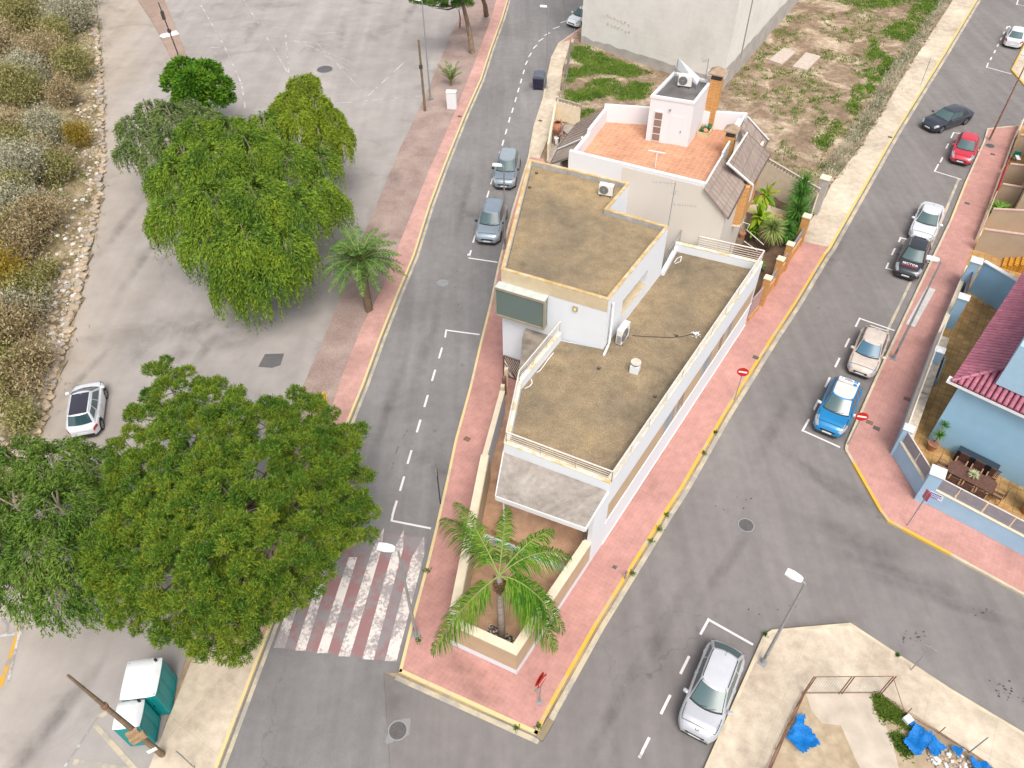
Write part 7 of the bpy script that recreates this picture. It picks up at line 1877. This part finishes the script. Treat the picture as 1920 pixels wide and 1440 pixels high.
p = at(862, 50, .05); pine(p, [L3p(858, 12, 3.3, .55), L3p(866, 2, 3.6, .6)], 'slender young pine with a thin trunk left of the leaning pine', tuple(at(860, 18, 3.0)), topm, 8, nt_=420, per=10, ln=.15, wdt=.03, tr=.08, twig=False)

def weeping(base, lobes, lab, trunk_top, mats, seed_, dens=70, hang=1.8, name='pepper_tree', lw=.05, ll=.17, bmat=None, group=None):
    r = np.random.default_rng(seed_); o = empty(name, (base[0], base[1], 0)); b = np.array([base[0], base[1], 0.0]); V = []; tw = []
    for (x, y, z, rad) in lobes:
        n = int(dens * rad * rad * 3); d = unit(r.normal(0, 1, (n, 3))); d[:, 2] = np.abs(d[:, 2]) * .9 - .15; d = unit(d)
        S0 = np.array([x, y, z]) + d * rad * r.uniform(.65, 1.02, n)[:, None] * np.array([1, 1, .62]) - b
        out = unit(d * np.array([1, 1, 0]) + 1e-6); ln_ = hang * r.uniform(.35, 1.15, n) * (.5 + .7 * np.linalg.norm(d[:, :2], axis=1))
        K = 11
        for k in range(K):
            t_ = k / (K - 1); pos = S0 + out * (.35 * (1 - (1 - t_) ** 2))[..., None] * rad if False else S0 + out * (.32 * rad * (1 - (1 - t_) ** 2)) + np.stack([np.zeros(n), np.zeros(n), -ln_ * t_ ** 1.4 + .05], 1)
            dn = unit(out * (.8 * (1 - t_) + .15) + np.array([0, 0, -1]) * (t_ + .15))
            for q in range(3):
                keep = r.random(n) < .92
                V.append(leaves(pos[keep] + r.normal(0, .05, (keep.sum(), 3)), dn[keep] + r.normal(0, .35, (keep.sum(), 3)), ll, lw, r, .2))
    np_mesh('crown', np.concatenate(V), 4, mats, o)
    m = MB(); top = np.array(trunk_top) - b; m.tube([(0, 0, -.1), tuple(top * .5 + np.array([.2, 0, 0])), tuple(top)], [.32, .25, .2], 10); m.build('trunk', bmat or barkd, o)
    m = MB(); limbs(m, top, [np.array([x, y, z]) - b for (x, y, z, rad) in lobes], .12, r)
    for (x, y, z, rad) in lobes:
        for k in range(5): d = unit(r.normal(0, 1, 3) + np.array([0, 0, .3])); c = np.array([x, y, z]) - b; m.tube([tuple(c), tuple(c + d * rad * .5), tuple(c + d * rad * np.array([1, 1, .55]) + np.array([0, 0, -.1]))], [.05, .03, .012], 4, smooth=False)
    m.build('branches', barkp, o)
    return tag(o, lab, 'tree', group)
pep = leafmat('pepper_leaves', [(.026, .052, .016), (.050, .108, .020), (.088, .175, .024), (.145, .25, .026), (.24, .33, .03)], .6, .14)
PP = [(330, 330, 6.2, 1.7), (400, 300, 7.0, 1.8), (470, 280, 6.8, 1.8), (540, 300, 6.2, 1.6), (590, 360, 5.6, 1.3), (330, 400, 6.0, 1.6), (400, 380, 7.2, 1.8), (480, 370, 7.4, 1.8), (550, 390, 6.6, 1.6), (390, 450, 6.0, 1.5), (460, 450, 6.4, 1.6), (530, 460, 5.8, 1.5), (440, 500, 4.8, 1.3), (500, 510, 4.8, 1.3), (540, 500, 4.4, 1.0), (625, 380, 4.4, 1.0), (370, 250, 5.8, 1.5), (430, 245, 6.2, 1.4), (500, 235, 6.2, 1.3), (600, 300, 5.4, 1.1), (420, 540, 3.6, .8), (470, 550, 3.4, .8), (345, 290, 6.0, 1.2)]
weeping(at(490, 500, 0), [L3p(*q) for q in PP], 'large weeping pepper tree with bright lime foliage in the parking ground', tuple(at(480, 430, 4.0)), pep, 11, dens=50)
pepy = leafmat('yellow_pepper', [(.06, .10, .015), (.11, .175, .018), (.18, .26, .02), (.26, .33, .03)], .6, .15)
weeping(at(585, 330, 0), [L3p(*q) for q in ((565, 158, 7.0, .9), (545, 190, 6.8, 1.0), (525, 205, 6.4, .8), (590, 195, 7.0, 1.0), (560, 225, 6.6, 1.1), (615, 222, 6.2, 1.0), (640, 250, 5.4, .7), (598, 250, 6.0, 1.0), (645, 275, 4.8, .5), (580, 150, 6.6, .6))], 'yellow green weeping tree behind the large pepper tree on its right', tuple(at(575, 240, 5.4)), pepy, 12, dens=66, hang=1.2)
pepd = leafmat('dull_pepper', [(.05, .08, .035), (.085, .13, .045), (.13, .19, .055), (.20, .26, .08)], .6, .1)
weeping(at(330, 330, 0), [L3p(*q) for q in ((285, 205, 5.4, 1.1), (245, 235, 5.0, 1.0), (320, 215, 5.6, 1.3), (265, 265, 4.8, 1.2), (235, 285, 4.2, .8), (320, 265, 5.2, 1.2), (285, 300, 4.2, .9), (380, 220, 5.4, 1.1), (350, 205, 5.2, 1.0))], 'sparse grey green weeping tree on the left of the large pepper tree', tuple(at(300, 260, 4.0)), pepd, 13, dens=30, hang=1.1)
grn2 = leafmat('feathery_green', [(.025, .065, .012), (.055, .12, .018), (.10, .19, .025), (.17, .25, .045)], .6, .12)
weeping(at(215, 990, 0), [L3p(*q) for q in ((30, 870, 4.6, 1.4), (100, 870, 5.2, 1.4), (160, 880, 5.0, 1.2), (30, 950, 4.8, 1.4), (110, 950, 5.6, 1.5), (180, 960, 5.2, 1.1), (10, 1030, 4.4, 1.2), (80, 1030, 5.0, 1.4), (150, 1040, 5.0, 1.3), (50, 1090, 4.2, 1.1), (120, 1110, 4.4, 1.2), (-20, 900, 4.6, 1.4), (-30, 1000, 4.6, 1.4), (180, 1110, 4.2, .9), (195, 900, 4.2, .7))], 'feathery green tree at the left edge, half under the huge pine', tuple(at(190, 950, 3.4)), grn2, 14, dens=30, hang=1.0, name='feathery_tree', lw=.045, ll=.15)
# round carob like tree
def broad(base, lobes, lab, trunk_top, mats, seed_, nt_=420, ll=.26, lw=.12, name='round_tree', tr=.2):
    r = np.random.default_rng(seed_); o = empty(name, (base[0], base[1], 0)); b = np.array([base[0], base[1], 0.0]); V = []
    for (x, y, z, rad) in lobes:
        n = int(nt_ * rad * rad); d = unit(r.normal(0, 1, (n, 3))); d[:, 2] = np.where(d[:, 2] < -.3, -d[:, 2], d[:, 2])
        P = np.array([x, y, z]) + d * rad * r.uniform(.75, 1.05, n)[:, None] * np.array([1, 1, .75]) - b
        V.append(leaves(np.repeat(P, 4, 0) + r.normal(0, .06, (n * 4, 3)), np.repeat(unit(d * np.array([1, 1, .3]) + np.array([0, 0, -.15])), 4, 0), ll, lw, r, .45))
    np_mesh('crown', np.concatenate(V), 4, mats, o); m = MB(); top = np.array(trunk_top) - b; m.tube([(0, 0, 0), tuple(top)], [tr, tr * .7], 8); m.build('trunk', barkd, o); m = MB(); limbs(m, top, [np.array([x, y, z]) - b for (x, y, z, rad) in lobes], .08, r); m.build('branches', barkd, o)
    return tag(o, lab, 'tree')
car_m = leafmat('carob_leaves', [(.016, .055, .008), (.035, .11, .010), (.065, .17, .012), (.12, .235, .015)], .8, .12)
broad(at(368, 215, 0), [L3p(*q) for q in ((345, 135, 4.4, 1.3), (385, 140, 4.6, 1.3), (330, 155, 4.2, 1.1), (410, 165, 4.2, 1.1), (365, 160, 5.0, 1.5), (355, 185, 4.2, 1.2), (400, 190, 3.8, 1.0), (420, 185, 3.4, .8))], 'dense rounded dark green tree at the end of the brown verge', tuple(at(368, 165, 3.2)), car_m, 21, nt_=300, ll=.30, lw=.10)

# palms
def frond(V, c, tip, lift, nl, ll, r, droop=.5, wd_=.035, face=1.0):
    c = np.array(c, float); tip = np.array(tip, float); mid = (c + tip) / 2 + np.array([0, 0, lift]); ts = np.linspace(0, 1, 26)
    P = ((1 - ts) ** 2)[:, None] * c + (2 * ts * (1 - ts))[:, None] * mid + (ts ** 2)[:, None] * tip
    for i in range(nl):
        t_ = .12 + .86 * (i + .5) / nl; k = t_ * 25; i0 = min(24, int(k)); f = k - i0; p = P[i0] * (1 - f) + P[i0 + 1] * f; T_ = unit(P[i0 + 1] - P[i0])
        side = unit(np.cross(T_, [0, 0, 1])); upv = np.cross(side, T_); l_ = ll * (math.sin(math.pi * min(1, t_ * .9 + .12)) ** .6) * r.uniform(.85, 1.1)
        for s in (-1, 1):
            if r.random() < .10: continue
            d = unit(side * s * .85 + T_ * .55 + upv * .12 * face + r.normal(0, .17, 3)); q0 = p; q1 = p + d * l_ * .5 + np.array([0, 0, -droop * l_ * .12]); q2 = p + d * l_ * .92 + np.array([0, 0, -droop * l_ * .62])
            w_ = unit(np.cross(d, upv + r.normal(0, .3, 3))) * wd_ / 2
            V += [q0 - w_ * .6, q0 + w_ * .6, q1 + w_, q1 - w_, q1 - w_, q1 + w_, q2 + w_ * .15, q2 - w_ * .15]
    return [tuple(p) for p in P[::3]]
def palm(base, crown, fr, lab, mats, tr, seed_, nl=60, ll=.5, droop=.5, name='palm_tree', trunkmat=None, boot=True, wd_=.035, ring=False, stemmat=None):
    r = np.random.default_rng(seed_); o = empty(name, base); b = np.array(base); c = np.array(crown) - b
    m = MB(); n = 14; m.tube([tuple(c * k / n * np.array([1, 1, 1])) for k in range(n + 1)], [tr[0] + (tr[1] - tr[0]) * k / n + (.012 if (k % 2) and ring else 0) for k in range(n + 1)], 12); m.build('trunk', trunkmat, o)
    if boot:
        m = MB()
        for k in range(46):
            a = k * 2.4; h_ = -1.15 + .85 * k / 46; rr = tr[1] * 1.15 + .05; q = c + np.array([math.cos(a) * rr, math.sin(a) * rr, h_]); m.tube([tuple(c + np.array([0, 0, h_ - .12])), tuple(q), tuple(q + np.array([math.cos(a) * .1, math.sin(a) * .1, .2]))], [.06, .06, .02], 5, smooth=False)
        m.build('boots', flat('palm_boots', (.20, .13, .06), .95, var=.3, scale=6) if 'palm_boots' not in bpy.data.materials else bpy.data.materials['palm_boots'], o)
    for (tip, lift, sc) in fr:
        V = []; P = frond(V, c + np.array([0, 0, .05]), np.array(tip) - b, lift, int(nl * sc), ll * sc, r, droop, wd_)
        fo_ = np_mesh('frond', np.array(V), 4, mats, o); MB().tube(P, [.035 * (1 - k / len(P)) + .006 for k in range(len(P))], 5).build('stalk', stemmat, fo_)
    return tag(o, lab, 'palm')
gtr = NT('ringed_trunk'); f = gtr.noise(1, 3, .5, co=gtr.coord(0, (2, 2, 14))); M['ringed'] = gtr.out(gtr.ramp(f, [(.35, (.22, .18, .15)), (.6, (.38, .33, .28))]), .9)
qm = leafmat('queen_palm', [(.015, .065, .008), (.035, .13, .012), (.075, .22, .018), (.20, .31, .03)], .9, .2); stm = flat('frond_stalk', (.22, .26, .07), .7)
qb = tuple(at(941, 1196, .15)); qc = (qb[0] - .02, qb[1] + .10, 5.6)
zq = lambda x, y, z: tuple(at(x, y, z))
QF = [(zq(824, 972, 4.4), 1.5, 1.2), (zq(850, 940, 5.6), 1.4, 1.0), (zq(952, 948, 6.0), .9, .85), (zq(1074, 1046, 4.9), 2.0, 1.1), (zq(1040, 992, 6.0), 1.2, .9),
      (zq(1046, 1226, 1.7), 2.3, 1.3), (zq(1062, 1190, 2.4), 2.2, 1.2), (zq(806, 1230, 2.0), 1.4, 1.2)]
qc = (qb[0] - .02, qb[1] + .08, 5.45)
palm(qb, qc, QF, 'feathery palm with drooping fronds growing from the terrace of the white house', qm, (.17, .13), 31, nl=120, ll=.80, droop=1.5, trunkmat=M['ringed'], wd_=.040, ring=True, stemmat=stm)
dm = leafmat('date_palm', [(.022, .07, .014), (.045, .12, .022), (.085, .185, .035), (.17, .25, .07)], 1.0, .1)
db = tuple(at(692, 582, .06)); dc = tuple(at(676, 470, 3.5)); dc = (db[0] - .05, db[1] + .15, 3.9)
r_ = random.Random(4); DF = []
for k in range(40):
    a = 2 * math.pi * k / 40 * 3.0 + r_.random() * .3; ring_ = k / 40; ext = 2.9 - .6 * ring_; zt_ = 2.4 + 3.3 * ring_
    DF.append(((dc[0] + math.cos(a) * ext * (1.0 if ring_ < .8 else .6), dc[1] + math.sin(a) * ext * (1.0 if ring_ < .8 else .6), zt_), .9, 1.0))
palm(db, dc, DF, 'stocky date palm on the gravel strip beside the left street', dm, (.27, .30), 32, nl=58, ll=.52, droop=.25, trunkmat=flat('date_trunk', (.17, .12, .08), .95, var=.4, scale=7), wd_=.04, stemmat=stm)
sb = tuple(at(846, 160, .06)); SF = []
for k in range(16): a = 2 * math.pi * k / 16; SF.append(((sb[0] + math.cos(a) * 1.2, sb[1] + math.sin(a) * 1.0, 1.3 + .4 * (k % 3)), .5, .8))
palm((sb[0], sb[1], .06), (sb[0], sb[1], .4), SF, 'small young palm on the gravel strip just behind the white cabinet', dm, (.12, .12), 33, nl=34, ll=.34, droop=.2, trunkmat=flat('young_trunk', (.2, .14, .08), .95), boot=False, wd_=.04, stemmat=stm)
# stains of bare soil round the date palm foot
# garden plants of the terrace house
yuc = leafmat('yucca', [(.02, .08, .012), (.05, .16, .025), (.13, .28, .05)], .9, .1); yuy = leafmat('yucca_pale', [(.06, .13, .02), (.16, .25, .05), (.36, .40, .14)], 1.2, .1); ban = leafmat('banana', [(.05, .17, .01), (.13, .30, .02), (.38, .42, .03)], 1.0, .2)
def yucca(q, z, n, ln, mats, lab, seed_, nm='yucca', heads=None, w_=.07, droop=.9):
    p = at(*q, z); o = empty(nm, (p.x, p.y, .145)); 
    for i, (dx, dy, dz, s) in enumerate(heads or [(0, 0, 0, 1)]):
        MB().tube([(0, 0, 0), (dx * .5, dy * .5, (z + dz) * .5), (dx, dy, z + dz - .1)], [.12, .09, .07], 7).build('stem', barkd, o); rosette((dx, dy, z + dz - .1), int(n * s), ln * s, w_, droop, mats, o, 'leaves', up=(-35, 88), seedv=seed_ + i)
    return tag(o, lab, 'plant')
yucca((1505, 355), 2.6, 190, 1.15, yuc, 'tall spiky yucca clump against the grey block wall', 41, heads=[(0, 0, .2, 1), (-.35, -.8, -.2, 1.05)])
yucca((1497, 398), 2.0, 190, 1.2, yuc, 'dark green spiky yucca in front of the tall one', 51, heads=[(0, 0, 0, 1.05), (-.3, -.4, -.5, .9)])
yucca((1449, 432), 1.9, 260, 1.15, yuy, 'large round yellow green spiky plant in the middle of the garden', 61)
yucca((1479, 435), 1.3, 200, .85, yuc, 'grey green spiky plant beside the last brick pier', 71)
yucca((1436, 366), 2.4, 26, 1.15, ban, 'yellow leaved banana plant behind the garden steps', 81, 'banana_plant', w_=.34, droop=1.1)
yucca((1426, 408), 1.9, 34, 1.15, ban, 'broad leaved green plant below the yellow banana plant', 91, 'banana_plant', w_=.36, droop=.9)
yucca((1412, 434), 1.0, 30, .8, ban, 'low yellow green bush at the top of the garden steps', 95, 'garden_bush', w_=.25)
yucca((1425, 500), .5, 60, .5, green1, 'low dark green clump behind the corner of the roof railing', 97, 'garden_bush', w_=.1)

# ---------------- riverside bank on the left
BP = [(p[0] - .0, p[1]) for p in BE]
bank = BE + [xy(-260, 1200), xy(-330, -60)]
def bank_fz(x, y):
    return 0
t = NT('river_bank'); f = t.noise(.4, 8, .68, dist=.5); f2 = t.noise(3.0, 6, .7)
a = t.ramp(f, [(.28, (.11, .085, .05)), (.45, (.21, .165, .10)), (.55, (.33, .27, .17)), (.7, (.42, .35, .24))]); M['bank'] = t.out(t.mix(.6, a, t.ramp(f2, [(.3, .2), (.7, .75)]), 'OVERLAY'), .95, spec=.1)
struct(MB().sheet(bank, -.03).build('river_bank_base', M['bank'])); _, bz = terrain('river_bank', bank, .6, .22, .02, M['bank'])
# edging boulders
stm_ = [flat('boulder_a', (.42, .33, .245), .95, var=.2, scale=3), flat('boulder_b', (.48, .38, .27), .95, var=.2, scale=3), flat('boulder_c', (.37, .325, .28), .95, var=.2, scale=3)]
def boulder(seed_):
    r = random.Random(seed_); bm = bmesh.new(); bmesh.ops.create_icosphere(bm, subdivisions=2, radius=.5)
    for v in bm.verts: n_ = mn.noise(v.co * 2.1 + Vector((seed_ * 3.1, 0, 0))); v.co *= 1 + .6 * n_; v.co.z *= .55; v.co.x = max(-.38, min(.38, v.co.x))
    me = bpy.data.meshes.new('boulder'); bm.to_mesh(me); bm.free(); me.materials.append(stm_[seed_ % 3])
    for p in me.polygons: p.use_smooth = False
    return me
bms = [boulder(i) for i in range(9)]; bpx = [Vector(p) for p in BE]; r_ = random.Random(17); cnt = 0; acc = 0.0
for a, b in zip(bpx[1:-2], bpx[2:-1]):
    L_ = (b - a).length; d = (b - a).normalized(); nrm = Vector((d.y, -d.x)) 
    if nrm.x > 0: nrm = -nrm
    s = acc
    while s < L_:
        sz = r_.uniform(.32, .72); p = a + d * s + nrm * r_.uniform(.05, .4)
        o = bpy.data.objects.new('boulder', bms[r_.randrange(9)]); col.objects.link(o); o.location = (p.x, p.y, .12); o.scale = (sz, sz * r_.uniform(.7, 1), sz * .8); o.rotation_euler = (0, 0, r_.random() * 6.28)
        tag(o, 'rough tan boulder in the stone edging between the concrete track and the river bank', 'boulder', 'boulders edging the concrete track'); cnt += 1; s += sz * r_.uniform(.75, 1.0)
    acc = s - L_
# loose stones behind
V = []; m = MB(); 
for i in range(3600):
    k = r_.random() ** 1.0 * (len(bpx) - 2.01); i0 = int(k); p = bpx[i0].lerp(bpx[i0 + 1], k - i0); off = r_.expovariate(1 / 1.3)
    dense = 1.0 if 7 <= i0 <= 9 else .35
    if r_.random() > dense or off > 5: continue
    s = r_.uniform(.10, .36); m.cur = r_.randrange(4); m.box((p.x - .4 - off, p.y, bz(p.x - .4 - off, p.y) - .05), (s, s * r_.uniform(.6, 1), s * .5), r_.random() * 3, s * .2)
tag(m.build('loose_stones', stm_ + [flat('white_stone', (.62, .58, .54), .9, var=.1)]), 'loose stones scattered on the river bank behind the edging boulders', 'stones', kind='stuff')
# shrubs
shr_ = 0
shr = {'grey': leafmat('shrub_grey', [(.11, .11, .06), (.20, .20, .12), (.34, .33, .22), (.52, .49, .37)], .7), 'tan': leafmat('shrub_tan', [(.11, .075, .035), (.20, .145, .07), (.32, .245, .125), (.46, .38, .23)], .7),
       'olive': leafmat('shrub_olive', [(.07, .075, .02), (.14, .14, .04), (.25, .235, .08), (.38, .35, .15)], .7), 'mustard': leafmat('shrub_mustard', [(.13, .10, .015), (.24, .17, .02), (.34, .24, .04)], .9), 'green': leafmat('shrub_green', [(.02, .07, .01), (.05, .13, .015), (.10, .20, .03)], .9)}
twig_m = flat('pale_branch', (.55, .48, .40), .95, var=.15); 
def shrub(q, h_, rad, kind_, lab, seed_, dens=1.0, bare=.4):
    p = at(*q, 0); r = np.random.default_rng(seed_); z0 = bz(p.x, p.y) - .05; o = empty('river_shrub', (p.x, p.y, z0)); m = MB(); tips = []
    nb = 13
    for k in range(nb):
        a = r.uniform(0, 2 * np.pi); e = np.radians(r.uniform(35, 80)); L_ = h_ * r.uniform(.7, 1.0); d = np.array([np.cos(a) * np.cos(e), np.sin(a) * np.cos(e), np.sin(e)]) * np.array([rad / h_ * 1.2, rad / h_ * 1.2, 1]); P1 = d * L_ * .5 + r.normal(0, .08, 3); P2 = d * L_
        m.tube([(0, 0, 0), tuple(P1), tuple(P2)], [.07, .045, .012], 5, smooth=False); tips += [P1, P2]
        for j in range(5):
            s = r.uniform(.35, .95); q0 = P2 * s; dd2 = unit(d + r.normal(0, .6, 3)) * rad * r.uniform(.3, .6); m.tube([tuple(q0), tuple(q0 + dd2)], [.018, .005], 4, smooth=False); tips.append(q0 + dd2)
    m.build('stems', twig_m, o)
    rad *= 1.15; n = int(2300 * rad * rad * dens); c = np.array(tips)[r.integers(0, len(tips), n)]
    P = c + r.normal(0, .26 * rad, (n, 3)) * np.array([1, 1, .7]); P[:, 2] = np.abs(P[:, 2]); np_mesh('foliage', leaves(P, r.normal(0, 1, (n, 3)) + np.array([0, 0, .8]), .17, .06, r, .3), 4, shr[kind_], o)
    return tag(o, lab, 'shrub', 'shrubs on the river bank')
KL = {'grey': 'silvery grey', 'tan': 'dry tan', 'olive': 'olive green', 'mustard': 'mustard yellow', 'green': 'fresh green'}
SH = [((60, 60), 3.4, 2.3, 'olive', 'the topmost beside the track corner'), ((140, 60), 3.6, 2.2, 'grey', 'leaning over the top end of the track'), ((10, 120), 3.2, 2.2, 'tan', 'at the left edge near the top'), ((95, 130), 3.2, 2.0, 'tan', 'with pale bare branches below the top one'), ((150, 150), 2.8, 1.5, 'olive', 'close to the track, level with the dark round tree'),
      ((40, 200), 3.0, 1.9, 'olive', 'with a long pale stem at the upper left'), ((130, 200), 2.6, 1.3, 'tan', 'between the boulders and the upper bare branches'), ((90, 270), 2.6, 1.6, 'grey', 'in the middle of the bank above the mustard one'), ((20, 280), 2.8, 1.8, 'tan', 'at the left edge above the middle'), ((158, 275), 1.8, 1.0, 'mustard', 'round and bright, beside the edging stones'),
      ((60, 350), 3.0, 1.9, 'grey', 'silvery and wide, level with the pepper tree'), ((120, 340), 2.6, 1.3, 'olive', 'near the stones, level with the pepper tree'), ((20, 400), 3.0, 1.8, 'olive', 'at the left edge below the middle'), ((95, 430), 2.6, 1.5, 'tan', 'just above the white stones'), ((45, 480), 2.8, 1.7, 'tan', 'brownish, left of the white stones'),
      ((10, 560), 2.8, 1.8, 'mustard', 'at the left edge beside the white stones'), ((70, 570), 2.4, 1.3, 'olive', 'below the white stones'), ((30, 640), 2.6, 1.7, 'tan', 'with a pale leaning trunk, lower left'), ((75, 690), 2.2, 1.2, 'tan', 'dark brown, above the white car'), ((15, 730), 2.4, 1.5, 'olive', 'at the left edge beside the white car'), ((50, 800), 1.6, 1.0, 'olive', 'low, next to the feathery tree'), ((105, 250), 1.5, .8, 'green', 'small, in a gap between dry ones'), ((-20, 20), 3.2, 2.2, 'tan', 'in the top left corner'), ((100, 5), 3.0, 2.0, 'grey', 'cut by the top edge'), ((165, 15), 2.6, 1.3, 'grey', 'small, at the very top beside the track'), ((60, 165), 3.2, 1.8, 'grey', 'pale, between the top tan one and the long pale stem'), ((-15, 190), 3.0, 1.9, 'olive', 'half out of the picture on the left, upper part'), ((95, 320), 2.6, 1.4, 'tan', 'between the two widest silvery ones'), ((55, 300), 2.8, 1.5, 'olive', 'just above the wide silvery one'), ((-10, 340), 3.0, 1.8, 'grey', 'half out of the picture, level with the pepper tree'), ((50, 420), 2.8, 1.6, 'grey', 'faded, between the wide silvery one and the brownish one'), ((-5, 480), 3.0, 1.8, 'olive', 'at the left edge above the yellow one'), ((50, 610), 2.4, 1.4, 'grey', 'above the leaning pale trunk'), ((100, 520), 1.4, .8, 'olive', 'small, amid the white stones'), ((-5, 660), 2.6, 1.6, 'olive', 'behind the leaning pale trunk'), ((45, 740), 2.0, 1.2, 'tan', 'low, level with the roof of the white car'), ((120, 90), 2.8, 1.5, 'olive', 'wide, between the silvery top one and the bare branches')]
for i, (q, h_, rd, k, wh) in enumerate(SH): shrub(q, h_, rd, k, f'{KL[k]} river bank shrub, {wh}', 200 + i, dens={'green': 1.2, 'tan': .75}.get(k, .95))
# undergrowth and weeds
def weeds(name, pts, mats, lab, ln, wdt, seed_, up=1.2):
    r = np.random.default_rng(seed_); P = np.array(pts); n = len(P); D_ = r.normal(0, .6, (n, 3)) + np.array([0, 0, up]); o = np_mesh(name, leaves(P, D_, ln, wdt, r, .25), 4, mats); return tag(o, lab, 'plants', kind='stuff')
def scatter(poly, n, r, zf, clump=0, cs=.35, dens=None):
    xs_ = [p[0] for p in poly]; ys_ = [p[1] for p in poly]; out = []
    while len(out) < n:
        x, y = r.uniform(min(xs_), max(xs_)), r.uniform(min(ys_), max(ys_))
        if not inside(x, y, poly): continue
        if dens and r.random() > dens(x, y): continue
        for k in range(max(1, clump)):
            x2, y2 = x + r.gauss(0, cs) * (clump > 0), y + r.gauss(0, cs) * (clump > 0); out.append((x2, y2, zf(x2, y2)))
    return out
r_ = random.Random(23)
weeds('undergrowth', scatter(bank, 26000, r_, bz, 8, .3), shr['tan'], 'dry undergrowth covering the river bank', .22, .05, 301); weeds('undergrowth', scatter(bank, 16000, r_, bz, 14, .25), shr['olive'], 'olive undergrowth patches on the river bank', .2, .05, 302); weeds('undergrowth', scatter(bank, 9000, r_, bz, 40, .3), shr['green'], 'fresh green weeds in patches on the river bank', .16, .06, 303)
grs = leafmat('lot_grass', [(.03, .08, .012), (.07, .155, .02), (.12, .22, .03), (.20, .27, .05)], .6)
lotL = [xy(*p) for p in ((1075, 92), (1105, 92), (1155, 115), (1225, 140), (1215, 185), (1150, 190), (1085, 225), (1055, 218), (1062, 150))]
lotR = [xy(*p) for p in ((1365, 170), (1495, 8), (1560, -40), (1785, -40), (1700, 125), (1605, 280), (1545, 350), (1440, 320), (1470, 250), (1400, 210))]
def patchy(thr, sc, off): return lambda x, y: 1.0 if mn.noise(Vector((x * sc, y * sc, off))) > thr else .0
weeds('lot_weeds', scatter(lotL, 20000, r_, lot_z, 14, .2, patchy(-.15, .4, 1)), grs, 'green weeds on the small plot below the blank grey building', .15, .07, 304)
weeds('lot_weeds', scatter(lotR, 13000, r_, lot_z, 12, .16, patchy(.0, .3, 7)), grs, 'scattered green weeds on the big bare lot', .13, .07, 305)
band = [xy(*p) for p in ((1785, -30), (1765, 0), (1660, 150), (1590, 262), (1540, 330), (1565, 335), (1612, 270), (1702, 122), (1783, -5))]
band2 = [xy(*p) for p in ((1735, -30), (1700, 40), (1640, 60), (1620, 130), (1580, 215), (1520, 270), (1545, 285), (1625, 190), (1690, 95), (1775, -10))]
weeds('lot_weeds', scatter(band2, 10000, r_, lot_z, 14, .22, patchy(-.1, .35, 3)), grs, 'green weeds in a band across the big lot near the pavement', .18, .08, 306)
weeds('dry_grass', scatter(band, 7000, r_, lot_z, 10, .25), shr['grey'], 'dry grass along the edge of the lot beside the pale pavement', .3, .04, 307)
topg = [xy(*p) for p in ((1500, -50), (1560, 5), (1640, 20), (1730, 5), (1760, -50))]
weeds('lot_weeds', scatter(topg, 14000, r_, lot_z, 16, .3, patchy(-.2, .25, 9)), grs, 'green weeds at the far top edge of the big lot', .16, .08, 308)
wg = [xy(*p) for p in ((1641, 1305), (1650, 1312), (1672, 1330), (1692, 1345), (1700, 1365), (1690, 1385), (1700, 1405), (1730, 1425), (1715, 1432), (1690, 1408), (1668, 1370), (1645, 1330))]
weeds('ground_cover', scatter(wg, 7000, r_, lambda x, y: .11, 20, .12, patchy(-.25, .9, 2)), grs, 'low green ground cover on the waste ground below the wire gate', .09, .06, 309)
kw = []
for q in ((1342, 811), (1320, 849), (1186, 1075), (1250, 965), (1009, 1362), (968, 1366), (1236, 992), (800, 1070), (785, 1200), (1683, 1228), (1435, 1190), (1583, 775), (1220, 1015)):
    p = at(*q, .14); s_ = r_.uniform(.08, .2); kw += [(p.x + r_.gauss(0, s_ * .5), p.y + r_.gauss(0, s_ * .5), .13) for _ in range(60)]
weeds('kerb_weeds', kw, shr['green'], 'little weeds growing out of the kerb joints', .10, .04, 310)
# yellow bin frame under the big pine and small orange cap
o = empty('barrier', at(606, 768, .1), R(70)); m = MB(); ymat = flat('yellow_plastic', (.72, .44, .01), .6, var=.1)
for x in (-.5, .5): m.box((x, 0, 0), (.06, .06, 1.0))
m.box((0, 0, .95), (1.1, .06, .06)); m.box((0, 0, .2), (1.0, .05, .06)); m.build('frame', ymat, o); m = MB()
for i in range(7): m.box((-.42 + i * .14, 0, .25), (.05, .03, .7))
m.build('slat', ymat, o); tag(o, 'yellow plastic barrier showing behind the huge pine by the pink pavement', 'barrier')
